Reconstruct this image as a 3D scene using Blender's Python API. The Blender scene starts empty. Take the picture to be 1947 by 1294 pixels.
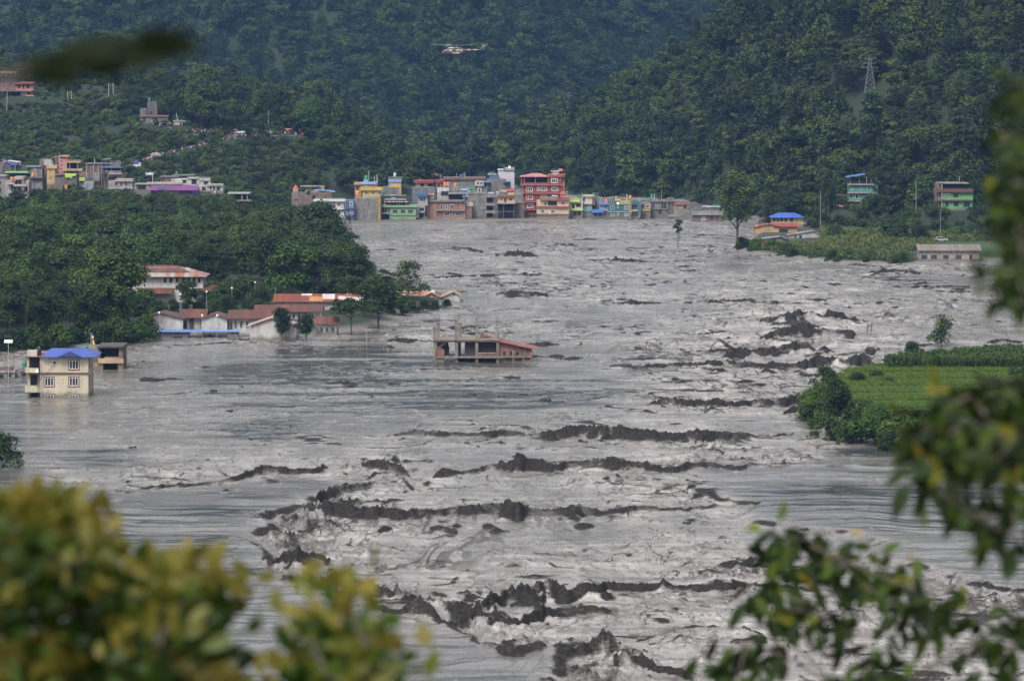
import bpy, bmesh, math, random
import numpy as np
from mathutils import Vector, Matrix, Euler

# ------------------------------------------------------------------ camera, sky, sun
SC = bpy.context.scene
COL = SC.collection
F, CX, HY, CAMZ = 7300.0, 973.5, 100.0, 60.6     # focal length, centre column and eye level in photo pixels; eye height in metres
R = math.radians

cam_d = bpy.data.cameras.new('camera')
cam = bpy.data.objects.new('camera', cam_d)
COL.objects.link(cam)
cam.location = (0, 0, CAMZ)
cam.rotation_euler = (R(90), 0, 0)
cam_d.sensor_width = 36.0
cam_d.lens = F / 1947.0 * 36.0
cam_d.shift_y = -(647.0 - HY) / 1947.0
cam_d.clip_start = 0.2
cam_d.clip_end = 20000
cam_d.dof.use_dof = True
cam_d.dof.focus_distance = 760
cam_d.dof.aperture_fstop = 6.8
SC.camera = cam

SUN_EL, SUN_AZ = 52.0, 205.0     # azimuth clockwise from +Y: behind the camera, a little to its left
wd = bpy.data.worlds.new('World')
SC.world = wd
wd.use_nodes = True
wn = wd.node_tree
wn.nodes.clear()
_o = wn.nodes.new('ShaderNodeOutputWorld')
_b = wn.nodes.new('ShaderNodeBackground')
_s = wn.nodes.new('ShaderNodeTexSky')
_h = wn.nodes.new('ShaderNodeHueSaturation')
_s.sky_type = 'NISHITA'
_s.sun_disc = False
_s.sun_elevation = R(SUN_EL)
_s.sun_rotation = R(SUN_AZ)
_s.air_density = 1.6
_s.dust_density = 6.0
_s.ozone_density = 1.0
_h.inputs['Saturation'].default_value = 0.05
_b.inputs['Strength'].default_value = 0.15
wn.links.new(_s.outputs[0], _h.inputs['Color'])
wn.links.new(_h.outputs[0], _b.inputs[0])
wn.links.new(_b.outputs[0], _o.inputs[0])

sun_d = bpy.data.lights.new('sun', 'SUN')
sun_d.energy = 2.2
sun_d.angle = R(14)
sun_d.color = (1.0, 0.96, 0.9)
sun = bpy.data.objects.new('sun', sun_d)
COL.objects.link(sun)
_el, _az = R(SUN_EL), R(SUN_AZ)
_dir = Vector((math.sin(_az) * math.cos(_el), math.cos(_az) * math.cos(_el), math.sin(_el)))
sun.rotation_euler = _dir.to_track_quat('Z', 'Y').to_euler()
sun.location = (0, -50, 400)

SC.view_settings.view_transform = 'Standard'
SC.view_settings.look = 'None'
SC.view_settings.gamma = 1.0
SC.view_settings.exposure = 0.42
SC.render.engine = 'CYCLES'
SC.cycles.use_denoising = True
SC.cycles.use_adaptive_sampling = False
SC.cycles.max_bounces = 6
SC.cycles.diffuse_bounces = 2
SC.cycles.glossy_bounces = 2
SC.cycles.transparent_max_bounces = 8
SC.cycles.volume_bounces = 0
SC.cycles.sample_clamp_indirect = 4.0

# ------------------------------------------------------------------ helpers
RNG = np.random.default_rng(7)
random.seed(7)

def WX(px, Y): return (px - CX) * Y / F
def WZ(py, Y): return CAMZ - (py - HY) * Y / F
def YW(py, z=0.0): return (CAMZ - z) * F / (py - HY)

def tag(o, label=None, cat=None, group=None, kind=None):
    if label: o['label'] = label
    if cat: o['category'] = cat
    if group: o['group'] = group
    if kind: o['kind'] = kind
    return o

def empty(name, loc, rz=0.0):
    o = bpy.data.objects.new(name, None)
    o.empty_display_size = 0.5
    COL.objects.link(o)
    o.location = loc
    o.rotation_euler = (0, 0, rz)
    return o

def link(name, me, parent=None, loc=None):
    o = bpy.data.objects.new(name, me)
    COL.objects.link(o)
    if parent is not None: o.parent = parent
    if loc is not None: o.location = loc
    return o

def copy_tree(o, parent=None):
    c = o.copy()
    COL.objects.link(c)
    if parent is not None: c.parent = parent
    for ch in list(o.children): copy_tree(ch, c)
    return c

def np_mesh(name, V, Q, mats, attrs=None, smooth=False, tri=False):
    """mesh from numpy: V (n,3), Q (m,k) equal-sized faces"""
    me = bpy.data.meshes.new(name)
    V = np.asarray(V, np.float32); Q = np.asarray(Q, np.int32)
    k = Q.shape[1]
    me.vertices.add(len(V)); me.vertices.foreach_set('co', V.ravel())
    me.loops.add(Q.size); me.loops.foreach_set('vertex_index', Q.ravel())
    me.polygons.add(len(Q))
    me.polygons.foreach_set('loop_start', np.arange(0, Q.size, k, dtype=np.int32))
    if smooth: me.polygons.foreach_set('use_smooth', np.ones(len(Q), bool))
    else: me.polygons.foreach_set('use_smooth', np.zeros(len(Q), bool))
    for a, v in (attrs or {}).items():
        v = np.asarray(v, np.float32)
        if v.ndim == 1:
            at = me.attributes.new(a, 'FLOAT', 'POINT'); at.data.foreach_set('value', v)
        else:
            at = me.attributes.new(a, 'FLOAT_VECTOR', 'POINT'); at.data.foreach_set('vector', v.ravel())
    for m in (mats if isinstance(mats, (list, tuple)) else [mats]): me.materials.append(m)
    me.update(calc_edges=True)
    me.validate()
    return me

class MB:
    """collects faces, built as ONE mesh"""
    def __init__(s): s.v = []; s.f = []; s.m = []
    def add(s, vs, fs, mi=0):
        b = len(s.v); s.v += [tuple(p) for p in vs]
        for f in fs: s.f.append(tuple(i + b for i in f)); s.m.append(mi)
        return s
    def box(s, x0, x1, y0, y1, z0, z1, mi=0):
        v = [(x0,y0,z0),(x1,y0,z0),(x1,y1,z0),(x0,y1,z0),(x0,y0,z1),(x1,y0,z1),(x1,y1,z1),(x0,y1,z1)]
        return s.add(v, [(0,3,2,1),(4,5,6,7),(0,1,5,4),(1,2,6,5),(2,3,7,6),(3,0,4,7)], mi)
    def tube(s, pts, radii, n=8, mi=0, cap=True):
        pts = [Vector(p) for p in pts]
        if not hasattr(radii, '__len__'): radii = [radii] * len(pts)
        rings = []
        for i, p in enumerate(pts):
            d = (pts[min(i+1, len(pts)-1)] - pts[max(i-1, 0)])
            if d.length < 1e-9: d = Vector((0,0,1))
            d.normalize()
            a = d.cross(Vector((0,0,1)))
            if a.length < 1e-3: a = d.cross(Vector((1,0,0)))
            a.normalize(); b = d.cross(a)
            rings.append([p + (a*math.cos(t) + b*math.sin(t))*radii[i] for t in [2*math.pi*k/n for k in range(n)]])
        v = [q for r in rings for q in r]; f = []
        for i in range(len(pts)-1):
            for k in range(n):
                k2 = (k+1) % n
                f.append((i*n+k, i*n+k2, (i+1)*n+k2, (i+1)*n+k))
        if cap:
            f.append(tuple(range(n))); f.append(tuple((len(pts)-1)*n + k for k in reversed(range(n))))
        return s.add(v, f, mi)
    def lathe(s, prof, n=12, mi=0, c=(0,0,0)):
        v = []; f = []
        for r, z in prof:
            for k in range(n):
                t = 2*math.pi*k/n; v.append((c[0]+r*math.cos(t), c[1]+r*math.sin(t), c[2]+z))
        for i in range(len(prof)-1):
            for k in range(n):
                k2 = (k+1) % n
                f.append((i*n+k, i*n+k2, (i+1)*n+k2, (i+1)*n+k))
        f.append(tuple(reversed(range(n)))); f.append(tuple((len(prof)-1)*n+k for k in range(n)))
        return s.add(v, f, mi)
    def prism(s, poly, d0, d1, axis='y', mi=0):
        """poly: 2D points (a,b); extruded along axis from d0 to d1. axis y: (x,z); axis x: (y,z); axis z: (x,y)"""
        n = len(poly)
        def P(a, b, d): return {'y': (a, d, b), 'x': (d, a, b), 'z': (a, b, d)}[axis]
        v = [P(a, b, d0) for a, b in poly] + [P(a, b, d1) for a, b in poly]
        f = [tuple(range(n)), tuple(reversed(range(n, 2*n)))]
        for i in range(n):
            j = (i+1) % n; f.append((i, i+n, j+n, j))
        return s.add(v, f, mi)
    def mesh(s, name, mats, smooth=False):
        me = bpy.data.meshes.new(name)
        me.from_pydata(s.v, [], s.f)
        for m in (mats if isinstance(mats, (list, tuple)) else [mats]): me.materials.append(m)
        if any(s.m): me.polygons.foreach_set('material_index', s.m)
        me.update()
        bm = bmesh.new(); bm.from_mesh(me)
        bmesh.ops.recalc_face_normals(bm, faces=bm.faces)
        bm.to_mesh(me); bm.free()
        if smooth:
            me.polygons.foreach_set('use_smooth', [True]*len(me.polygons))
        return me
    def build(s, name, mats, parent=None, loc=None, smooth=False):
        return link(name, s.mesh(name, mats, smooth), parent, loc)

def hsh(ix, iy, seed):
    h = ix.astype(np.uint32) * np.uint32(374761393) + iy.astype(np.uint32) * np.uint32(668265263) + np.uint32((seed * 2246822519 + 12345) & 0xffffffff)
    h = (h ^ (h >> np.uint32(13))) * np.uint32(1274126177)
    h = (h ^ (h >> np.uint32(15))) * np.uint32(2654435761)
    h = h ^ (h >> np.uint32(16))
    return h.astype(np.float32) / np.float32(4294967296.0)

def vn(x, y, seed=0):
    """value noise 0..1"""
    x = np.asarray(x, np.float64); y = np.asarray(y, np.float64)
    fx = np.floor(x); fy = np.floor(y)
    ix = fx.astype(np.int64) & 0xffffffff; iy = fy.astype(np.int64) & 0xffffffff
    tx = (x - fx).astype(np.float32); ty = (y - fy).astype(np.float32)
    tx = tx*tx*tx*(tx*(tx*6-15)+10); ty = ty*ty*ty*(ty*(ty*6-15)+10)
    a = hsh(ix, iy, seed); b = hsh(ix+1, iy, seed); c = hsh(ix, iy+1, seed); d = hsh(ix+1, iy+1, seed)
    return a + (b-a)*tx + (c-a)*ty + (a-b-c+d)*tx*ty

def fbm(x, y, seed=0, o=3, lac=2.03, g=0.5):
    t = 0; A = 1; S = 0
    for i in range(o):
        t = t + A*vn(x, y, seed+i*17); S += A; A *= g; x = x*lac+11.3; y = y*lac-7.1
    return t / S

def ridge(x, y, seed=0, o=2):
    t = 0; A = 1; S = 0
    for i in range(o):
        t = t + A*(1-np.abs(2*vn(x, y, seed+i*31)-1)); S += A; A *= .5; x = x*2.1+3.3; y = y*2.1+9.7
    return t / S

def sstep(a, b, x):
    t = np.clip((x-a)/(b-a), 0, 1); return t*t*(3-2*t)

def sdf(poly, X, Yv):
    """signed distance to a polygon, positive inside"""
    d = np.full(X.shape, 1e9); ins = np.zeros(X.shape, bool)
    n = len(poly)
    for i in range(n):
        ax, ay = poly[i]; bx, by = poly[(i+1) % n]
        ex, ey = bx-ax, by-ay
        t = np.clip(((X-ax)*ex + (Yv-ay)*ey) / (ex*ex+ey*ey+1e-12), 0, 1)
        d = np.minimum(d, (X-ax-t*ex)**2 + (Yv-ay-t*ey)**2)
        c = ((ay > Yv) != (by > Yv)) & (X < (bx-ax)*(Yv-ay)/(by-ay+1e-12)+ax)
        ins ^= c
    d = np.sqrt(d)
    return np.where(ins, d, -d)

# ------------------------------------------------------------------ materials
MATS = {}
def N(nt, typ, **kw):
    n = nt.nodes.new(typ)
    for k, v in kw.items():
        if k.startswith('i_'): n.inputs[k[2:].replace('_', ' ')].default_value = v
        else: setattr(n, k, v)
    return n

def base_mat(name):
    m = bpy.data.materials.new(name); m.use_nodes = True
    nt = m.node_tree
    return m, nt, nt.nodes['Principled BSDF']

def ramp(nt, stops):
    r = nt.nodes.new('ShaderNodeValToRGB')
    e = r.color_ramp.elements
    while len(e) > 1: e.remove(e[-1])
    e[0].position = stops[0][0]; e[0].color = (*stops[0][1], 1)
    for p, c in stops[1:]:
        q = e.new(p); q.color = (*c, 1)
    return r

def mix(nt, fac, a, b, blend='MIX'):
    m = nt.nodes.new('ShaderNodeMix'); m.data_type = 'RGBA'; m.blend_type = blend
    for sock, v in ((m.inputs[0], fac), (m.inputs[6], a), (m.inputs[7], b)):
        if isinstance(v, bpy.types.NodeSocket): nt.links.new(v, sock)
        elif isinstance(v, (tuple, list)): sock.default_value = (*v, 1) if len(v) == 3 else v
        else: sock.default_value = v
    return m.outputs[2]

def objco(nt):
    return nt.nodes.new('ShaderNodeTexCoord').outputs['Object']

def mapping(nt, co, scale):
    m = nt.nodes.new('ShaderNodeMapping'); m.inputs['Scale'].default_value = scale
    nt.links.new(co, m.inputs[0]); return m.outputs[0]

def noise(nt, co, scale, detail=4, rough=.6):
    n = nt.nodes.new('ShaderNodeTexNoise'); n.inputs['Scale'].default_value = scale
    n.inputs['Detail'].default_value = detail; n.inputs['Roughness'].default_value = rough
    nt.links.new(co, n.inputs['Vector']); return n.outputs[0]

def dark(c, k): return tuple(x*k for x in c)

def worn(c, k=.72, s=.80):
    g = sum(c)/3
    return tuple(k*(g + (x-g)*s) for x in c)

def tide(nt, co, col):
    """muddy flood splashes on the lowest metre of a wall"""
    sx = nt.nodes.new('ShaderNodeSeparateXYZ'); nt.links.new(co, sx.inputs[0])
    n = noise(nt, mapping(nt, co, (1.2,1.2,.5)), 1.0, 5, .7)
    a = N(nt, 'ShaderNodeMath', operation='MULTIPLY_ADD'); a.inputs[1].default_value = -2.6
    nt.links.new(n, a.inputs[0]); nt.links.new(sx.outputs[2], a.inputs[2])
    r = nt.nodes.new('ShaderNodeMapRange'); r.inputs[1].default_value = -.15; r.inputs[2].default_value = -1.0; r.inputs[4].default_value = .85
    nt.links.new(a.outputs[0], r.inputs[0])
    return mix(nt, r.outputs[0], col, (.10,.085,.07))

def plaster(c, wear=.45, key=None):
    c = worn(c)
    k = ('pl', c, wear)
    if k in MATS: return MATS[k]
    m, nt, p = base_mat('painted_plaster')
    co = objco(nt)
    st = noise(nt, mapping(nt, co, (.9, .9, .22)), 1.0, 5, .65)      # streaks of damp running down
    r = ramp(nt, [(.33, (0,0,0)), (.62, (1,1,1))]); nt.links.new(st, r.inputs[0])
    f = noise(nt, co, 3.0, 4)
    c1 = mix(nt, r.outputs[0], c, tuple(x*(1-wear)*.9+.07*wear for x in c))
    r2 = ramp(nt, [(.3, (.80,.80,.80)), (.7, (1.08,1.08,1.08))]); nt.links.new(f, r2.inputs[0])
    nt.links.new(tide(nt, co, mix(nt, 1.0, c1, r2.outputs[0], 'MULTIPLY')), p.inputs['Base Color'])
    p.inputs['Roughness'].default_value = .85
    MATS[k] = m; return m

def concrete(c=(.24,.23,.22), key=None):
    k = ('co', c)
    if k in MATS: return MATS[k]
    c = worn(c, .74, .95)
    m, nt, p = base_mat('raw_concrete')
    co = objco(nt)
    a = noise(nt, mapping(nt, co, (.5,.5,.5)), 1.3, 6, .7)
    st = noise(nt, mapping(nt, co, (1.6,1.6,.18)), 1.0, 4, .6)
    r = ramp(nt, [(.3, dark(c,.55)), (.5, c), (.75, tuple(min(1,x*1.35) for x in c))]); nt.links.new(a, r.inputs[0])
    r2 = ramp(nt, [(.35, (.6,.6,.6)), (.65, (1.05,1.05,1.05))]); nt.links.new(st, r2.inputs[0])
    cc = mix(nt, 1.0, r.outputs[0], r2.outputs[0], 'MULTIPLY')
    nt.links.new(tide(nt, co, cc), p.inputs['Base Color']); p.inputs['Roughness'].default_value = .95
    MATS[k] = m; return m

def brick(c=(.26,.09,.055), mortar=(.26,.23,.2), scale=1.0):
    k = ('br', c, mortar, scale)
    if k in MATS: return MATS[k]
    c = worn(c, .80, .88); mortar = worn(mortar, .7, .9)
    m, nt, p = base_mat('brickwork')
    co = objco(nt)
    mp = nt.nodes.new('ShaderNodeMapping'); mp.inputs['Rotation'].default_value = (R(90), 0, 0)
    nt.links.new(co, mp.inputs[0])
    b = nt.nodes.new('ShaderNodeTexBrick')
    b.inputs['Scale'].default_value = scale
    b.inputs['Brick Width'].default_value = .45; b.inputs['Row Height'].default_value = .2
    b.inputs['Mortar Size'].default_value = .03
    b.inputs['Color1'].default_value = (*c, 1); b.inputs['Color2'].default_value = (*dark(c,.7), 1); b.inputs['Mortar'].default_value = (*mortar, 1)
    nt.links.new(mp.outputs[0], b.inputs['Vector'])
    a = noise(nt, co, .8, 5, .65)
    r = ramp(nt, [(.3, (.5,.5,.5)), (.7, (1.15,1.15,1.15))]); nt.links.new(a, r.inputs[0])
    nt.links.new(tide(nt, co, mix(nt, 1.0, b.outputs[0], r.outputs[0], 'MULTIPLY')), p.inputs['Base Color'])
    p.inputs['Roughness'].default_value = .95
    MATS[k] = m; return m

def roofing(c, c2=None, amt=.5, axis=0, pitch=.75, rough=.55):
    """corrugated sheet, patches of c2 (rust, fading)"""
    c = worn(c, .72, .9); c2 = worn(c2, .8, .95) if c2 else None
    k = ('rf', c, c2, amt, axis, pitch)
    if k in MATS: return MATS[k]
    m, nt, p = base_mat('corrugated_sheet')
    co = objco(nt)
    sx = nt.nodes.new('ShaderNodeSeparateXYZ'); nt.links.new(co, sx.inputs[0])
    # sheets: bands across the roof, each with its own age
    ma = N(nt, 'ShaderNodeMath', operation='MULTIPLY'); ma.inputs[1].default_value = 1/pitch
    nt.links.new(sx.outputs[axis], ma.inputs[0])
    fl = N(nt, 'ShaderNodeMath', operation='FLOOR'); nt.links.new(ma.outputs[0], fl.inputs[0])
    wn_ = nt.nodes.new('ShaderNodeTexWhiteNoise'); wn_.noise_dimensions = '1D'; nt.links.new(fl.outputs[0], wn_.inputs['W'])
    a = noise(nt, mapping(nt, co, (1.2,1.2,1.2)), .9, 6, .7)
    ad = N(nt, 'ShaderNodeMath', operation='MULTIPLY_ADD'); ad.inputs[1].default_value = .35
    nt.links.new(wn_.outputs[0], ad.inputs[0]); nt.links.new(a, ad.inputs[2])
    lo = .95 - amt*.75
    r = ramp(nt, [(max(.02, lo-.12), c), (min(.98, lo+.1), c2 or dark(c,.7))]); nt.links.new(ad.outputs[0], r.inputs[0])
    f = noise(nt, co, 4.0, 3)
    r2 = ramp(nt, [(.3, (.75,.75,.75)), (.7, (1.15,1.15,1.15))]); nt.links.new(f, r2.inputs[0])
    nt.links.new(mix(nt, 1.0, r.outputs[0], r2.outputs[0], 'MULTIPLY'), p.inputs['Base Color'])
    wv = N(nt, 'ShaderNodeMath', operation='SINE'); m3 = N(nt, 'ShaderNodeMath', operation='MULTIPLY'); m3.inputs[1].default_value = 2*math.pi/.25
    nt.links.new(sx.outputs[axis], m3.inputs[0]); nt.links.new(m3.outputs[0], wv.inputs[0])
    bp = nt.nodes.new('ShaderNodeBump'); bp.inputs['Strength'].default_value = .35; bp.inputs['Distance'].default_value = .03
    nt.links.new(wv.outputs[0], bp.inputs['Height']); nt.links.new(bp.outputs[0], p.inputs['Normal'])
    p.inputs['Roughness'].default_value = rough
    MATS[k] = m; return m

def paint(c, rough=.6, metal=0.0, var=.2):
    c = worn(c, .86, .92)
    k = ('pa', c, rough, metal)
    if k in MATS: return MATS[k]
    m, nt, p = base_mat('paint')
    f = noise(nt, objco(nt), 2.5, 4)
    r = ramp(nt, [(.3, dark(c, 1-var)), (.7, tuple(min(1, x*(1+var*.5)) for x in c))]); nt.links.new(f, r.inputs[0])
    nt.links.new(r.outputs[0], p.inputs['Base Color'])
    p.inputs['Roughness'].default_value = rough; p.inputs['Metallic'].default_value = metal
    MATS[k] = m; return m

def glass_mat():
    if 'glass' in MATS: return MATS['glass']
    m, nt, p = base_mat('dark_window_glass')
    f = noise(nt, objco(nt), 1.2, 2)
    r = ramp(nt, [(.35, (.008,.01,.014)), (.7, (.035,.04,.05))]); nt.links.new(f, r.inputs[0])
    nt.links.new(r.outputs[0], p.inputs['Base Color'])
    p.inputs['Roughness'].default_value = .12
    MATS['glass'] = m; return m

def leaf_mat(name, c, c2, var=.35, trans=.25, rough=.6, hue2=None):
    """foliage: the vertex value tint runs from c to c2, every plant a little different"""
    m, nt, p = base_mat(name)
    at = nt.nodes.new('ShaderNodeAttribute'); at.attribute_name = 'tint'
    oi = nt.nodes.new('ShaderNodeObjectInfo')
    r = ramp(nt, [(0, c), (1, c2)]); nt.links.new(at.outputs['Fac'], r.inputs[0])
    rr = ramp(nt, [(0, tuple([1-var]*3)), (.5, (1, 1, 1)), (1, hue2 or (1+var*.9, 1+var*.7, 1-var*.2))]); nt.links.new(oi.outputs['Random'], rr.inputs[0])
    cc = mix(nt, 1.0, r.outputs[0], rr.outputs[0], 'MULTIPLY')
    nt.links.new(cc, p.inputs['Base Color'])
    p.inputs['Roughness'].default_value = rough
    p.inputs['Specular IOR Level'].default_value = .25
    if trans > 0:
        tr = nt.nodes.new('ShaderNodeBsdfTranslucent'); nt.links.new(cc, tr.inputs[0])
        ms = nt.nodes.new('ShaderNodeMixShader'); ms.inputs[0].default_value = trans
        nt.links.new(p.outputs[0], ms.inputs[1]); nt.links.new(tr.outputs[0], ms.inputs[2])
        nt.links.new(ms.outputs[0], nt.nodes['Material Output'].inputs[0])
    return m

def bark_mat():
    if 'bark' in MATS: return MATS['bark']
    m, nt, p = base_mat('bark')
    f = noise(nt, mapping(nt, objco(nt), (3,3,.6)), 2.0, 5)
    r = ramp(nt, [(.3, (.03,.024,.018)), (.7, (.11,.09,.07))]); nt.links.new(f, r.inputs[0])
    nt.links.new(r.outputs[0], p.inputs['Base Color']); p.inputs['Roughness'].default_value = .95
    MATS['bark'] = m; return m
# ------------------------------------------------------------------ the lie of the land
def PW(pts, z=0.0):
    """photo points on the water plane -> (x, y) in metres"""
    return [(WX(px, YW(py, z)), YW(py, z)) for px, py in pts]
def PY(pts):
    return [(WX(px, Y), Y) for px, Y in pts]

LEFT_LAND = PW([(-700,672),(0,672),(120,664),(250,655),(290,640),(420,642),(470,640),(560,644),(640,632),(740,620),(800,588),(880,572),(870,562),(790,545),(740,520),(690,485),(672,455),(655,432),(560,415),(0,400),(-700,400)])
RIGHT_LAND = PW([(1405,476),(1450,484),(1600,500),(1750,504),(1950,505),(2300,508),(3200,510),(3200,402),(2000,402),(1640,416),(1590,428),(1530,434),(1440,440),(1425,452)])
ISLAND = PW([(1528,760),(1536,790),(1562,822),(1640,832),(1722,848),(1850,874),(1960,884),(2150,890),(2150,700),(1980,704),(1850,712),(1700,722),(1640,728),(1580,738),(1545,745)])
TOWN_BANK = PW([(600,432),(700,428),(900,421),(1080,418),(1290,411),(1290,392),(1100,386),(600,386)])

RT = np.array([(-3000,9000),(880,2100),(950,1760),(1000,1650),(1100,1600),(1300,1570),(1400,1430),(1500,1370),(1600,1330),(1750,1285),(1947,1200),(2300,1050),(3600,800)], float)
RR = np.array([(880,-6),(950,2),(1000,10),(1100,20),(1200,33),(1300,52),(1400,68),(1480,88),(1600,125),(1947,190),(2300,220),(3600,220)], float)
LT = np.array([(-1500,2200),(700,2200),(900,2230),(1000,2260),(1200,2400),(1400,2600),(1700,2900),(3600,2900)], float)
LR = np.array([(-1500,390),(600,380),(1000,300),(1200,210),(1300,160),(1380,94),(1440,40),(1520,0),(1700,-6),(3600,-6)], float)  # crest out of view on the left raised to darken the water's reflection
KR = np.array([(-1500,46),(0,48),(200,46),(400,40),(500,36),(600,31),(700,20),(800,9),(860,1),(930,-6),(3600,-6)], float)
KT = np.array([(-1500,1330),(0,1390),(400,1410),(560,1420),(800,1480),(900,1520),(3600,1520)], float)
PADS = []          # (x, y, z, r): level ground for a building on the slope

def land(X, Y):
    X = np.asarray(X, float); Y = np.asarray(Y, float)
    P = CX + F * X / np.maximum(Y, 60.0)
    H = np.full(X.shape, -4.0)
    d = sdf(LEFT_LAND, X, Y); H = np.maximum(H, np.clip(d*.16, -4, 1.4) + np.clip((d-25)*.012, 0, 1.5))
    d = sdf(RIGHT_LAND, X, Y); H = np.maximum(H, np.clip(d*.25, -4, .8) + np.clip((d-10)*.028, 0, 7) * sstep(1480, 1640, P))
    d = sdf(TOWN_BANK, X, Y); H = np.maximum(H, np.clip(d*.1, -4, .5))
    d = sdf(ISLAND, X, Y)
    t = np.clip(d, 0, 40)
    H = np.maximum(H, np.clip(d*.55, -4, 2.0) + np.clip(np.floor((Y-615)/11.5), 0, 9)*.24*(d > 3))
    n1 = fbm(X/95, Y/120, 3, 3) - .5; n2 = fbm(X/38, Y/45, 9, 3) - .5
    # knoll behind the left-hand town
    t = Y - np.interp(P, KT[:,0], KT[:,1]); rk = np.interp(P, KR[:,0], KR[:,1])
    k = np.minimum(t*.22, rk + 2*n2) ; k = k - np.maximum(0, Y-1660)*.3
    H = np.maximum(H, np.where(t > 0, k + n2*4*sstep(0, 60, t), -4))
    # steep wooded hill on the right
    t = Y - np.interp(P, RT[:,0], RT[:,1]); rr = np.interp(P, RR[:,0], RR[:,1])
    w = 14.0
    a, b = t*.42, rr
    k = -w*np.log(np.exp(-np.clip(a, -300, 500)/w) + np.exp(-np.clip(b, -300, 500)/w))
    k = k - np.maximum(0, t-620)*.5
    H = np.maximum(H, np.where(t > -40, k + (n1*26 + n2*10)*sstep(0, 150, t), -4))
    # long hill closing the valley on the left, and the far one
    t = Y - np.interp(P, LT[:,0], LT[:,1]); rl = np.interp(P, LR[:,0], LR[:,1])
    k = np.minimum(t*.55, rl)
    H = np.maximum(H, np.where(t > -40, k + (n1*50 + n2*16)*sstep(0, 160, t), -4))
    t = Y - 1790      # low wooded spur shutting off the bend of the river
    H = np.maximum(H, np.where(t > 0, np.minimum(t*.25, 7.5 + 6*n2) - np.maximum(0, t-160)*.3, -4)*sstep(760, 830, P)*sstep(1120, 1040, P) - 4*(1-sstep(760, 830, P)*sstep(1120, 1040, P)))
    t = Y - 3300
    H = np.maximum(H, np.where(t > 0, np.minimum(t*.5, 190) + n1*40*sstep(0, 200, t), -4))
    # the slope the photographer stands on
    H = np.maximum(H, 58.9 - .5*np.maximum(Y, 0) + .25*(n2))
    for x, y, z, r in PADS:
        dd = np.hypot(X-x, Y-y)
        H = H + (z - H) * (1 - sstep(r, r*1.9, dd))
    return H

def ground_z(x, y): return float(land(np.array([x]), np.array([y]))[0])

def soil_mat():
    m, nt, p = base_mat('ground_cover')
    ge = nt.nodes.new('ShaderNodeNewGeometry')
    co = ge.outputs['Position']
    a = noise(nt, co, .06, 6, .65); b = noise(nt, co, .9, 4, .6)
    r = ramp(nt, [(.3, (.006,.014,.005)), (.5, (.010,.021,.006)), (.66, (.016,.029,.009)), (.80, (.030,.027,.018))]); nt.links.new(a, r.inputs[0])
    r2 = ramp(nt, [(.3, (.55,.55,.55)), (.7, (1.25,1.25,1.25))]); nt.links.new(b, r2.inputs[0])
    c = mix(nt, 1.0, r.outputs[0], r2.outputs[0], 'MULTIPLY')
    sx = nt.nodes.new('ShaderNodeSeparateXYZ'); nt.links.new(co, sx.inputs[0])
    mr = nt.nodes.new('ShaderNodeMapRange'); mr.inputs[1].default_value = .25; mr.inputs[2].default_value = .9; nt.links.new(sx.outputs[2], mr.inputs[0])
    at = nt.nodes.new('ShaderNodeAttribute'); at.attribute_name = 'paddy'
    c = mix(nt, at.outputs['Fac'], c, mix(nt, b, (.022,.055,.008), (.045,.09,.012)))
    nt.links.new(mix(nt, mr.outputs[0], (.13,.12,.11), c), p.inputs['Base Color'])
    p.inputs['Roughness'].default_value = .95
    return m

def make_ground():
    us = np.concatenate([np.linspace(-2600, -300, 90), np.linspace(-290, 2240, 430), np.linspace(2260, 4600, 90)])
    ys = np.concatenate([np.linspace(-40, 60, 26), np.geomspace(64, 560, 60), np.linspace(566, 740, 190), np.linspace(745, 2300, 340), np.geomspace(2310, 6500, 90)])
    U, Yv = np.meshgrid(us, ys)
    X = (U - CX) / F * (Yv + 170.0)
    H = land(X, Yv)
    nr, nc = U.shape
    i = np.arange(nr*nc).reshape(nr, nc)
    Q = np.stack([i[:-1,:-1], i[:-1,1:], i[1:,1:], i[1:,:-1]], -1).reshape(-1, 4)
    fr = np.mod((Yv-615)/11.5, 1)
    pad = ((sdf(ISLAND, X, Yv) > 2) & (fr > .20) & (fr < .98)).astype(np.float32)
    pp = CX + F*X/np.maximum(Yv, 60)
    pad = np.maximum(pad, .55*sstep(1740, 1830, pp + 60*(fbm(X/12, Yv/25, 33, 3)-.5))*(sdf(RIGHT_LAND, X, Yv) > 2)*(Yv < 1215))
    return np.stack([X, Yv, H], -1).reshape(-1, 3), Q, {'paddy': pad.ravel()}

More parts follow.
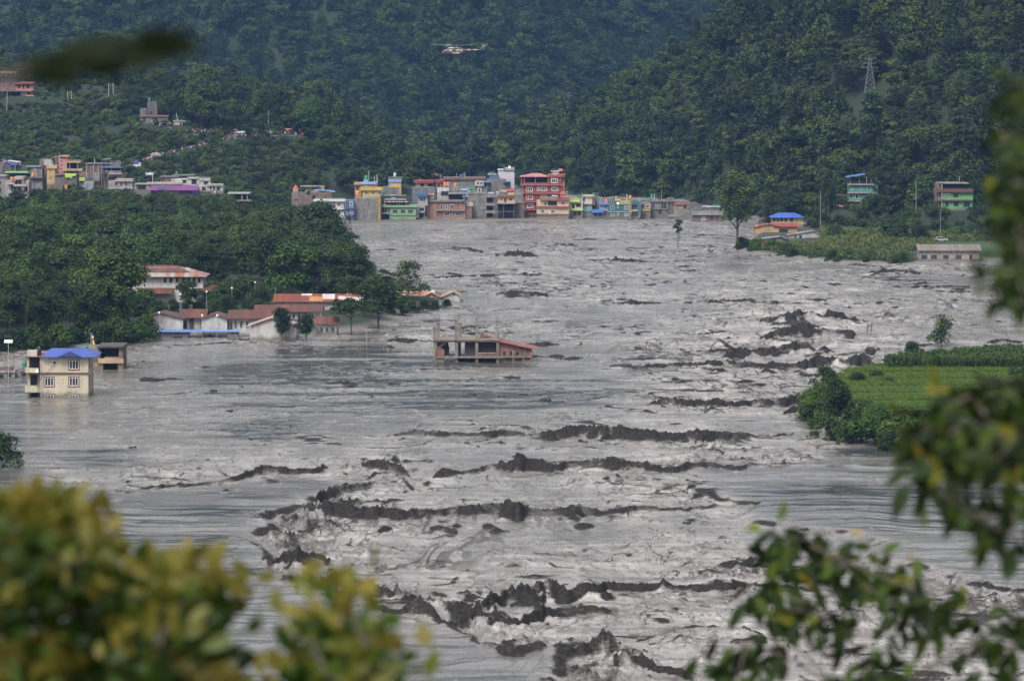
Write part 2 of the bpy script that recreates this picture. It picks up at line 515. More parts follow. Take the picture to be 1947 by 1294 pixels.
# ------------------------------------------------------------------ the flood
POOL_L = PW([(-900,700),(-900,1420),(900,1420),(1040,1300),(1075,1245),(928,1237),(877,1209),(797,1162),(738,1150),(660,1136),(587,1126),(551,1106),(493,1076),(507,1054),(467,1026),(515,1006),(497,983),(590,955),(660,918),(560,905),(300,935),(120,930),(60,880),(200,800),(150,740),(60,700)])
POOL_R = PW([(1300,880),(1450,884),(1560,878),(1640,842),(2600,842),(2600,1190),(1947,1126),(1884,1116),(1756,1078),(1650,1060),(1690,1030),(1615,1011),(1508,1001),(1434,987),(1417,974),(1440,958),(1367,947),(1340,920)])
CALM = [PW([(180,690),(420,662),(700,640),(830,660),(1050,650),(1220,668),(1180,720),(1230,745),(1000,800),(640,860),(300,890),(60,880),(-300,820),(-300,720)]),
        PW([(640,432),(900,424),(1300,408),(1300,396),(640,396)])]
SLICKS = [PW(q) for q in ([(200,975),(430,958),(560,955),(500,985),(520,1004),(470,1026),(505,1052),(492,1078),(540,1100),(430,1125),(200,1140)], [(330,720),(540,655),(700,640),(800,668),(1000,690),(1240,730),(1180,770),(900,790),(560,790),(380,770)], [(430,800),(640,770),(560,850),(380,840)], [(1430,975),(1400,945),(1500,905),(1700,920),(1990,925),(1990,1060),(1800,1030),(1620,1008),(1500,998)], [(1640,838),(1540,850),(1560,868),(1720,872),(1850,890),(1720,850)], [(0,860),(250,850),(330,900),(60,905)])]
CRESTS = [
 [(720,832,4),(800,828,14),(860,830,8),(960,828,13),(1000,833,7),(1080,829,20),(1130,831,24),(1200,832,20),(1280,836,13),(1330,836,19),(1400,836,13),(1440,834,6),(1530,822,3)],
 [(815,905,8),(840,901,15),(880,899,6),(930,893,14),(980,891,24),(1060,889,12),(1120,887,21),(1200,890,15),(1260,891,6),(1330,887,11),(1400,889,8),(1450,886,5),(1560,882,2)],
 [(560,967,14),(660,976,24),(720,976,19),(800,977,14),(880,975,23),(960,973,28),(1020,978,20),(1100,972,21),(1150,972,10),(1200,966,13),(1300,966,6),(1380,946,3)],
 [(250,926,4),(330,922,7),(420,918,9),(470,903,13),(500,896,18),(560,897,11),(640,890,5)],
 [(180,948,3),(230,945,6),(280,948,3)],
 [(680,884,12),(720,888,17),(760,897,19),(790,915,10)],
 [(590,962,16),(640,940,22),(690,928,16),(720,915,12)],
 [(500,1072,12),(560,1062,18),(600,1058,12),(640,1070,6)],
 [(590,1118,16),(640,1110,20),(690,1118,18),(750,1138,18),(800,1150,10)],
 [(760,1170,12),(800,1176,22),(850,1186,12),(900,1170,10),(930,1148,22),(1000,1134,26),(1045,1124,36),(1080,1128,20),(1120,1120,13),(1200,1114,16),(1300,1116,12),(1360,1113,13),(1450,1110,8),(1600,1114,5)],
 [(860,1150,6),(920,1172,18),(980,1186,10),(1040,1164,16),(1120,1160,18),(1190,1166,6)],
 [(930,1242,9),(1000,1248,12),(1080,1246,15),(1150,1238,28),(1180,1247,17),(1250,1264,11),(1330,1277,7)],
 [(1355,1068,6),(1400,1066,10),(1470,1066,7)],
 [(1220,772,10),(1280,770,13),(1350,772,13),(1420,770,11),(1490,772,18),(1520,766,19),(1540,762,8)],
 [(1150,697,7),(1220,702,6),(1300,694,7),(1400,697,9),(1500,702,12),(1560,698,20),(1600,700,14),(1640,697,22),(1670,702,10),(1760,704,5)],
 [(1440,640,8),(1480,642,13),(1520,637,18),(1580,634,14),(1640,641,8)],
 [(1360,676,8),(1450,672,13),(1520,668,18),(1560,670,12)],
 [(1440,614,6),(1490,613,12),(1540,609,16),(1600,611,11),(1650,611,7)],
 [(1280,577,3),(1330,577,6),(1400,576,8),(1460,581,7),(1540,578,4)],
 [(930,562,4),(960,560,7),(1010,564,10),(1060,564,6)],
 [(820,479,3),(840,477,7),(880,477,7),(930,480,3)],
 [(920,489,3),(990,488,10),(1030,488,5)],
 [(1110,496,3),(1180,498,7),(1240,498,4)],
 [(810,529,3),(880,526,4),(1000,523,4),(1060,524,2)],
 [(1130,580,3),(1200,577,5),(1290,579,4)],
 [(1640,520,4),(1700,519,8),(1760,521,4)],[(1720,545,3),(1790,548,6),(1860,546,4)],
 [(700,1165,5),(770,1174,11),(830,1176,4)],
 [(1020,470,2),(1080,468,4),(1120,470,2)],
]

def water_h(X, Y):
    """height and churn of the water surface"""
    P = CX + F*X/Y; S = F/Y
    py = HY + CAMZ*S
    pl = sdf(POOL_L, X + 1.2*(fbm(X/4, Y/8, 71, 2)-.5), Y + 3.5*(fbm(X/4, Y/9, 72, 2)-.5))
    pr = sdf(POOL_R, X + 1.5*(fbm(X/9, Y/12, 73, 2)-.5), Y + 2.5*(fbm(X/9, Y/12, 74, 2)-.5))
    cm = np.maximum(sdf(CALM[0], X, Y), sdf(CALM[1], X, Y))
    near = sstep(640, 560, Y)
    step_l = sstep(-1.5, .8, pl) * sstep(880, 960, py + 0*P)
    step_r = sstep(-1.6, 1.0, pr) * sstep(900, 960, py)
    z = (1.0*step_l + .75*step_r) * near - .45*near*sstep(860, 940, py)
    calm = np.clip(np.maximum.reduce([sstep(-4, 6, pl), sstep(-3, 5, pr), .50*sstep(-15, 15, cm)]), 0, 1)
    wob = fbm(X/22, Y/45, 40, 2)
    churn = np.clip((1-calm) * (.62 + .9*(wob-.4)), 0.05, 1)
    wild = np.exp(-((P-1530)/230)**2 - ((py-640)/85)**2) + .5*np.exp(-((P-1000)/330)**2 - ((py-1160)/60)**2)
    churn = np.clip(churn + .55*wild, 0, 1.25)
    wx = X + 3*(vn(X/9, Y/14, 50)-.5); wy = Y + 8*(vn(X/11, Y/17, 51)-.5)
    r1 = ridge(wx/17, wy/15, 61, 2); r2 = ridge(wx/6.5, wy/4.2, 62, 2); r3 = ridge(wx/2.3, wy/1.5, 63, 2)
    s1 = fbm(wx/34, wy/7, 64, 2)-.5
    patch = sstep(.42, .7, fbm(X/9, Y/18, 65, 2))
    lane = fbm(X/26, Y/30, 75, 3)
    busy = sstep(.40, .62, fbm(X/13, Y/16, 65, 3))                    # where the chop breaks
    z = z + churn*(1.0*(r1**5-.12)*(.35+1.3*wild) + .66*(r2**6-.1)*(.12+busy) + .20*(r3**4-.15)*(.25+.9*busy))
    s2 = fbm(wx/11, wy/3.6, 76, 2)-.5
    z = z + (1-churn)*(.30*s1 + .26*s2*(.5+calm))
    z = z + .07*churn*(vn(X/.7, Y/.5, 66)-.5)
    # thin broken lips: dark faces of the small wave fronts painted into the colour
    lx = X + 5*(fbm(X/14, Y/9, 81, 2)-.5); ly = Y + 9*(fbm(X/10, Y/20, 82, 2)-.5)
    l1 = 1-np.abs(2*vn(lx/10, ly/8.5, 83)-1); l2 = 1-np.abs(2*vn(lx/4.4, ly/5.5, 84)-1); l3 = 1-np.abs(2*vn(lx/1.9, ly/3.2, 85)-1)
    br = fbm(X/2.6, Y/1.6, 86, 2)
    lip = np.maximum.reduce([sstep(.86, .97, l1)*sstep(.36, .56, br)*sstep(.40, .58, lane), sstep(.88, .98, l2)*sstep(.42, .62, br)*sstep(.25,.85,busy+.2)*.85, sstep(.86, .98, l3)*sstep(.5, .7, br)*busy*sstep(.5,.6,lane)*.6])
    lip = lip*np.clip(churn*1.6 + .22, 0, 1)
    z = z + .22*lip
    mud_shade = np.zeros(X.shape)  # colour mask: muddy crests plus painted shade of faces turned to the viewer
    jag = vn(X/1.0, Y/1.3, 67)*.45 + vn(X/.34, Y/.6, 68)*.55
    jag2 = fbm(X/3.0, Y/6.0, 69, 2); jag3 = fbm(X/4.5, Y/3.0, 70, 2)
    def crest(pts, wob=1.6):
        nonlocal z, mud_shade
        px = np.array([p[0] for p in pts], float); pyy = np.array([p[1] for p in pts], float); hh = np.array([p[2] for p in pts], float)
        Yc = CAMZ*F/(pyy-HY); hm = hh/(F/Yc)
        m = (P > px[0]-5) & (P < px[-1]+5) & (np.abs(Y - np.interp(P, px, Yc)) < 24)
        if not m.any(): return
        p = P[m]; h = np.interp(p, px, hm) * sstep(px[0]-5, px[0]+25, p) * sstep(px[-1]+5, px[-1]-25, p)
        j = jag[m]; j2 = jag2[m]
        d = Y[m] - np.interp(p, px, Yc) + (j2-.5)*wob*6
        wf = 1.25*h + .9; wb = 1.7*h + .9
        prof = np.where(d < 0, sstep(-wf, 0, d), np.exp(-(d/wb)**2))
        zz = .9*h*prof*(.45 + 1.1*j2)*(.62 + .7*j)
        # a second, lower roller in front
        d2 = d + 2.6*h + .6
        zz = zz + .32*h*sstep(.4,.8,jag3[m])*np.exp(-(d2/(.8*h+.3))**2)*(.3+1.2*j)
        d3 = d - 3.0*h - 1.5
        zz = zz + .35*h*sstep(.5,.85,jag3[m])*np.exp(-(d3/(.8*h+.3))**2)*(.2+1.4*j)
        z[m] = z[m] + zz
        mm = np.where(d < 0, sstep(-wf*1.7-.7, -wf*.35, d), np.exp(-(d/(wb*.5))**2)) * np.clip(h/.45, 0, 1)*(.52+.78*j2)
        mud_shade[m] = np.maximum(mud_shade[m], mm)
    rr = np.random.default_rng(11)
    for c in CRESTS:
        crest(c)
        # broken water before and behind each crest
        x0, x1 = c[0][0], c[-1][0]; cp = [q[0] for q in c]; cy = [q[1] for q in c]; chh = [q[2] for q in c]
        for k in range(int(5 + (x1-x0)/45)):
            a = rr.uniform(x0-20, x1); w = rr.uniform(18, 90); ym = np.interp(a+w/2, cp, cy); hm_ = np.interp(a+w/2, cp, chh)
            Ym = YW(ym) + rr.normal(-1.5, 5.5)*(.6+hm_/22)
            dyy = HY + CAMZ*F/Ym - ym; tl = rr.normal(0, .05)
            crest([(a+w*t, np.interp(a+w*t, cp, cy)+dyy+tl*w*(t-.5), hm_*rr.uniform(.15, .62)*(1-abs(2*t-1)**2*.8)) for t in (0,.2,.4,.6,.8,1)], 1.2)
    for i in range(1750):
        p0 = rr.uniform(-150, 2100); yy = rr.choice([rr.uniform(436, 560), rr.uniform(450, 720), rr.uniform(500, 900), rr.uniform(860, 1290)])
        Y0 = YW(yy); x0 = np.array([WX(p0, Y0)]); y0 = np.array([Y0])
        inp = max(sdf(POOL_L, x0, y0)[0]/4, sdf(POOL_R, x0, y0)[0]/4, sdf(CALM[0], x0, y0)[0]/12)
        k = 1.0 if inp < 0 else .25
        if k < 1 and rr.random() < .6: continue
        if max(sdf(LEFT_LAND, x0, y0)[0], sdf(RIGHT_LAND, x0, y0)[0], sdf(ISLAND, x0, y0)[0]) > 0: continue
        Lp = rr.uniform(2, 5+8*rr.random())*F/Y0/2; h = k*rr.uniform(.12, .52)*F/Y0*(1.25 if yy < 640 else 1)
        if i > 1300: yy = rr.uniform(438, 740); Y0 = YW(yy); x0 = np.array([WX(p0, Y0)]); y0 = np.array([Y0]); Lp = rr.uniform(3, 14)*F/Y0/2; h = rr.uniform(.3, .85)*F/Y0
        if i > 1300 and (max(sdf(LEFT_LAND, x0, y0)[0], sdf(RIGHT_LAND, x0, y0)[0], sdf(ISLAND, x0, y0)[0]) > -4 or (p0 < 300 and yy > 640)): continue
        n = 6; dy = rr.normal(0, .004)*Lp
        pts = [(p0 - Lp + 2*Lp*t/(n-1), yy + dy*(t-2.5) + rr.normal(0, .6), h*rr.uniform(.35, 1)*(1-(abs(t-2.5)/3.2)**2)) for t in range(n)]
        crest(pts, 1.0)
    mud_shade = np.maximum(mud_shade, lip*.9)
    edge = np.exp(-((pl+.3)/1.05)**2)*step_edge(py, near)*(.35+.65*sstep(.3,.6,jag3)) + np.exp(-((pr+.2)/.75)**2)*step_edge(py, near)*(.25+.75*sstep(.35,.65,jag3))
    mud_shade = np.maximum(mud_shade, np.clip(edge, 0, 1))
    rough_l = np.exp(-((pl+4.5)/4.0)**2)*sstep(915, 960, py)*(pl < 0)
    z = z + rough_l*(.9*(r3**3)*(.4+jag) + .5*r2**4)
    mud_shade = np.maximum(mud_shade, rough_l*np.clip((jag2-.35)*3, 0, 1)*.8)
    sl = np.maximum.reduce([sstep(-3, 5, sdf(p, X + 6*(fbm(X/9, Y/5, 87, 2)-.5), Y + 16*(fbm(X/30, Y/5, 88, 3)-.5))) for p in SLICKS])
    sl = sl*sstep(.30, .52, fbm(X/45, Y/5.5, 89, 3))
    churn = churn*(1-.9*sl)
    return z, np.clip(churn + mud_shade*.4, 0, 1), np.clip(mud_shade + wild*.35*sstep(.45, .75, jag2), 0, 1), sl

def step_edge(py, near): return near*sstep(905, 945, py)

def water_mat():
    m, nt, p = base_mat('muddy_flood_water')
    ge = nt.nodes.new('ShaderNodeNewGeometry'); co = ge.outputs['Position']
    ch = nt.nodes.new('ShaderNodeAttribute'); ch.attribute_name = 'churn'
    mu = nt.nodes.new('ShaderNodeAttribute'); mu.attribute_name = 'mud_shade'
    a = noise(nt, mapping(nt, co, (.12,.05,.1)), 1.0, 4, .6)
    r = ramp(nt, [(.35, (.185,.172,.162)), (.65, (.36,.336,.320))]); nt.links.new(a, r.inputs[0])
    calmc = (.095,.088,.083)
    sa = nt.nodes.new('ShaderNodeAttribute'); sa.attribute_name = 'slick'
    fs = noise(nt, mapping(nt, co, (.06,.34,.2)), 1.0, 7, .72); rf = ramp(nt, [(.36, (.42,.42,.43)), (.50, (.95,.95,.95)), (.66, (1.3,1.3,1.3))]); nt.links.new(fs, rf.inputs[0])
    c = mix(nt, ch.outputs['Fac'], mix(nt, sa.outputs['Fac'], calmc, (.042,.042,.044)), mix(nt, 1.0, r.outputs[0], rf.outputs[0], 'MULTIPLY'))  # slick: the hills' dark reflection painted into the base colour
    # painted crest-face dark and flung silt, in clots: threshold it against a fine solid noise
    n3 = noise(nt, mapping(nt, co, (1.1,.8,2.8)), 1.0, 6, .78)
    mm = N(nt, 'ShaderNodeMath', operation='MULTIPLY_ADD'); mm.inputs[1].default_value = 1.15
    nt.links.new(mu.outputs['Fac'], mm.inputs[0]); nt.links.new(n3, mm.inputs[2])
    mk = nt.nodes.new('ShaderNodeMapRange'); mk.interpolation_type = 'SMOOTHSTEP'; mk.inputs[1].default_value = .76; mk.inputs[2].default_value = 1.45
    nt.links.new(mm.outputs[0], mk.inputs[0]); mud_shade = mk.outputs[0]
    # filaments: thin wandering wave fronts, their dark faces painted on the broken surface
    def fil(scale, w, seed, lo, hi):
        q = mapping(nt, co, scale); q.node.inputs['Location'].default_value = (seed, seed*1.7, 0)
        n_ = nt.nodes.new('ShaderNodeTexNoise'); n_.inputs['Scale'].default_value = 1; n_.inputs['Detail'].default_value = 5; n_.inputs['Roughness'].default_value = .62; n_.inputs['Distortion'].default_value = .9
        nt.links.new(q, n_.inputs['Vector'])
        s_ = N(nt, 'ShaderNodeMath', operation='SUBTRACT'); s_.inputs[1].default_value = .5; nt.links.new(n_.outputs[0], s_.inputs[0])
        a_ = N(nt, 'ShaderNodeMath', operation='ABSOLUTE'); nt.links.new(s_.outputs[0], a_.inputs[0])
        m_ = nt.nodes.new('ShaderNodeMapRange'); m_.interpolation_type = 'SMOOTHSTEP'; m_.inputs[1].default_value = w; m_.inputs[2].default_value = w*.25; nt.links.new(a_.outputs[0], m_.inputs[0])
        g_ = noise(nt, mapping(nt, co, tuple(x*.45 for x in scale)), 1.0, 3)
        h_ = nt.nodes.new('ShaderNodeMapRange'); h_.interpolation_type = 'SMOOTHSTEP'; h_.inputs[1].default_value = lo; h_.inputs[2].default_value = hi; nt.links.new(g_, h_.inputs[0])
        o_ = N(nt, 'ShaderNodeMath', operation='MULTIPLY'); nt.links.new(m_.outputs[0], o_.inputs[0]); nt.links.new(h_.outputs[0], o_.inputs[1])
        return o_.outputs[0]
    f1 = fil((.16,.055,.1), .022, 3.0, .42, .60); f2 = fil((.55,.19,.3), .027, 9.0, .46, .62); f3 = fil((1.5,.5,.8), .045, 17.0, .50, .66)
    f0 = fil((.050,.017,.1), .024, 31.0, .42, .58)
    mx0 = N(nt, 'ShaderNodeMath', operation='MAXIMUM'); nt.links.new(f1, mx0.inputs[0]); nt.links.new(f0, mx0.inputs[1]); f1 = mx0.outputs[0]
    mx = N(nt, 'ShaderNodeMath', operation='MAXIMUM'); nt.links.new(f1, mx.inputs[0]); nt.links.new(f2, mx.inputs[1])
    mx2 = N(nt, 'ShaderNodeMath', operation='MAXIMUM'); nt.links.new(mx.outputs[0], mx2.inputs[0]); nt.links.new(f3, mx2.inputs[1])
    cf = nt.nodes.new('ShaderNodeMapRange'); cf.inputs[3].default_value = .30; cf.inputs[4].default_value = .95; nt.links.new(ch.outputs['Fac'], cf.inputs[0])
    ff = N(nt, 'ShaderNodeMath', operation='MULTIPLY'); nt.links.new(mx2.outputs[0], ff.inputs[0]); nt.links.new(cf.outputs[0], ff.inputs[1])
    mm2 = N(nt, 'ShaderNodeMath', operation='MAXIMUM'); nt.links.new(mud_shade, mm2.inputs[0]); nt.links.new(ff.outputs[0], mm2.inputs[1]); mud_shade = mm2.outputs[0]
    sk = noise(nt, mapping(nt, co, (2.2,1.2,5.0)), 1.0, 6, .8)
    rs = ramp(nt, [(.34, (.007,.0064,.0058)), (.54, (.017,.0156,.0145)), (.68, (.048,.044,.041)), (.76, (.11,.10,.093))]); nt.links.new(sk, rs.inputs[0])
    c = mix(nt, mud_shade, c, mix(nt, noise(nt, mapping(nt, co, (.35,.12,.5)), 1.0, 3), rs.outputs[0], mix(nt, 1.0, rs.outputs[0], (1.7,1.6,1.5), 'MULTIPLY')))
    nt.links.new(c, p.inputs['Base Color'])
    mr = nt.nodes.new('ShaderNodeMapRange'); mr.inputs[3].default_value = .09; mr.inputs[4].default_value = .19
    nt.links.new(ch.outputs['Fac'], mr.inputs[0])
    rg = N(nt, 'ShaderNodeMath', operation='MULTIPLY_ADD'); rg.inputs[1].default_value = .45
    nt.links.new(mud_shade, rg.inputs[0]); nt.links.new(mr.outputs[0], rg.inputs[2]); nt.links.new(rg.outputs[0], p.inputs['Roughness'])
    sp = nt.nodes.new('ShaderNodeMapRange'); sp.inputs[3].default_value = 1.0; sp.inputs[4].default_value = .12
    nt.links.new(mud_shade, sp.inputs[0]); sq = N(nt, 'ShaderNodeMix'); sq.data_type = 'FLOAT'; sq.inputs[3].default_value = .20; nt.links.new(sa.outputs['Fac'], sq.inputs[0]); nt.links.new(sp.outputs[0], sq.inputs[2]); nt.links.new(sq.outputs[0], p.inputs['Specular IOR Level'])  # slick: gloss cut so the painted hill reflection stays dark
    p.inputs['IOR'].default_value = 1.40
    b1 = noise(nt, mapping(nt, co, (.95,.40,.8)), 1.0, 9, .74)
    b2 = noise(nt, mapping(nt, co, (.10,.9,.3)), 1.0, 4, .6)
    bb = mix(nt, ch.outputs['Fac'], b2, b1)
    # slicks: glassy lanes between ruffled ones on the slower water
    ln = noise(nt, mapping(nt, co, (.030,.16,.1)), 1.0, 5, .62)
    lr = nt.nodes.new('ShaderNodeMapRange'); lr.interpolation_type = 'SMOOTHSTEP'; lr.inputs[1].default_value = .44; lr.inputs[2].default_value = .60
    lr.inputs[3].default_value = .015; lr.inputs[4].default_value = .34; nt.links.new(ln, lr.inputs[0])
    mr2 = N(nt, 'ShaderNodeMix'); mr2.data_type = 'FLOAT'; mr2.inputs[3].default_value = .44
    ls = N(nt, 'ShaderNodeMix'); ls.data_type = 'FLOAT'; ls.inputs[3].default_value = .02; nt.links.new(sa.outputs['Fac'], ls.inputs[0]); nt.links.new(lr.outputs[0], ls.inputs[2])
    nt.links.new(ch.outputs['Fac'], mr2.inputs[0]); nt.links.new(ls.outputs[0], mr2.inputs[2])
    bp = nt.nodes.new('ShaderNodeBump'); bp.inputs['Distance'].default_value = 1.0
    nt.links.new(bb, bp.inputs['Height']); nt.links.new(mr2.outputs[0], bp.inputs['Strength'])
    nt.links.new(bp.outputs[0], p.inputs['Normal'])
    return m

def make_water():
    us = np.concatenate([np.linspace(-1500, -260, 60), np.arange(-250, 2200, 1.75), np.linspace(2210, 3600, 60)])
    pys = np.concatenate([np.linspace(310, 380, 30), np.arange(382, 560, .5), np.arange(560, 820, .75), np.arange(820, 1330, 1.0), np.geomspace(1340, 4200, 60)])
    Yr = (CAMZ*F/(pys-HY))[::-1]
    U, Yv = np.meshgrid(us, Yr)
    X = (U-CX)/F*Yv
    z, ch, mud_shade, slick = water_h(X, Yv)
    nr, nc = U.shape
    i = np.arange(nr*nc).reshape(nr, nc)
    Q = np.stack([i[:-1,:-1], i[:-1,1:], i[1:,1:], i[1:,:-1]], -1).reshape(-1, 4)
    return np.stack([X, Yv, z], -1).reshape(-1, 3), Q, {'churn': ch.ravel(), 'mud_shade': mud_shade.ravel(), 'slick': slick.ravel()}
V_, Q_, A_ = make_water()
flood = link('water', np_mesh('water', V_, Q_, water_mat(), A_, smooth=True))
tag(flood, kind='structure')
# ------------------------------------------------------------------ foliage
def leaf_quads(P, size, rng, up=.35, out=None, aspect=1.7):
    """P (n,3) leaf positions -> diamond quads with random tilt; out: outward direction mixed into the normals"""
    n = len(P)
    nr = rng.normal(size=(n, 3)); nr[:, 2] = np.abs(nr[:, 2]) + up
    if out is not None: nr = nr*.75 + out*1.2
    nr /= np.linalg.norm(nr, axis=1)[:, None] + 1e-9
    a = rng.normal(size=(n, 3)); a -= nr*np.sum(a*nr, 1)[:, None]; a /= np.linalg.norm(a, axis=1)[:, None] + 1e-9
    b = np.cross(nr, a)
    s = size*rng.uniform(.6, 1.35, n)[:, None]
    V = np.stack([P - a*s*aspect*.5, P + b*s*.42 - a*s*.1, P + a*s*aspect*.5, P - b*s*.42 - a*s*.1], 1).reshape(-1, 3)
    Q = np.arange(4*n).reshape(n, 4)
    return V, Q

def crown_points(rng, lobes, per, shell=.6):
    """leaf positions on the outer shells of lobes (cx,cy,cz,rx,rz); returns P, outward, tint"""
    Ps, Os, Ts = [], [], []
    for (cx, cy, cz, rx, rz) in lobes:
        n = int(per*(rx**1.6))
        if n < 6: n = 6
        u = rng.normal(size=(n, 3)); u /= np.linalg.norm(u, axis=1)[:, None]
        u[:, 2] = np.where(u[:, 2] < -.35, -u[:, 2], u[:, 2])
        rad = shell + (1-shell)*rng.random(n)**.6
        lump = 1 + .22*np.sin(u[:, 0]*5 + cx*3)*np.sin(u[:, 1]*6 + cy*2) + .12*rng.normal(size=n)
        p = u*(rad*lump)[:, None]*np.array([rx, rx, rz]) + np.array([cx, cy, cz])
        Ps.append(p); Os.append(u)
        Ts.append(np.clip(rng.normal(.45 + .22*rng.normal(), .2, n), 0, 1))
    return np.concatenate(Ps), np.concatenate(Os), np.concatenate(Ts)

def make_crown(name, seed, h, r, base, mat, leaf, per, nl=14, form='round', shell=.55):
    """form: round, spread, tall, layered, bush"""
    rng = np.random.default_rng(seed)
    lobes = []
    for i in range(nl):
        t = (i+.5)/nl
        a = rng.uniform(0, 2*math.pi)
        if form == 'spread':
            z = base + (h-base)*(.45 + .5*t); rr = r*(.25+.75*rng.random()**.6); q = r*rng.uniform(.24, .42); qz = q*.55
        elif form == 'tall':
            z = base + (h-base)*t*.95; rr = r*(.15+.75*rng.random())*(1.05-.65*t); q = r*rng.uniform(.3, .48)*(1.1-.5*t); qz = q*1.1
        elif form == 'layered':
            z = base + (h-base)*t; rr = r*(.2+.8*rng.random())*(1.0-.45*abs(t-.35)*1.5); q = r*rng.uniform(.26, .42); qz = q*.42
        elif form == 'bush':
            z = h*.12 + h*.66*t; rr = r*(.1+.8*rng.random())*(1.1-.55*t); q = r*rng.uniform(.3, .5); qz = q*.95
        else:
            z = base + (h-base)*(.12+.76*t); rr = r*(.2+.65*rng.random())*math.sqrt(max(.15, 1-(2*t-.85)**2*.8)); q = r*rng.uniform(.28, .46); qz = q*.85
        lobes.append((rr*math.cos(a), rr*math.sin(a), z, q, qz))
    if form in ('round', 'tall', 'bush'): lobes.append((0, 0, h - r*.35, r*.4, r*.36))
    P, O, T = crown_points(rng, lobes, per/leaf**1.5*.5, shell)
    V, Q = leaf_quads(P, leaf, rng, out=O*.7)
    me = np_mesh(name, V, Q, mat, {'tint': np.repeat(T, 4)})
    return me, lobes

def make_trunk(name, h, r, base, lobes, seed, lean=.03, rt=None):
    rng = np.random.default_rng(seed)
    mb = MB()
    rt = rt or max(.12, h*.018)
    pts = []; rad = []
    for i in range(7):
        t = i/6; pts.append((math.sin(t*3+seed)*lean*h*t, math.cos(t*2+seed)*lean*h*t, -1.0 + (h*.82+1.0)*t)); rad.append(rt*(1.35 if i == 0 else 1)*(1-.8*t))
    mb.tube(pts, rad, 7)
    for (cx, cy, cz, q, qz) in lobes:
        if rng.random() < .75:
            k = np.clip((cz - r*.55 + 1)/(h*.82+1), .12, .9); i0 = k*6
            a = Vector(pts[int(i0)]).lerp(Vector(pts[min(6, int(i0)+1)]), i0-int(i0))
            e = Vector((cx, cy, cz)); mid = a.lerp(e, .5) + Vector((0, 0, .08*h*.3))
            w = rt*.5*(1-k*.5)
            mb.tube([a, mid, e], [w, w*.65, w*.2], 5, cap=False)
    return mb.mesh(name, bark_mat(), True)

L_WOOD = leaf_mat('broadleaf_foliage', (.010,.026,.007), (.062,.102,.021), .45)
L_HILL = leaf_mat('hill_foliage', (.008,.020,.007), (.042,.072,.016), .6, hue2=(2.1,1.75,.9))
L_HILLB = leaf_mat('pale_hill_foliage', (.020,.044,.012), (.070,.115,.026), .45, hue2=(1.6,1.4,.9))
L_HILLD = leaf_mat('dark_hill_foliage', (.005,.014,.006), (.020,.042,.012), .4)
L_BRIGHT = leaf_mat('fresh_foliage', (.022,.050,.010), (.065,.125,.020), .25)
L_DARK = leaf_mat('dark_foliage', (.009,.022,.008), (.026,.052,.013), .3)

# kinds of tree, each built once:                 h    r   base  leaf  per lobes form
KINDS = {}
def kind(key, h, r, base, leaf, per, nl, form, mat, seed, lean=.03, rt=None, shell=.55):
    cm, lobes = make_crown('crown_'+key, seed, h, r, base, mat, leaf, per, nl, form, shell)
    KINDS[key] = (cm, make_trunk('trunk_'+key, h, r, base, lobes, seed, lean, rt), h, r)
kind('broad_a', 15, 6.2, 4.0, .42, 34, 26, 'round', L_WOOD, 101)
kind('broad_b', 14, 6.8, 4.5, .42, 34, 28, 'spread', L_WOOD, 102)
kind('broad_c', 18, 6.0, 5.0, .42, 32, 28, 'layered', L_WOOD, 103)
kind('tall_a', 21, 5.2, 6.0, .42, 34, 28, 'tall', L_WOOD, 104)
kind('bright_a', 13, 5.6, 3.0, .40, 36, 26, 'round', L_BRIGHT, 105)
kind('dark_a', 14, 5.4, 2.5, .40, 36, 26, 'round', L_DARK, 106)
kind('bush_a', 4.4, 3.2, .2, .30, 40, 18, 'bush', L_WOOD, 107)
kind('bush_b', 3.4, 2.8, .2, .28, 40, 16, 'bush', L_BRIGHT, 108)
kind('bush_c', 5.6, 3.4, .2, .30, 40, 20, 'bush', L_DARK, 109)
kind('sparse_a', 10, 3.4, 3.0, .36, 15, 18, 'spread', L_DARK, 110, .05)
kind('big_open', 26, 6.8, 7.5, .46, 30, 44, 'round', L_WOOD, 111, .015)
# for the woods on the slopes: coarser
kind('hill_a', 14, 6.0, 3, .75, 26, 18, 'round', L_HILL, 121)
kind('hill_b', 15, 6.6, 5, .75, 26, 20, 'spread', L_HILL, 122)
kind('hill_c', 18, 5.4, 4, .75, 26, 20, 'tall', L_HILL, 123)
kind('hill_d', 13, 6.4, 3, .75, 24, 18, 'layered', L_HILL, 124)
kind('hill_e', 10, 5.0, 1.5, .70, 28, 16, 'bush', L_HILL, 125)
kind('hill_f', 13, 5.6, 3, .75, 26, 18, 'round', L_HILLB, 128)
kind('hill_g', 17, 4.6, 3, .75, 26, 18, 'tall', L_HILLD, 129)
kind('round_head', 9, 2.1, 4.2, .30, 30, 12, 'round', L_DARK, 130, .02)
kind('open_bush', 8, 3.4, 1.2, .34, 17, 22, 'bush', L_WOOD, 131, .05)
kind('open_tree', 13, 5.0, 2.5, .40, 15, 24, 'round', L_WOOD, 132, .04)
kind('scrub_a', 3.4, 3.0, .1, .42, 34, 12, 'bush', L_HILL, 126)
kind('scrub_c', 2.8, 2.8, .1, .42, 34, 12, 'bush', L_HILLB, 133)
kind('scrub_b', 2.4, 2.6, .1, .40, 34, 10, 'bush', L_WOOD, 127)

def tree(key, x, y, z, sc=1.0, name='broadleaf_tree', label='', cat='tree', group=None, rz=None, sz=None):
    cm, tm, h, r = KINDS[key]
    e = empty(name, (x, y, z), random.uniform(0, 6.28) if rz is None else rz)
    e.scale = (sc, sc, sz or sc)
    link('trunk', tm, e); link('crown', cm, e)
    return tag(e, label, cat, group)

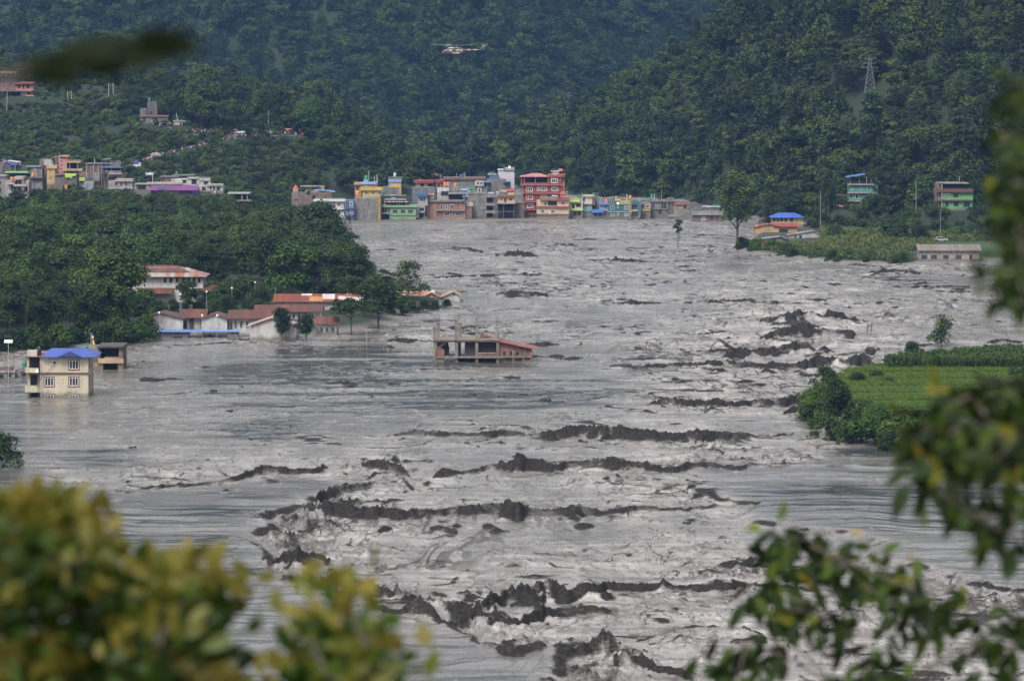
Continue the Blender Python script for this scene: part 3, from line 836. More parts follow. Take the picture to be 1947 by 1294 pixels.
def scatter_stuff(name, pts, scales, kinds, keys, label, cat, seed):
    """an uncountable growth: points carrying one of the plants above each"""
    me = bpy.data.meshes.new(name)
    pts = np.asarray(pts, np.float32)
    me.vertices.add(len(pts)); me.vertices.foreach_set('co', pts.ravel())
    at = me.attributes.new('sc', 'FLOAT_VECTOR', 'POINT'); at.data.foreach_set('vector', np.asarray(scales, np.float32).ravel())
    at = me.attributes.new('kind', 'INT', 'POINT'); at.data.foreach_set('value', np.asarray(kinds, np.int32))
    me.update()
    o = link(name, me); tag(o, label, cat, kind='stuff')
    c = bpy.data.collections.new(name + '_plants')
    for i, k in enumerate(keys):
        mb = bpy.data.objects.new('%s_%02d' % (name, i), KINDS[k][0]); c.objects.link(mb)
    ng = bpy.data.node_groups.new(name, 'GeometryNodeTree')
    ng.interface.new_socket('Geometry', in_out='INPUT', socket_type='NodeSocketGeometry')
    ng.interface.new_socket('Geometry', in_out='OUTPUT', socket_type='NodeSocketGeometry')
    gi = ng.nodes.new('NodeGroupInput'); go = ng.nodes.new('NodeGroupOutput')
    ci = ng.nodes.new('GeometryNodeCollectionInfo'); ci.inputs[0].default_value = c
    ci.inputs['Separate Children'].default_value = True; ci.inputs['Reset Children'].default_value = True
    ip = ng.nodes.new('GeometryNodeInstanceOnPoints'); ip.inputs['Pick Instance'].default_value = True
    na = ng.nodes.new('GeometryNodeInputNamedAttribute'); na.data_type = 'INT'; na.inputs[0].default_value = 'kind'
    ns = ng.nodes.new('GeometryNodeInputNamedAttribute'); ns.data_type = 'FLOAT_VECTOR'; ns.inputs[0].default_value = 'sc'
    rv = ng.nodes.new('FunctionNodeRandomValue'); rv.data_type = 'FLOAT_VECTOR'
    rv.inputs[0].default_value = (-.06, -.06, 0); rv.inputs[1].default_value = (.06, .06, 6.28); rv.inputs['Seed'].default_value = seed
    ng.links.new(gi.outputs[0], ip.inputs['Points']); ng.links.new(ci.outputs[0], ip.inputs['Instance'])
    ng.links.new(na.outputs[0], ip.inputs['Instance Index']); ng.links.new(ns.outputs[0], ip.inputs['Scale'])
    ng.links.new(rv.outputs[0], ip.inputs['Rotation'])
    ng.links.new(ip.outputs[0], go.inputs[0])
    md = o.modifiers.new('growth', 'NODES'); md.node_group = ng
    return o

CLEAR_T = []    # (x, y, r): no trees, scrub may
CLEAR = []      # (x, y, r): nothing grows here
def spots(x0, x1, y0, y1, step, rng, keep, cf=1.0):
    """jittered grid in plan, thinned by keep(x, y) and the clearings"""
    gx, gy = np.meshgrid(np.arange(x0, x1, step), np.arange(y0, y1, step))
    X = (gx + rng.uniform(-.45, .45, gx.shape)*step).ravel(); Y = (gy + rng.uniform(-.45, .45, gx.shape)*step).ravel()
    k = keep(X, Y)
    for cx, cy, r in CLEAR + (CLEAR_T if cf >= .7 else []): k &= np.hypot(X-cx, Y-cy) > r*cf
    return X[k], Y[k]

def visible_front(X, Y, H, top):
    """drop what stands wholly behind the ground in front of it, or far outside the view"""
    P = CX + F*X/Y
    k = (P > -160) & (P < 2110)
    py = HY + (CAMZ - H - top)*F/Y
    k &= (py < 1400) & (HY + (CAMZ - H)*F/Y > -60)
    for f in (.985, .97, .955, .94, .92, .9):
        hz = land(X*f, Y*f)
        k &= (H + top - CAMZ)/Y > (hz - CAMZ)/(Y*f) - .0006
    return k
# ------------------------------------------------------------------ buildings
WHITE, CREAM, YEL, PEACH = (.60,.57,.54), (.68,.57,.39), (.70,.43,.045), (.68,.43,.21)
LIME, SAGE, TEAL, RED = (.42,.60,.06), (.23,.41,.22), (.025,.145,.20), (.34,.055,.04)
BLUE, SKYB, PURP, PINK = (.035,.10,.50), (.14,.32,.70), (.16,.035,.17), (.62,.24,.20)
GREY, LGREY, DGREY = (.21,.20,.195), (.36,.35,.34), (.08,.08,.085)
FW = paint((.72,.71,.69), .5)        # white window paint
DK = paint((.014,.014,.016), .9)     # near-black: dark of unlit rooms put into the colour
RUST = roofing((.21,.064,.038), (.10,.038,.026), .55)
TIN = roofing((.34,.34,.35), (.20,.17,.15), .45)

def on_ground(px, py, y0=1200, y1=2400):
    Y = np.arange(y0, y1, 2.0)
    X = WX(px, Y)
    h = land(X, Y); rz = WZ(py, Y)
    k = np.argmax(h >= rz)
    if h[k] < rz[k]: k = len(Y)-1
    return float(X[k]), float(Y[k]), float(h[k])

class B:
    """a building: photo-pixel outlines turned into metres at its own distance; depth d runs away from the front wall"""
    def __init__(s, name, label, Y, pxc, pyb, cat='house', group=None, rz=0.0, down=2.5):
        s.Y, s.pxc, s.pyb, s.s = Y, pxc, pyb, F/Y
        s.root = tag(empty(name, (WX(pxc, Y), Y, WZ(pyb, Y)), rz), label, cat, group)
        s.down = down
    def X(s, px): return (px - s.pxc)/s.s
    def Z(s, py): return (s.pyb - py)/s.s
    def box(s, part, x0, x1, yt, yb, mat, d0=0.0, d1=8.0, parent=None):
        zb = s.Z(yb) - (s.down if yb >= s.pyb else 0)
        return MB().box(s.X(x0), s.X(x1), d0, d1, zb, s.Z(yt)).build(part, mat, parent or s.root)
    def win(s, x0, x1, yt, yb, d=0.0, fr=FW, mull=1, bar=.09, surround=None, name='window'):
        a, b, c, e = s.X(x0), s.X(x1), s.Z(yb), s.Z(yt)
        m = MB(); w = bar; y0, y1 = d-.06, d+.05
        m.box(a, b, y0, y1, c, c+w); m.box(a, b, y0, y1, e-w, e)
        m.box(a, a+w, y0, y1, c+w, e-w); m.box(b-w, b, y0, y1, c+w, e-w)
        for i in range(mull):
            q = a + (b-a)*(i+1)/(mull+1); m.box(q-w*.4, q+w*.4, y0, y1, c+w, e-w)
        if surround:
            o = .16
            for bx in ((a-o, a, c-o, e+o), (b, b+o, c-o, e+o), (a, b, e, e+o), (a, b, c-o, c)):
                m.box(bx[0], bx[1], d-.10, d+.05, bx[2], bx[3], 1)
        f = m.build(name, [fr, surround] if surround else fr, s.root)
        MB().box(a+w*.5, b-w*.5, d-.02, d+.06, c+w*.5, e-w*.5).build('pane', glass_mat(), f)
        return f
    def wins(s, xs, w, yt, yb, **k):
        for x in xs: s.win(x, x+w, yt, yb, **k)
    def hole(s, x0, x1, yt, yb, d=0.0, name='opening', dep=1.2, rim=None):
        """an unglazed opening: a thin slab coloured with the dark of its unlit room"""
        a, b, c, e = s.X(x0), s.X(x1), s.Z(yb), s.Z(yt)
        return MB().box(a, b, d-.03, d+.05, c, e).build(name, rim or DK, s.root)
    def posts(s, xs, w, yt, yb, mat, d0=0.0, dep=.35, name='column'):
        for x in xs: s.box(name, x-w/2, x+w/2, yt, yb, mat, d0, d0+dep)
    def rail(s, x0, x1, yt, yb, mat, d=0.0, n=8, name='railing'):
        m = MB(); a, b, c, e = s.X(x0), s.X(x1), s.Z(yb), s.Z(yt)
        m.box(a, b, d-.04, d+.04, e-.07, e); m.box(a, b, d-.03, d+.03, c, c+.05)
        for i in range(n+1):
            q = a+(b-a)*i/n; m.box(q-.03, q+.03, d-.025, d+.025, c+.05, e-.07)
        return m.build(name, mat, s.root)
    def gable_x(s, x0, x1, ye, yr, mat, d0=-.5, d1=8.5, name='roof', th=.10, fasc=None):
        """ridge parallel to the front: the near slope faces the viewer"""
        a, b, e, r = s.X(x0), s.X(x1), s.Z(ye), s.Z(yr); m = (d0+d1)/2
        mb = MB().prism([(d0, e), (m, r), (d1, e), (d1, e-th), (m, r-th), (d0, e-th)], a, b, 'x')
        return mb.build(name, mat, s.root)
    def gable_wall_x(s, x0, x1, ye, yr, mat, d0, d1):
        a, b, e, r = s.X(x0), s.X(x1), s.Z(ye)-.14, s.Z(yr)-.16; m = (d0+d1)/2
        return MB().prism([(d0, e), (m, r), (d1, e)], a, b, 'x').build('gable', mat, s.root)
    def gable_y(s, x0, x1, yel, yer, xr, yr, mat, d0=-.5, d1=9.0, wall=None, name='roof', th=.12, inset=.45):
        """gable end facing the viewer"""
        a, b, c = s.X(x0), s.X(x1), s.X(xr); el, er, r = s.Z(yel), s.Z(yer), s.Z(yr)
        o = MB().prism([(a, el), (c, r), (b, er), (b, er-th), (c, r-th), (a, el-th)], d0, d1, 'y').build(name, mat, s.root)
        if wall:
            MB().prism([(a+inset, el-th*.2), (c, r-th*1.3), (b-inset, er-th*.2), (b-inset, s.Z(s.pyb)-s.down), (a+inset, s.Z(s.pyb)-s.down)], d0+.5, d1-.4, 'y').build('wall', wall, s.root)
        return o
    def hip(s, x0, x1, ye, xa, xb, yr, mat, d0=-.6, d1=8.6, name='roof', th=.14):
        a, b, e, p, q, r = s.X(x0), s.X(x1), s.Z(ye), s.X(xa), s.X(xb), s.Z(yr); m = (d0+d1)/2
        v = [(a,d0,e),(b,d0,e),(b,d1,e),(a,d1,e),(p,m,r),(q,m,r),(a,d0,e-th),(b,d0,e-th),(b,d1,e-th),(a,d1,e-th)]
        f = [(0,1,5,4),(1,2,5),(2,3,4,5),(3,0,4),(0,6,7,1),(1,7,8,2),(2,8,9,3),(3,9,6,0),(6,9,8,7)]
        return MB().add(v, f).build(name, mat, s.root)
    def mono(s, x0, x1, yf, yb_, mat, d0, d1, name='roof', th=.1):
        """lean-to: front edge yf, back edge yb_"""
        a, b, e, r = s.X(x0), s.X(x1), s.Z(yf), s.Z(yb_)
        return MB().prism([(d0, e), (d1, r), (d1, r-th), (d0, e-th)], a, b, 'x').build(name, mat, s.root)
    def slope(s, x0, y0, x1, y1, mat, d0, d1, name='roof', th=.12):
        """sheet falling from one side to the other"""
        return MB().prism([(s.X(x0), s.Z(y0)), (s.X(x1), s.Z(y1)), (s.X(x1), s.Z(y1)-th), (s.X(x0), s.Z(y0)-th)], d0, d1, 'y').build(name, mat, s.root)

def P(c, w=.4): return plaster(c, w)
GR, LG, DGc = concrete(GREY), concrete(LGREY), concrete((.13,.125,.125))
BK = brick()

# ---- water tanks and thin roof poles stand on other things: things of their own
TANKS = {}
def tank(px, pyb, Y, hpx, colour, label, d=2.0, wpx=None):
    key = colour
    if key not in TANKS:
        c = {'green': (.015,.20,.10), 'orange': (.72,.22,.015), 'black': (.012,.012,.014), 'steel': (.5,.5,.5), 'blue': (.02,.07,.30)}[colour]
        prof = [(.30,.0),(.36,.04)]
        for i in range(5):
            z = .10+.12*i; prof += [(.36,z),(.385,z+.03),(.385,z+.06),(.36,z+.09)]
        prof += [(.36,.72),(.30,.84),(.16,.92),(.15,.94)]
        body = MB().lathe(prof, 14).mesh('tank_body', paint(c, .45 if colour != 'steel' else .25, .8 if colour == 'steel' else 0), True)
        lid = MB().lathe([(.17,.93),(.17,.98),(.12,1.0)], 12).mesh('tank_lid', paint(dark(c,.6), .5), True)
        TANKS[key] = (body, lid)
    s = F/(Y+d)
    e = empty('water_tank', (WX(px, Y+d), Y+d, WZ(pyb, Y+d)))
    h = hpx/s; w = (wpx or hpx*.95)/s/.77
    e.scale = (w, w, h)
    link('body', TANKS[key][0], e); link('lid', TANKS[key][1], e)
    return tag(e, label, 'water tank', 'water tanks on the rooftops')

def pole(px, yt, yb, Y, label, w=.09, d=1.0, c=(.5,.5,.5), name='pole', group='poles and masts', tilt=0):
    s = F/(Y+d); h = (yb-yt)/s
    m = MB().tube([(0,0,-.3),(tilt,0,h)], [w, w*.8], 6)
    o = m.build(name, paint(c, .6), None, (WX(px, Y+d), Y+d, WZ(yb, Y+d)))
    return tag(o, label, 'pole', group)

def plant(key, px, pyb, Y, hpx, label, name='shrub', cat='shrub', group=None, z=None, wide=1.0):
    h = KINDS[key][2]; sc = hpx/(F/Y)/h
    return tree(key, WX(px, Y), Y, WZ(pyb, Y)-.2 if z is None else z, sc*wide, name, label, cat, group, sz=sc)

def clear(px, Y, r): CLEAR.append((WX(px, Y), Y, r))

# ================= the middle town across the flood
T = 'town houses along the far bank'
def mid_town():
    # white house with terrace
    b = B('terraced_house', 'white two-storey house with a roof terrace beside the narrow blue house', 1392, 612, 424, group=T)
    b.box('wall', 600, 654, 383, 424, P(WHITE,.3), 0, 9)
    b.box('roof_slab', 596, 656, 380, 383, P((.7,.68,.66),.2), -.8, 9.4)
    b.box('floor_slab', 614, 656, 396, 398, P((.7,.68,.66),.2), -.8, .0); b.box('floor_slab', 614, 656, 411.5, 413.5, P((.7,.68,.66),.2), -.8, 0)
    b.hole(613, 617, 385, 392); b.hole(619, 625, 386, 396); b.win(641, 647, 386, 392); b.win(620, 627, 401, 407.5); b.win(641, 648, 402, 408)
    b.box('corner_pipe', 633.5, 634.3, 383, 411, DK, -.2, -.05)
    b.rail(600, 655, 376.5, 380, P((.6,.58,.56),.3), -.6, 18, 'parapet')
    b = B('rooftop_house', 'low brown and grey house with a flat tin canopy behind the white terraced house', 1410, 592, 416, group=T)
    b.box('wall', 554, 630, 366, 416, brick((.20,.12,.09)), 0, 9); b.box('wall', 580, 606, 361, 366, P((.40,.32,.20)), 1, 7)
    b.box('wall', 604, 616, 354, 361, P((.48,.34,.14)), 2, 6)
    b.box('canopy', 570, 608, 353.4, 355, TIN, 0, 6); b.posts([572, 590, 606], .6, 355, 366, GR, .5, .12, 'post')
    b.hole(583, 590, 363, 370); b.hole(594, 600, 371, 378); b.hole(560, 566, 374, 381)
    b = B('tarpaulin_canopy', 'bright blue tarpaulin canopy on the roof behind the white terraced house', 1401, 615, 378, 'canopy')
    b.slope(597, 361, 628, 362.5, paint(SKYB,.5), 0, 5, 'sheet', .15); b.slope(628, 362.5, 636, 364.5, paint((.25,.42,.75),.5), 0, 5, 'sheet', .15)
    b.posts([600, 614, 632], .5, 363.5, 380, GR, 1, .1, 'post')
    b = B('rooftop_shrine', 'small rooftop shrine with a red tiered dome', 1402, 562, 366, 'shrine')
    c = b; m = MB()
    b.box('base', 557, 567, 360, 366, P(CREAM), 0, 2)
    for (r0, z0, z1) in ((1.15, 1.15, 1.9), (.7, 2.0, 2.6)):
        pass
    MB().lathe([(1.0,1.2),(1.25,1.3),(.75,1.75),(.62,1.8),(.62,1.95),(.8,2.0),(.35,2.45),(.12,2.6),(.05,2.9)], 12, 0, (0,1,0)).build('dome', paint((.50,.10,.07),.5), b.root, smooth=False)
    # narrow blue house
    b = B('narrow_house', 'narrow bright blue house wedged beside the blank grey wall', 1375, 665, 423, group=T)
    b.box('wall', 656, 673, 381, 423, P((.11,.23,.48),.3), 0, 8)
    for y in (395, 408): b.box('floor_slab', 655.5, 673.5, y, y+1.6, P((.09,.16,.36)), -.5, 0)
    b.box('sunshade', 655, 670, 408.5, 410.2, paint((.40,.06,.05)), -1.0, -.5); b.win(665, 670, 384, 391); b.win(661, 667, 399, 405); b.hole(661, 667, 413, 421)
    # blank grey wall
    b = B('blank_walled_house', 'tall house with a blank grey block side wall facing the flood', 1378, 695, 423, group=T)
    b.box('wall', 673.3, 717.5, 377, 423, concrete((.215,.205,.20)), 0, 14); b.box('corner_pillar', 717.5, 723.5, 372, 420, P((.52,.33,.05)), .3, 14)
    b.rail(676, 717, 373.5, 377, P((.45,.42,.36)), .2, 16, 'parapet')
    # big yellow house
    b = B('yellow_house', 'bright yellow house with a blue roof band above the blank grey wall', 1394, 705, 416, group=T)
    b.box('wall', 689, 726, 362, 416, P(YEL,.18), 0, 10); b.box('wall', 687, 716, 351, 360, P(YEL,.18), .5, 8)
    b.box('parapet', 685.5, 727.5, 355.2, 362, P((.66,.42,.06),.25), -.7, .45); b.box('roof_band', 686.5, 715.5, 346.8, 350.6, paint(SKYB,.5), -.3, 8.4)
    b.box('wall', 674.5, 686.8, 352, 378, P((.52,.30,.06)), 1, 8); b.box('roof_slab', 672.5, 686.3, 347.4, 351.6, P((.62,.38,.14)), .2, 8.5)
    b.wins([693, 706.5, 719], 7, 363.5, 370, mull=2); b.win(693, 697, 352.5, 356); b.hole(677, 681, 355, 362, 1)
    b.rail(692, 726, 371.5, 375.5, P((.66,.45,.12)), -.8, 14, 'balcony_railing'); b.box('balcony', 690, 727, 375.5, 377, P((.6,.4,.1)), -1, -.01)
    b.box('tank_base', 691, 699, 342, 346.8, P((.5,.49,.47)), 2, 5)
    tank(696, 342, 1394, 9, 'green', 'green water tank on the pale plinth of the yellow house with a blue roof band', 3)
    tank(680, 371, 1389, 9, 'orange', 'orange water tank beside the left wall of the bright yellow house', 0)
    tank(727.5, 368, 1389, 5.5, 'green', 'dark green water tank at the right corner of the bright yellow house', 0, 6)
    pole(701, 325, 347, 1396, 'tallest thin pole on the roof of the yellow house, right of its green tank'); pole(712, 334, 350, 1396, 'short thin pole in the middle of the yellow house roof'); pole(717, 332, 352, 1396, 'thick pale pole at the right edge of the yellow house roof', .16)
    # grey house with yellow penthouse
    b = B('penthouse_block', 'grey block house topped by a yellow penthouse with a steel tank', 1412, 745, 411, group=T)
    b.box('wall', 727, 763, 356, 411, concrete((.20,.195,.20)), 0, 10); b.box('penthouse', 738.5, 762.5, 346, 356, P(YEL,.15), 1, 8)
    b.box('roof_band', 737.8, 763.4, 341.8, 346, paint(SKYB,.5), .6, 8.4); b.box('roof_slab', 737.5, 764, 338.5, 341.4, P((.30,.25,.20)), .8, 8.4)
    b.slope(738, 336.5, 767, 338, paint(DGREY), 1, 8, 'sheet', .1); b.win(740, 744, 347.6, 354, 1.0); b.box('corner_panel', 758.5, 763, 357, 371, P((.60,.36,.05)), -.1, 0)
    tank(751, 337, 1412, 9, 'steel', 'shiny steel tank on top of the yellow penthouse', 4, 7)
    # sage green house
    b = B('green_house', 'pale green house with three dark square windows and a striped awning', 1382, 757, 420, group=T)
    b.box('wall', 741, 791, 394, 420, P(SAGE,.2), 0, 9); b.box('wall', 725, 741, 394, 420, P((.28,.38,.28)), 1.2, 9); b.box('roof_slab', 726, 795, 390.5, 394, P((.26,.42,.25),.25), -.6, 9.5)
    b.box('band', 739, 792, 409.3, 411, P((.06,.12,.07)), -.12, -.01)
    b.wins([746.5, 761.5, 776], 9, 398.5, 405.5, mull=1, fr=P((.33,.5,.32))); b.win(737, 740, 399, 406, 1.2)
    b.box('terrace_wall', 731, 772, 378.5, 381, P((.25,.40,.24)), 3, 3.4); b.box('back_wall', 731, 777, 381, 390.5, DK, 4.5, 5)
    b.posts([732, 741.5, 759.5, 773], 1, 381, 390.5, P((.5,.5,.46)), .4, .2)
    m = MB()
    x = 733.0
    for i in range(11): m.prism([(b.X(x+i*4), 0), (b.X(x+i*4+4), 0), (b.X(x+i*4+4), .1), (b.X(x+i*4), .1)], -.7, 2.6, 'y', i % 2)
    a = m.build('striped_awning', [paint((.45,.13,.10)), paint((.6,.58,.52))], b.root); a.location = (0, 0, b.Z(384))
    b.box('balcony', 723, 741, 404.5, 406.3, P((.40,.50,.42)), -.4, 1.2); b.posts([724, 731, 736], .7, 394, 404.5, P((.45,.55,.48)), -.2, .2); b.hole(727, 734, 396, 404, 1.2); b.hole(727, 739, 408, 418, 1.2)
    b = B('flat_roofed_house', 'dark grey flat-roofed house rising between the blank wall and the pale green house', 1393, 745, 415, group=T)
    b.box('wall', 719.5, 771, 373, 415, concrete((.12,.115,.12)), 0, 6); b.box('parapet', 720, 772, 371.6, 373, GR, -.3, 6.3)
    b.box('roof_cover', 741, 750, 371, 373.3, P((.7,.7,.68)), 1, 3); b.box('hatch', 744, 752, 375, 378, P((.36,.42,.55)), -.1, 0)
    # narrow white stair tower and shaded shop right of the green house
    b = B('narrow_shop_house', 'narrow white-fronted house with a blue roof sheet left of the brick house', 1386, 803, 414, group=T)
    b.box('wall', 795, 813, 374, 414, P((.42,.41,.40)), 0, 8); b.box('roof', 791, 813.5, 368, 373.5, roofing((.03,.11,.25), None, .2), -.8, 7, None)
    b.hole(799, 803.5, 376.5, 382); b.hole(805, 808, 376, 382); b.hole(808, 813, 391, 412); b.hole(798, 806, 395, 401); b.box('balcony', 795, 807, 401.5, 404, P((.5,.47,.46)), -1, 0); b.hole(798, 806, 405.5, 413)
    # grey block with red canopy roof
    b = B('red_canopied_house', 'blue-grey blank house with cream top storey under a bright red canopy', 1418, 805, 405, group=T)
    b.box('wall', 783, 828, 356.3, 405, concrete((.19,.195,.215)), 0, 9); b.box('top_storey', 790, 824, 348, 356.3, P((.62,.52,.32)), 1, 8)
    b.hole(799.5, 806, 349.5, 355, 1.0); b.hole(813, 823, 349.5, 355, 1.0); b.slope(786.5, 343, 825, 343, roofing((.36,.03,.035), (.26,.03,.03), .4), 0, 9, 'roof', .95)
    b = B('small_red_roofed_house', 'small cream house under a bright red roof beside the red canopied house', 1424, 837, 405, group=T)
    b.box('wall', 829, 846, 348, 405, P((.52,.42,.30)), 0, 8); b.slope(827.5, 342.5, 845, 342.5, roofing((.36,.03,.035), (.26,.03,.03), .4), -.6, 8, 'roof', .95); b.box('red_wall', 838, 843, 348, 357, P((.38,.04,.04)), -.15, 0); b.hole(832, 836, 350, 356); b.hole(827, 831, 364, 369, -.02)
    pole(799, 338, 368, 1420, 'thin mast in front of the red canopy', .08); pole(838.5, 331, 343, 1426, 'white pole above the small red roof', .1)
    b = B('rooftop_water_stand', 'small dark steel stand with a red bin on the roofs behind the red canopies', 1432, 831, 345, 'stand')
    b.box('frame', 827, 835, 332.8, 333.6, paint((.2,.25,.3)), 0, 1.5); b.posts([828, 834], .6, 333.6, 345, paint(DGREY), .3, .15, 'post'); b.box('bin', 827.3, 829.3, 328.5, 332.6, paint((.5,.03,.04)), .3, .9)
    # long grey house
    b = B('long_grey_house', 'long windowless grey house with a brown roof edge behind the orange tanks', 1430, 880, 410, group=T)
    b.box('wall', 843, 922, 341.6, 410, concrete((.225,.21,.20)), 0, 9); b.box('roof_edge', 842, 923, 337.2, 341.6, P((.24,.12,.09),.4), -.6, 9.5)
    b.box('bay', 903.5, 919.5, 343.4, 353.4, P((.64,.60,.52)), -.5, 0); b.win(906, 911.5, 344.8, 351.4, -.5); b.win(913, 918, 344.8, 351.4, -.5); b.box('sill', 903, 920, 353.4, 354.4, P((.30,.10,.07)), -.7, 0)
    b.box('stair_bay', 907, 916.5, 354.4, 372, P((.46,.42,.35)), -.35, 0); b.win(909.5, 913.5, 358, 365, -.35, mull=0)
    tank(876, 338, 1432, 7, 'green', 'small green tank on the roof of the long windowless grey house', 3, 4.5); tank(880.5, 338, 1432, 8.5, 'blue', 'blue tank beside a small green one on the long grey house', 3, 5)
    pole(868, 328, 339, 1433, 'thin pole left of the blue tank on the long grey house', .06); pole(884, 327, 339, 1433, 'white pole right of the blue tank on the long grey house', .1)
    # white terrace
    b = B('white_terraced_house', 'white terrace house with four tanks and a sagging tin roof behind the brick house', 1402, 858, 410, group=T)
    b.box('wall', 831, 893, 366, 410, P((.42,.41,.42)), 0, 8); b.box('wall', 831, 854, 357.5, 366, P((.62,.60,.60)), .2, 7); b.rail(850, 892, 355.5, 360.5, P((.4,.4,.38)), .3, 14)
    b.hole(838.5, 853, 363.5, 372, -.02)
    b.mono(852, 885, 368.8, 360.5, roofing((.20,.19,.18), (.12,.10,.09), .5), -1.5, 6); b.hole(853, 884, 369.5, 380, -.05, 'porch_shade')  # near-black slab painting the shade below the tin roof
    b.box('blue_hut', 879, 889.5, 359.5, 375, P((.28,.38,.62)), -1.0, -.1); b.box('hut_roof', 877.5, 890, 358.5, 361.8, paint((.25,.40,.68)), -1.4, -.05)
    for x, cl in ((846, 'orange'), (851.8, 'orange'), (865.8, 'orange'), (871.6, 'green')):
        tank(x, 352.5 + (2 if x > 860 else 0), 1402, 6.5, cl, {846: 'left one of two bright orange tanks side by side on the white terrace', 851.8: 'right one of two bright orange tanks side by side on the white terrace', 865.8: 'dark orange tank standing alone beside a green one on the white terrace', 871.6: 'green tank standing beside a dark orange one on the white terrace'}[x], 2, 6)
    m = B('tank_stand', 'low steel stand under the two bright orange tanks on the white terrace', 1402, 849, 358, 'stand'); m.box('frame', 843, 855, 352.5, 353.3, paint((.3,.3,.3)), 1.2, 3); m.posts([844, 849, 854], .6, 353.3, 358, paint((.3,.3,.3)), 1.5, .12, 'leg')
    m = B('tank_stand', 'low steel stand under the dark orange and green tank pair', 1402, 868.5, 360, 'stand'); m.box('frame', 862, 875, 354.5, 355.3, paint((.3,.3,.3)), 1.2, 3); m.posts([863, 868, 874], .6, 355.3, 360, paint((.3,.3,.3)), 1.5, .12, 'leg')
    # brick house
    b = B('brick_house', 'two-storey red brick house with dark windows at the edge of the flood', 1388, 852, 420, group=T)
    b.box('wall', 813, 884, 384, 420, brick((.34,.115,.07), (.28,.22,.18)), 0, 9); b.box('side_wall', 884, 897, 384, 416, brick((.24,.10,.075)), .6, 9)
    b.box('roof_slab', 811, 884, 381.5, 384, concrete((.20,.185,.17)), -.6, 9.4); b.box('floor_slab', 829, 884, 399.3, 400.6, P((.42,.34,.30)), -.9, 0); b.box('floor_slab', 841, 883, 414.8, 416.2, P((.52,.44,.42)), -.9, 0)
    for x in (814, 827, 876, 883): b.box('pillar', x-1, x+1, 384, 420, P((.42,.30,.24)), -.12, 0)
    b.win(837, 842, 388.5, 396.5, mull=0); b.win(846.5, 850.5, 389.5, 397, mull=0); b.win(855, 863, 388.5, 396.5); b.win(845, 854.5, 402.5, 411, mull=1); b.win(860, 864, 402, 412, mull=0); b.win(866.5, 875.5, 402.5, 411)
    b.rail(835, 866, 396, 399.3, P((.45,.35,.28)), -.85, 8, 'balcony_railing'); b.win(886.5, 890.5, 386, 391.5, .6); b.box('panel', 891.5, 899, 384.5, 392, P((.56,.50,.38)), .3, .6); b.hole(843, 876, 417, 419.6)
    tank(882.5, 383.5, 1386, 6, 'green', 'bright green tank at the right end of the brick house roof', 1, 6)
    tank(816.3, 371.5, 1390, 4, 'orange', 'left of two small yellow-orange tanks above the brick house, beside the blue roof sheet', 1, 5.5); tank(823.3, 371.5, 1390, 4, 'orange', 'right of two small yellow-orange tanks above the brick house, on a pale post', 1, 5.5)
    b = B('tank_shed', 'small brown shed under two yellow-orange tanks on the brick house roof', 1391, 820, 382, 'shed'); b.box('wall', 812.5, 827, 371.5, 382, P((.22,.16,.14)), 0, 3); b.box('post', 823, 824.5, 371.5, 382, P((.6,.58,.55)), -.3, -.05)
    # unfinished grey concrete houses
    b = B('weathered_concrete_house', 'tall stained grey concrete house with a bare side wall right of the brick house', 1396, 907, 416, group=T)
    b.box('wall', 890, 923, 369, 416, concrete((.235,.22,.205)), 0, 10); b.box('pillar', 905.5, 908.5, 367.5, 416, concrete((.28,.265,.25)), -.15, 0); b.box('parapet', 889, 924, 367.6, 369, concrete((.2,.19,.18)), -.2, 10.2)
    for y in (383, 398): b.box('floor_band', 890, 923, y, y+1.2, concrete((.17,.16,.155)), -.1, 0)
    tank(894.5, 363, 1398, 7, 'green', 'left of a pair of dark green tanks above the weathered concrete house', 2, 7); tank(902, 363, 1398, 7, 'green', 'right of a pair of dark green tanks above the weathered concrete house', 2, 7)
    m = B('tank_stand', 'steel stand under the pair of dark green tanks', 1398, 898, 368, 'stand'); m.box('frame', 889, 907, 363, 363.8, paint((.3,.3,.3)), 1.2, 3); m.posts([890, 895, 902, 906], .6, 363.8, 368, paint((.45,.45,.43)), 1.5, .12, 'leg')
    b = B('concrete_frame_house', 'unfinished grey concrete frame house with three dark open storeys', 1394, 933, 414, group=T)
    cf = concrete((.27,.255,.245))
    b.box('wall', 923.5, 945, 372, 414, concrete((.17,.165,.16)), 1.2, 9)
    for y in (370.5, 386.2, 400.5): b.box('floor_slab', 923, 944.5, y, y+4.6, cf, -.1, 1.2)
    b.posts([924, 939, 943], 1.6, 375, 414, cf, -.25, .5)
    for y0, y1 in ((378, 386), (392.4, 400.4), (407, 413)): b.hole(925, 938, y0, y1, 1.2)
    b.box('roof_cover', 928, 939, 366.3, 368.2, P((.72,.71,.68)), 1, 3); b.box('roof_cover', 943, 948.5, 364.5, 366.5, P((.66,.66,.66)), 1, 3); b.box('roof_hut', 943, 949, 366.5, 370.5, P((.40,.42,.50)), 1.2, 3)
    # peach house on dark frame
    b = B('peach_house', 'peach upper storey with a red roofed turret above a dark open ground floor', 1390, 962, 413, group=T)
    b.box('wall', 947, 979, 374, 386, P(PEACH,.2), 0, 8); b.box('eave', 944, 979.5, 370.2, 374, roofing((.30,.10,.06), None, .3), -.9, 1); b.box('terrace_wall', 950, 966, 361.5, 365, P((.66,.48,.26)), 2, 2.4)
    b.box('turret', 966, 978, 363, 370.2, P(PEACH,.15), .2, 3); b.hip(963.5, 980, 363, 970, 973, 357.5, roofing((.40,.06,.05), None, .2), -.2, 3.5, 'turret_roof')
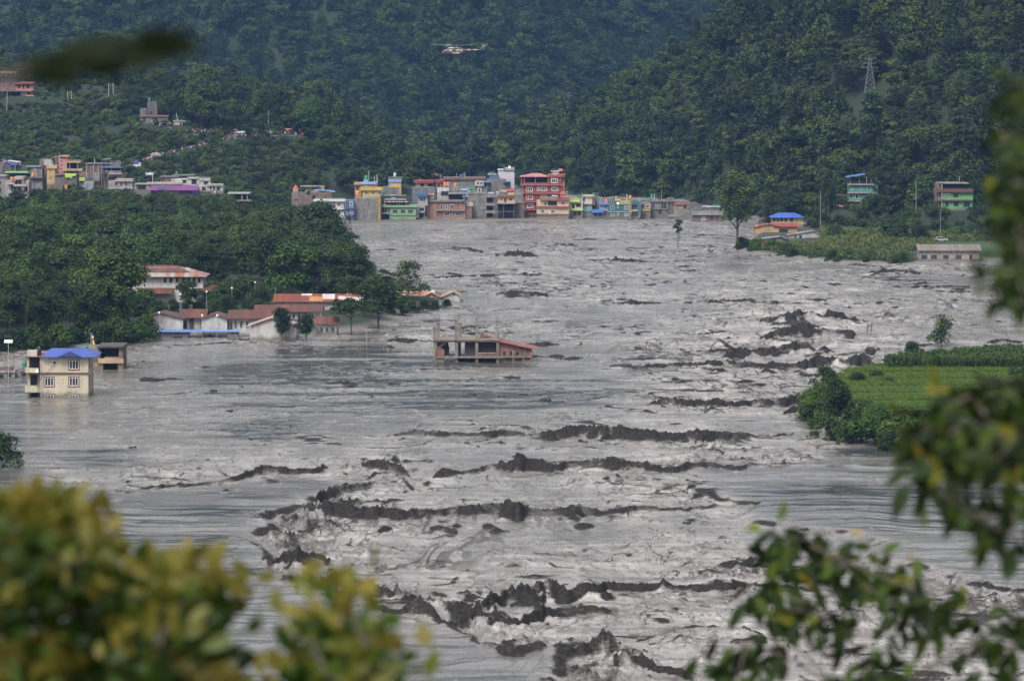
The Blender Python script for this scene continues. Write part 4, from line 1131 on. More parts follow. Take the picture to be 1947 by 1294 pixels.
    b.win(950.5, 955.5, 376.3, 382.5); b.win(967, 974, 376.3, 382.5); b.hole(959, 962.5, 377, 385); b.box('floor_slab', 945, 980, 385.6, 387.4, P((.42,.34,.26)), -.9, 8)
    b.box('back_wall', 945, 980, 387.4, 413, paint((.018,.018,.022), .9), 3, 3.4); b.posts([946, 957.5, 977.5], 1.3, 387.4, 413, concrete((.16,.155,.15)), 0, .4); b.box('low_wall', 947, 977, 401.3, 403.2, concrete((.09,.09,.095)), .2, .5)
    tank(964, 361.5, 1392, 4, 'green', 'small green tank beside the red turret of the peach house', 3, 5)
    b = B('rubble_walled_yard', 'low stained brown wall between the peach house and the tall red hotel', 1394, 986, 412, 'wall', down=2)
    b.box('wall', 979, 997, 387, 412, concrete((.15,.12,.10)), 0, 3); b.box('coping', 978, 998, 385.5, 387, concrete((.22,.19,.17)), -.2, 3.2)
    # blue-grey tower houses behind
    b = B('grey_rooftop_house', 'grey round-cornered upper storey with a blue sheet roof below the green tank rack', 1416, 940, 405, group=T)
    b.box('wall', 926, 962, 341, 405, concrete((.20,.19,.19)), 0, 9); b.box('wall', 930, 949, 333, 341, P((.10,.15,.26)), 1, 7); b.box('tank_base', 927, 944, 330.5, 333, P((.33,.38,.42)), .8, 6); b.slope(918, 344.5, 932, 344.5, paint((.10,.20,.48)), -2, 2, 'sunshade', .4); b.slope(960, 344.5, 971, 344.8, paint((.08,.16,.40)), -2, 2, 'sunshade', .3)
    b.box('wall', 920, 931, 346, 360, P((.13,.17,.25)), -.6, 0); b.hole(921, 924, 348, 353, -.6); b.hole(957, 961, 347, 352); b.box('wall', 962, 971, 346, 370, P((.26,.29,.38)), .5, 6)
    for i in range(3): tank(931 + i*3.6, 330.5, 1417, 4, 'green', 'low green tank in the row of three above the grey rounded storey', 2, 3.4)
    b = B('white_tower_house', 'tall plain white tower house rising behind the peach house', 1424, 962, 405, group=T)
    b.box('wall', 947, 978, 325, 405, P((.60,.57,.60),.15), 0, 8); b.box('stair_hut', 960, 978, 319, 325, P((.45,.44,.55)), 1, 6); b.box('roof_slab', 946, 957.5, 322, 324, P((.7,.69,.68)), -.3, 8); b.box('roof_edge', 958.5, 978.5, 323.6, 325.2, DGc, -.3, 0)
    dish(968.5, 319.5, 1424, 5.2, 'white satellite dish on top of the tall white tower house', -.5)
    pole(958.5, 313, 323, 1425, 'thin white mast on the tall white tower house', .07)
    # the red hotel
    b = B('red_hotel', 'tall dark red five-storey building with a pink hipped roof', 1400, 1030, 412, group=T, cat='hotel')
    rd = brick((.36,.062,.048), (.24,.06,.05), .8)
    b.box('wall', 994, 1068, 351.8, 409, rd, 0, 11); b.box('wall', 1043, 1068, 334, 351.8, rd, 0, 11); b.box('ground_storey', 996, 1022, 399, 412, concrete((.16,.10,.09)), .3, 10)
    for y in (351.2, 367.0, 383.2, 398.2): b.box('floor_band', 989.5, 1069.5, y, y+1.5, P((.46,.14,.10)), -.7, 0)
    b.box('roof_band', 1042.5, 1071, 332, 336.3, P((.44,.09,.06)), -.4, 11.3)
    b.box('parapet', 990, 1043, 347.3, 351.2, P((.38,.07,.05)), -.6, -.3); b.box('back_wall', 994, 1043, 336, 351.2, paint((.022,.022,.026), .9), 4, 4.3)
    b.posts([991.5, 997, 1017.8, 1042], 2.2, 335.6, 347.3, P((.40,.07,.05)), -.55, .5); b.hip(988.5, 1043.5, 335.6, 1012, 1026, 329.8, roofing((.52,.19,.18), (.42,.13,.12), .3), -1.2, 9)
    for (x, w, yt, yb) in ((1048, 12, 339, 348), (1001, 12, 355.5, 364), (1021, 4, 355.5, 363), (1028, 12, 355.3, 363.5), (1049, 12, 355.5, 363), (1001, 12.5, 371.5, 379.5), (1002, 12, 386.8, 395.2), (1049, 11, 371, 375.5), (1028, 12, 371, 376)):
        b.win(x, x+w, yt, yb, mull=2 if w > 6 else 0, bar=.16)
    b.box('stair_tower', 1069, 1074, 346.5, 366, P((.55,.14,.05)), .5, 3); b.box('stair_frame', 1069, 1075.5, 331, 333, P((.5,.12,.08)), .5, 3); b.posts([1069.8, 1073], .9, 333, 346.5, P((.5,.16,.08)), .6, .3)
    b.box('tank_plinth', 1049.5, 1063.5, 326.5, 331.8, P((.66,.62,.58)), 2, 6); b.box('plinth_slab', 1047.5, 1063.5, 325, 326.5, P((.7,.68,.64)), 1.6, 6.4)
    for x in (1050.5, 1055, 1059.5): tank(x, 325, 1402, 5, 'black', {1050.5: 'left of three black tanks on top of the tall red hotel', 1055: 'middle one of three black tanks on top of the tall red hotel', 1059.5: 'right of three black tanks on top of the tall red hotel'}[x], 2, 4)
    o = MB().box(-.7, .7, -.03, .03, 0, .9).build('sheet', paint((.62,.16,.12)), None, (WX(1066, 1402), 1403, WZ(325.5, 1402))); tag(o, 'pink sheet hanging beside the black tanks on the red hotel', 'cloth'); o.name = 'hanging_cloth'
    # cream hotel in front
    b = B('cream_hotel', 'cream two-storey house with dark red roof bands in front of the red hotel', 1391, 1050, 411, group=T)
    b.box('wall', 1020.5, 1058, 381, 411, P((.66,.47,.28),.15), .8, 8); b.box('wall', 1059, 1081, 381, 411, P((.70,.50,.30),.12), 0, 8); b.box('wall', 1020.5, 1081, 395, 411, P((.68,.49,.29),.12), .1, 8)
    b.box('roof_edge', 1027, 1059, 375.5, 380.5, P((.34,.19,.10)), -.3, 8); b.box('eave', 1058, 1082, 377.8, 380.8, roofing((.42,.05,.045), None, .2), -.9, 8)
    b.box('floor_band', 1019, 1058, 391.4, 395, P((.36,.09,.07)), -.5, .8); b.box('eave', 1058, 1082, 392, 394.6, roofing((.42,.05,.045), None, .2), -.9, 0); b.box('plinth', 1020, 1081.5, 406.6, 408.5, P((.42,.12,.09)), -.25, .1)
    b.hole(1042, 1058, 383, 390.5, .8, 'balcony_opening'); b.win(1034.5, 1039, 384, 391, .8, mull=0); b.wins([1027, 1047, 1066.5], 8, 398.5, 405.2, d=.1, mull=2); b.win(1066.5, 1074.5, 384, 389.8, mull=2)
    b.box('turret', 1066, 1076, 370, 375, P(PEACH,.15), 2, 4); b.hip(1064.5, 1077.5, 370, 1069, 1073, 364, roofing((.42,.06,.05), None, .2), 1.6, 4.6, 'turret_roof'); b.box('roof_cover', 1049.5, 1060, 371.6, 373.4, P((.72,.7,.68)), 1, 3)
    tank(1068, 370, 1393, 6, 'green', 'green tank at the left of the cream hotel turret', 3, 5); tank(1078.5, 369, 1393, 6, 'green', 'green tank at the right of the cream hotel turret', 1, 6)
    # lime and white
    b = B('lime_banded_house', 'white two-storey house with two lime green bands right of the cream hotel', 1398, 1095, 410, group=T)
    b.box('wall', 1083.5, 1108, 379, 410, P((.58,.55,.50),.3), 0, 8); b.box('lime_band', 1083.5, 1102.5, 379.5, 384, paint(LIME), -1, -.02); b.box('lime_band', 1085, 1108.5, 397, 400, paint(LIME), -1, -.02)
    b.hole(1088, 1092.5, 387.5, 396); b.hole(1095.5, 1104.5, 387.5, 393.5); b.hole(1090.5, 1096.5, 402.5, 409.5); b.hole(1098, 1104, 402.5, 409.5); b.box('roof_slab', 1083, 1104, 377, 379, P((.4,.37,.33)), -.5, 8)
    tank(1102, 376.5, 1400, 7, 'green', 'dark green tank on the roof of the lime banded house', 3, 6); pole(1106.5, 366, 378, 1400, 'thin white pole between the lime banded house and the cream block', .08)
    b = B('cream_block_house', 'cream flat-roofed house above a pale teal lower storey', 1400, 1117, 411, group=T)
    b.box('wall', 1112, 1126, 374, 389, P((.62,.52,.38),.2), 0, 8); b.box('parapet', 1103.5, 1126, 383, 388, P((.66,.55,.42),.2), -.5, 0); b.box('roof_slab', 1108.5, 1129, 371, 374, P((.6,.5,.38)), -.6, 8); b.hole(1109, 1112, 376, 383, .2)
    b.box('lower_storey', 1108, 1126, 388.5, 411, P((.20,.36,.36),.3), .1, 8); b.hole(1113, 1116, 391, 393); b.hole(1113, 1116, 404.5, 406.5); b.box('floor_band', 1107.5, 1126, 401.5, 402.6, P((.12,.22,.23)), -.2, .1); b.box('wall', 1126, 1131, 372, 390, P((.56,.46,.36)), 1.5, 8)
    tank(1113, 370.8, 1402, 2.6, 'green', 'low green tank on the front of the cream block roof', 3, 5); tank(1129, 371, 1402, 5, 'green', 'green tank at the right end of the cream block roof', 3, 4.5)
    b = B('grey_stair_tower', 'bare grey concrete stair tower right of the cream block house', 1404, 1135, 410, cat='tower')
    b.box('wall', 1131, 1139, 369, 410, concrete((.20,.19,.185)), 0, 5); b.box('roof_slab', 1130, 1139.6, 368, 369.4, DGc, -.3, 5.3); b.box('lower_wall', 1125, 1131, 379, 410, concrete((.24,.23,.22)), .5, 5)
    b = B('blue_shop', 'low shop with a bright blue awning sheet left of the teal house', 1396, 1142, 411, 'shop')
    b.box('wall', 1126, 1157, 399, 411, concrete((.17,.19,.21)), 0, 5); b.box('awning', 1126, 1147, 398, 404, paint((.03,.16,.52)), -1.2, -.02); b.hole(1131, 1135, 405, 410); b.hole(1139, 1143, 405, 410); b.hole(1150, 1153, 405, 409)
    b.box('upper_wall', 1140.5, 1156, 388.5, 398, P((.30,.44,.52),.2), .6, 5); b.box('roof', 1139, 1157, 385.2, 389, paint((.05,.18,.55)), -.4, 5.3); b.win(1147, 1150.5, 389.5, 396.5, .6, mull=0); b.win(1142, 1145, 389.5, 396, .6, mull=0); b.box('floor_slab', 1147, 1157.5, 398.5, 401, P((.5,.46,.42)), -.6, .0)
    tank(1152.5, 384.8, 1397, 6.5, 'orange', 'orange tank on the small blue roof left of the teal house', 2, 5)
    b = B('teal_house', 'long dark teal house with a cream floor line and white framed windows', 1394, 1186, 411, group=T)
    b.box('wall', 1156.5, 1200, 388.5, 411, P(TEAL,.12), 0, 8); b.box('floor_band', 1155.5, 1202, 401.8, 403, P((.55,.52,.30)), -.3, 0); b.box('roof_line', 1155, 1202, 388, 389, P((.5,.45,.25)), -.3, 0)
    b.box('wall', 1157, 1178, 384.5, 388, P((.03,.15,.21)), 1, 7); b.box('roof_wall', 1178, 1200, 382.3, 387.8, P((.48,.38,.10)), .4, 7); b.box('pier', 1196, 1200.5, 388, 411, P((.26,.34,.12)), -.2, 0); b.box('column_block', 1212.5, 1218.5, 384, 410, P((.02,.15,.22)), -.4, 7); b.box('roof_wall', 1200.5, 1218.5, 383.5, 389, P((.02,.14,.22)), .3, 7)
    b.box('back_bay', 1200, 1213, 389, 411, P((.26,.28,.16)), 1, 7); b.box('balcony', 1200, 1212, 398.8, 401.8, P((.46,.42,.36)), -.4, 1); b.hole(1203, 1206, 391, 398, 1); b.hole(1208, 1211, 391, 398, 1)
    b.win(1161, 1168, 391.5, 398, mull=1); b.win(1187, 1195.5, 391, 398, mull=3); b.win(1173.5, 1176.5, 391, 395.5, mull=0); b.win(1161.5, 1169, 406, 410.5); b.win(1187, 1195, 405.5, 411, mull=3); b.win(1173.5, 1176.5, 404.5, 409, mull=0)
    dish(1174.5, 388, 1393, 5, 'white satellite dish on the roof edge of the teal house', -.6)
    tank(1166.8, 380, 1396, 7, 'green', 'green tank on the teal house beside a half hidden orange one', 2, 6); tank(1171.5, 379, 1398, 6, 'orange', 'orange tank half hidden behind the green tank on the teal house', 3, 5); tank(1198, 378.5, 1396, 7, 'orange', 'big orange tank at the right of the teal house roof', 2, 6)
    b = B('tank_shelf', 'thin white slab roof above the dish on the teal house', 1396, 1182, 386, 'slab'); b.box('slab', 1168.5, 1180, 379.8, 381.2, P((.7,.68,.64)), .5, 4); b.posts([1170, 1179], .5, 381.2, 386, GR, 1, .15); b.box('tank_base', 1194, 1202, 378.5, 383.3, GR, 1, 3.5)
    pole(1192, 369, 384, 1396, 'thick white pipe beside the big orange tank', .15); pole(1212.5, 376, 384, 1396, 'left thin white pole on the teal column block', .07); pole(1216.5, 376, 384, 1396, 'right thin white pole on the teal column block', .07)
    b = B('ochre_brick_house', 'small brick house with an ochre band right of the teal house', 1398, 1228, 410, group=T)
    b.box('wall', 1218.5, 1238, 386, 402, brick((.36,.15,.09)), 0, 7); b.box('ochre_band', 1219, 1236, 397.2, 401.5, P((.52,.38,.06)), -.3, -.01); b.box('lower_wall', 1218.5, 1236, 402, 410, concrete((.30,.26,.22)), .1, 7); b.hole(1221, 1224, 389, 395); b.win(1227.5, 1235, 388.3, 395.5, mull=2); b.hole(1220, 1222, 406.5, 409); b.hole(1225, 1228, 406.5, 409)
    b = B('unfinished_grey_house', 'unfinished grey block house with rough scaffolded top right of the ochre brick house', 1402, 1258, 408, group=T)
    b.box('wall', 1238, 1270, 383, 408, concrete((.20,.195,.195)), 0, 8); b.box('roof_slab', 1234, 1282, 380.5, 383.5, concrete((.22,.20,.18)), -.5, 8.5); b.box('side_wall', 1270, 1282.5, 377, 407, brick((.24,.14,.11)), .5, 8); b.box('floor_slab', 1238, 1270, 397, 398.2, GR, -.5, 0); b.hole(1241, 1244, 387, 393); b.hole(1258, 1267, 386, 396); b.hole(1252, 1258, 401, 406); b.posts([1262, 1272, 1277], .8, 383.5, 407, concrete((.26,.22,.19)), -.2, .3)
    for i, x in enumerate((1240, 1246, 1252, 1259, 1266, 1274, 1280)): b.box('parapet_block', x-1.8, x+1.8, 377.5 + (i*7 % 3), 380.5, concrete((.2,.17,.15)), 0, .4)
    tank(1239, 376, 1404, 7.5, 'green', 'green tank on a stand at the left of the unfinished grey house', 2, 6); tank(1235.5, 381, 1402, 5.5, 'green', 'dark green tank below the stand beside the unfinished grey house', 1, 4.5); tank(1254.5, 379, 1406, 6, 'black', 'black tank in the middle of the unfinished grey house roof', 3, 6)
    m = B('tank_stand', 'stand under the green tank of the unfinished grey house', 1404, 1239, 381, 'stand'); m.box('frame', 1236, 1242, 376, 376.9, paint((.3,.3,.3)), 1.2, 3); m.posts([1236.6, 1241.4], .6, 376.9, 381, paint((.3,.3,.3)), 1.5, .12, 'leg')
    pole(1244, 368, 381, 1404, 'white pole beside the green tank of the unfinished grey house', .12); pole(1257.5, 361, 381, 1406, 'thin tall mast above the black tank', .06)
    b = B('small_cream_house', 'small lone cream house with a thin red roof at the end of the town', 1478, 1296, 399, group=T)
    b.box('wall', 1284, 1307, 389, 399, P((.62,.47,.28)), 0, 7); b.box('roof', 1283, 1309, 387.2, 389.2, roofing((.34,.09,.06), None, .3), -.8, 7.6); b.hole(1288, 1291.5, 390.2, 391.8); b.hole(1300, 1304, 391, 396.5); b.box('plinth', 1283, 1309, 399, 401, P((.2,.09,.07)), -.5, 7)
    b = B('drowned_pink_house', 'low pinkish brick house drowned to its windows left of the lone tall tree', 1378, 1343, 421)
    b.box('wall', 1318, 1371, 409, 421, P((.26,.11,.12)), 0, 7); b.gable_x(1314, 1373, 408.6, 402, roofing((.20,.19,.18), None, .4), -.8, 7.8); b.win(1334, 1341, 412.5, 418.5, mull=2, bar=.14); b.win(1350, 1356, 412.5, 418.5, mull=1, fr=P((.3,.16,.17))); b.win(1361, 1366, 412.5, 418.5, mull=1, fr=P((.3,.16,.17)))
    b = B('drowned_flat_roof', 'white flat roof with two green tanks just above the water', 1470, 1352, 400)
    b.box('wall', 1338, 1368, 394, 400, P((.5,.48,.46)), 0, 7); b.box('roof_slab', 1336, 1370, 392.5, 394, P((.6,.58,.56)), -.6, 7.6)
    tank(1359, 392.5, 1472, 5, 'green', 'left of two dark green tanks on the drowned white flat roof', 2, 5.5); tank(1366, 392.5, 1472, 5, 'green', 'right of two dark green tanks on the drowned white flat roof', 2, 5.5)

def dish(px, py, Y, wpx, label, d):
    s = F/Y; r = wpx/s/2
    e = empty('satellite_dish', (WX(px, Y), Y+d, WZ(py, Y)))
    m = MB(); n = 16
    prof = [(r*k/4, .28*r*(k/4)**2) for k in range(5)]
    v = []; f = []
    for k in range(1, 5):
        for i in range(n): v.append((prof[k][0]*math.cos(2*math.pi*i/n), prof[k][0]*math.sin(2*math.pi*i/n), prof[k][1]))
    v.append((0, 0, 0)); c = len(v)-1
    for i in range(n): f.append((c, i, (i+1) % n))
    for k in range(3):
        for i in range(n): f.append((k*n+i, (k+1)*n+i, (k+1)*n+(i+1) % n, k*n+(i+1) % n))
    m.add(v, f)
    o = m.build('reflector', paint((.75,.75,.73), .4), e, smooth=True); o.rotation_euler = (R(72), 0, R(12))
    md = o.modifiers.new('thick', 'SOLIDIFY'); md.thickness = .02
    o.location = (0, 0, r*.7)
    MB().tube([(0, .1, -r*.6), (0, .05, r*.7)], .05, 6).build('mount', paint((.3,.3,.3)), e)
    MB().tube([(0, -.05, r*.2), (0, -r*.9, r*.55)], .03, 5).build('feed_arm', paint((.3,.3,.3)), e)
    return tag(e, label, 'satellite dish')
# ================= the town at the foot of the left hill
TL = 'houses at the foot of the left hill'
def left_town():
    dn = 14
    b = B('low_brick_house', 'low red brick house with two small windows, lowest at the left edge', 1352, 28, 395, group=TL, down=dn)
    b.box('wall', 3, 52, 377, 395, brick((.28,.11,.085)), 0, 8); b.posts([4.5, 31], 1.6, 374, 395, LG, -.15, .4); b.win(9.5, 15, 379.5, 384, mull=0, fr=GR); b.win(21, 26.5, 379.5, 384, mull=0, fr=GR); b.box('roof_slab', 2, 53, 374.6, 377, GR, -.4, 8.3)
    tank(8, 375, 1352, 5.5, 'green', 'teal green tank on the low red brick house', 1, 6)
    b = B('balconied_house', 'pale pink house with two balconies and an orange tank', 1362, 30, 378, group=TL, down=dn)
    b.box('wall', 8, 54, 344, 378, P((.48,.40,.37)), 1.4, 9); b.box('roof_slab', 26, 44.5, 336, 341, P((.58,.43,.37)), -.4, 9); b.box('balcony', 26.5, 51, 350.5, 354, P((.60,.44,.40)), -.6, 1.4); b.box('balcony', 14, 27, 347.5, 350.5, P((.60,.55,.55)), -.6, 1.4); b.box('balcony', 14, 27, 363.8, 367, P((.56,.54,.54)), -.6, 1.4); b.box('floor_slab', 27, 52, 367.5, 369.5, P((.35,.31,.28)), -.6, 1.4)
    b.hole(29, 33, 343.5, 350, 1.4); b.hole(35, 38.5, 343.5, 350, 1.4); b.hole(33, 38, 357, 364.5, 1.4); b.hole(46.5, 52, 357, 364, 1.4); b.hole(25, 29, 356, 363, 1.4); b.posts([53.5, 44, 16], 1.2, 341, 378, P((.5,.42,.38)), -.4, .3); b.hole(20, 23, 352, 362, 1.4)
    tank(22.5, 343.5, 1362, 7.5, 'orange', 'orange tank left of the pale pink balconied house roof', 0, 6.5)
    b = B('grey_corner_house', 'plain grey house cut by the left edge of the view', 1368, 4, 378, group=TL, down=dn)
    b.box('wall', -18, 13, 337, 378, concrete((.26,.25,.24)), 0, 8); b.box('roof_slab', -18, 11.5, 333.5, 336, LG, -.4, 8.4); b.hole(-1, 2, 345, 350); b.hole(-1, 2.5, 358, 364)
    b = B('green_edged_house', 'dark open terrace with a long light green roof edge and blue sheets above', 1378, 34, 350, group=TL, down=dn)
    b.box('roof_edge', 10, 59, 325.5, 329, paint((.22,.42,.16)), -.4, 8); b.box('wall', 8, 60, 329, 350, concrete((.09,.10,.08)), 1, 8); b.box('back_wall', 2, 60, 315, 325.5, concrete((.10,.095,.10)), 2, 8); b.posts([2.5, 28], 1.3, 314, 326, P((.45,.42,.44)), 0, .3); b.box('sheet_roof', 19, 33, 308.5, 313.5, paint((.05,.10,.36)), 0, 5)
    b.slope(15, 305, 36, 308, paint((.55,.54,.50)), 0, 6, 'tin_roof', .2); b.posts([37], 2, 306, 315, P((.6,.58,.55)), 1, .3)
    b = B('tarpaulin_tent', 'blue tarpaulin tent roof with an orange patch at the left edge', 1384, 6, 318, 'tent', down=3)
    b.gable_y(-14, 19, 312, 310.5, 3, 303, paint((.06,.13,.46)), 0, 6, P((.2,.2,.22))); b.box('patch', 5.5, 10.5, 306, 309.3, paint((.60,.18,.10)), -.1, .0)
    b = B('grey_house', 'small grey house with one window left of the ochre tower', 1376, 68, 372, group=TL, down=dn)
    b.box('wall', 58, 80, 319, 372, concrete((.22,.21,.22)), 0, 7); b.box('roof', 49, 78, 315.5, 318, roofing((.26,.25,.25), None, .5), -.5, 7); b.win(64.5, 69.5, 319.8, 324); b.box('terrace', 54, 82, 336.5, 339, concrete((.2,.18,.18)), -1, 0); b.box('lower_wall', 55, 82, 348, 372, concrete((.25,.245,.245)), -1.2, -.05)
    tank(62.8, 336, 1374, 8, 'orange', 'orange tank in front of the small grey house', -.3, 6.5); pole(68, 328, 337, 1374, 'thick white pipe beside the orange tank of the small grey house', .14)
    b = B('brick_stair_house', 'tall narrow dark brick house behind the ochre tower', 1386, 82, 360, group=TL, down=dn)
    b.box('wall', 75, 90, 302.5, 360, brick((.24,.10,.08)), 0, 8); b.box('white_sheet', 84, 104, 303, 314, P((.52,.54,.52)), -.8, -.3); b.posts([81, 87], .7, 320, 355, LG, -.4, .2)
    b = B('ochre_tower_house', 'tall ochre yellow tower house with two tiny windows', 1372, 98, 353, group=TL, down=dn)
    b.box('wall', 89, 104.5, 320.5, 353, P((.62,.38,.12),.15), 0, 6); b.box('parapet', 88.2, 108, 315, 320.5, P((.64,.40,.13),.15), -.4, 6.4); b.win(94, 98, 322.8, 325.5, mull=0, fr=P((.6,.38,.12))); b.win(93.5, 97.5, 338, 340.5, mull=0, fr=P((.6,.38,.12))); b.box('floor_line', 89, 104.5, 334.6, 335.4, P((.35,.2,.07)), -.06, 0)
    b = B('pink_tower_house', 'salmon pink house with an orange roof edge and long balconies', 1382, 128, 335, group=TL, down=dn)
    b.box('wall', 113, 127, 298.5, 335, P((.62,.21,.19),.12), 0, 7); b.box('shaft', 105.5, 113, 297, 328, concrete((.19,.13,.12)), .3, 7); b.posts([106, 112.5], 1, 296, 328, P((.58,.5,.46)), .1, .25); b.box('roof_slab', 113, 130.5, 296, 298.2, P((.62,.36,.12)), -.6, 7.5); b.slope(95, 301, 106, 296.5, roofing((.55,.20,.20), None, .2), 0, 6, 'roof', .25)
    b.box('balcony', 127, 153, 306.5, 309.5, P((.60,.36,.12)), -.6, 6); b.rail(127, 153, 303, 306.5, paint((.35,.32,.36)), -.5, 12); b.box('back_wall', 127, 149, 310, 323, P((.42,.16,.15)), 3, 7); b.hole(130, 143, 312, 322, 3.0); b.posts([126.8, 133, 148], .9, 309.5, 321, P((.55,.48,.42)), -.3, .25); b.box('balcony', 119, 157, 320.5, 325, P((.56,.42,.22)), -.6, 7); b.box('lower_wall', 122, 150, 325, 335, P((.5,.24,.08)), .5, 7)
    for y in (299.5, 305, 312.5, 320): b.win(115, 118.5, y, y+2, mull=0, fr=P((.5,.15,.14)), bar=.05)
    pole(113.5, 289, 297, 1384, 'thin pole on the salmon pink tower house', .06)
    b = B('lime_sheeted_house', 'house with bright lime green terrace sheets below the pink house', 1368, 134, 352, group=TL, down=dn)
    b.box('lime_sheet', 123.5, 144.5, 329.8, 334.5, paint((.40,.56,.06)), -.4, 0); b.box('lime_sheet', 124, 138, 334.6, 337.5, paint((.36,.48,.08)), -.4, 0); b.box('wall', 104, 146, 331, 352, concrete((.16,.14,.13)), .2, 7); b.box('red_beam', 105, 122.5, 329.8, 333, P((.34,.12,.10)), -.3, .2); b.box('orange_sheet', 123, 128.5, 351.5, 354, paint((.6,.14,.06)), -.6, -.2); b.box('lower_wall', 120, 146, 352, 372, concrete((.18,.2,.21)), .2, 7)
    tank(135.3, 341.5, 1367, 4.5, 'green', 'small teal tank below the lime green sheets', -.5, 5.5)
    b = B('brick_terrace_house', 'broad unfinished brick house with bare pillars and lime green railing', 1380, 180, 346, group=TL, down=dn)
    b.box('wall', 163, 212, 312, 346, brick((.25,.105,.08)), .5, 8); b.box('wall', 150, 180, 327, 346, brick((.24,.10,.08)), -.3, 8); b.posts([165, 178.5, 187, 193], 1.4, 313, 346, LG, -.5, .3); b.box('stair_hut', 180, 190, 328, 345, P((.42,.38,.34)), -.7, 0); b.hole(184, 187, 330.5, 332.5, -.7); b.box('lime_railing', 151, 162, 337.5, 344, paint((.38,.52,.07)), -.8, -.4); b.box('roof_slab', 162, 213, 310.5, 312, GR, 0, 8); b.slope(192, 303, 209, 302, roofing((.5,.5,.48), None, .3), 1, 5, 'tin_roof', .12); b.posts([193, 202, 208.5], .6, 303, 311, LG, 1.5, .15)
    tank(166.5, 341, 1377, 5, 'green', 'green tank in the row before the brick terrace house', 0, 5); tank(172, 341, 1377, 5, 'blue', 'blue tank in the row before the brick terrace house', 0, 5); pole(180, 300, 311, 1382, 'white pole on the brick terrace house roof', .1)
    b = B('bare_concrete_house', 'bare grey concrete house low in the trees below the brick terrace house', 1362, 168, 366, group=TL, down=dn)
    b.box('wall', 160, 178, 345.5, 366, concrete((.30,.295,.30)), 0, 6); b.box('blue_sheet', 157, 163, 352, 356.5, paint((.12,.24,.55)), -.4, -.1)
    b = B('blue_canopied_house', 'house with a blue canopy roof and pink balcony right of the brick terrace', 1372, 215, 346, group=TL, down=dn)
    b.slope(194, 317.5, 233, 317.8, roofing((.06,.12,.38), None, .2), -1, 7, 'roof', .3); b.box('wall', 190, 202, 318.5, 330, concrete((.17,.17,.19)), .5, 7); b.box('back_wall', 200, 232, 319, 328, DK, 3, 3.3); b.posts([203, 212, 230], .8, 319, 330, P((.5,.48,.46)), -.3, .2); b.box('balcony', 206, 232, 328, 331.5, P((.60,.36,.28)), -.8, 3); b.box('rail_wall', 201, 230, 325, 326.4, P((.5,.5,.5)), -.6, -.4); b.hole(205, 222, 336, 342, .4); b.box('wall', 204, 234, 331.5, 346, P((.50,.32,.26)), .5, 7); b.box('blue_band', 212, 228, 332, 333.5, paint((.1,.18,.45)), -.4, 0); b.rail(209, 227.5, 306.5, 312, P((.5,.5,.5)), 2, 8, 'roof_railing'); b.box('roof_room', 209, 228, 312, 317.5, concrete((.18,.16,.16)), 2.2, 6)
    b = B('grey_gabled_house', 'pinkish grey house with a small white gabled porch in the trees', 1358, 228, 378, group=TL, down=dn)
    b.box('wall', 206, 252, 344, 378, concrete((.32,.29,.28)), 0, 7); b.box('roof_slab', 219, 253, 340.5, 345, P((.45,.38,.36)), -.6, 7.4); b.hole(219, 222, 347, 353); b.hole(229, 232, 347, 353); b.hole(238, 241, 347, 353); b.gable_y(231, 246, 361, 361, 239, 355.5, P((.55,.50,.48)), -2, 0, P((.4,.34,.32))); b.box('floor_slab', 206, 254, 357, 359, LG, -.5, 0)
    b = B('billboard', 'blue and white billboard on a post above the left town', 1380, 284, 352, 'billboard', down=4)
    b.box('board', 277, 292, 328, 333, paint((.34,.38,.52)), 0, .2); b.box('logo_patch', 283.5, 287.5, 329, 331.8, paint((.75,.75,.72)), -.05, 0); b.posts([290], 1.2, 333, 352, LG, .05, .2, 'post')
    b = B('white_low_house', 'low white house with dark openings above the purple roofs', 1376, 330, 362, group=TL, down=dn)
    b.box('wall', 278, 340, 347, 362, P((.50,.46,.42)), 0, 7); b.box('roof_slab', 256, 345, 349, 351, P((.42,.38,.35)), -.5, 7); b.hole(262, 276, 352, 358, 0); b.box('wall', 254, 279, 351, 362, P((.48,.45,.42)), .3, 7); b.hole(284, 290, 352, 357); b.hole(297, 303, 352, 357)
    b = B('brick_shed', 'brick shed with a red tarpaulin tip in the middle of the left town', 1386, 322, 352, 'shed', down=dn)
    b.box('wall', 305, 326, 337, 352, brick((.24,.09,.07)), 0, 5); b.box('roof_slab', 304, 340, 335, 337, GR, -.4, 5.3); b.gable_y(306, 316, 337, 337, 311.5, 332.5, paint((.62,.10,.07)), -.2, 2); b.hole(307, 311, 340, 344); b.box('wall', 326, 334, 339, 346, P((.55,.52,.5)), -.2, 4)
    tank(336, 332, 1390, 6, 'green', 'green tank on the roof behind the brick shed', 3, 6); b2 = B('flat_house', 'flat roofed brown house carrying a green tank behind the white arches', 1388, 345, 352, group=TL, down=dn); b2.box('wall', 328, 368, 334.8, 352, concrete((.17,.15,.14)), 1, 8); b2.box('roof_slab', 326, 370, 332.5, 334.8, concrete((.2,.17,.16)), .5, 8.3)
    b = B('white_arched_house', 'white house with broad dark arches right of the brick shed', 1380, 368, 356, group=TL, down=dn)
    b.box('wall', 333, 400, 340, 356, P((.60,.56,.50),.3), 0, 6); b.box('roof_slab', 356, 378, 337.5, 340, P((.5,.5,.5)), -.4, 6.4); b.hole(347, 354, 342, 348); b.hole(364, 374, 341, 350); b.box('upper_wall', 379, 400, 339, 344, P((.5,.48,.45)), -.3, 5); b.rail(378, 401, 336, 339, P((.4,.36,.34)), -.2, 10); b.hole(388, 396, 345, 352)
    b = B('purple_roofed_house', 'house with long magenta purple roofs and a lower purple sheet', 1366, 330, 380, group=TL, down=dn)
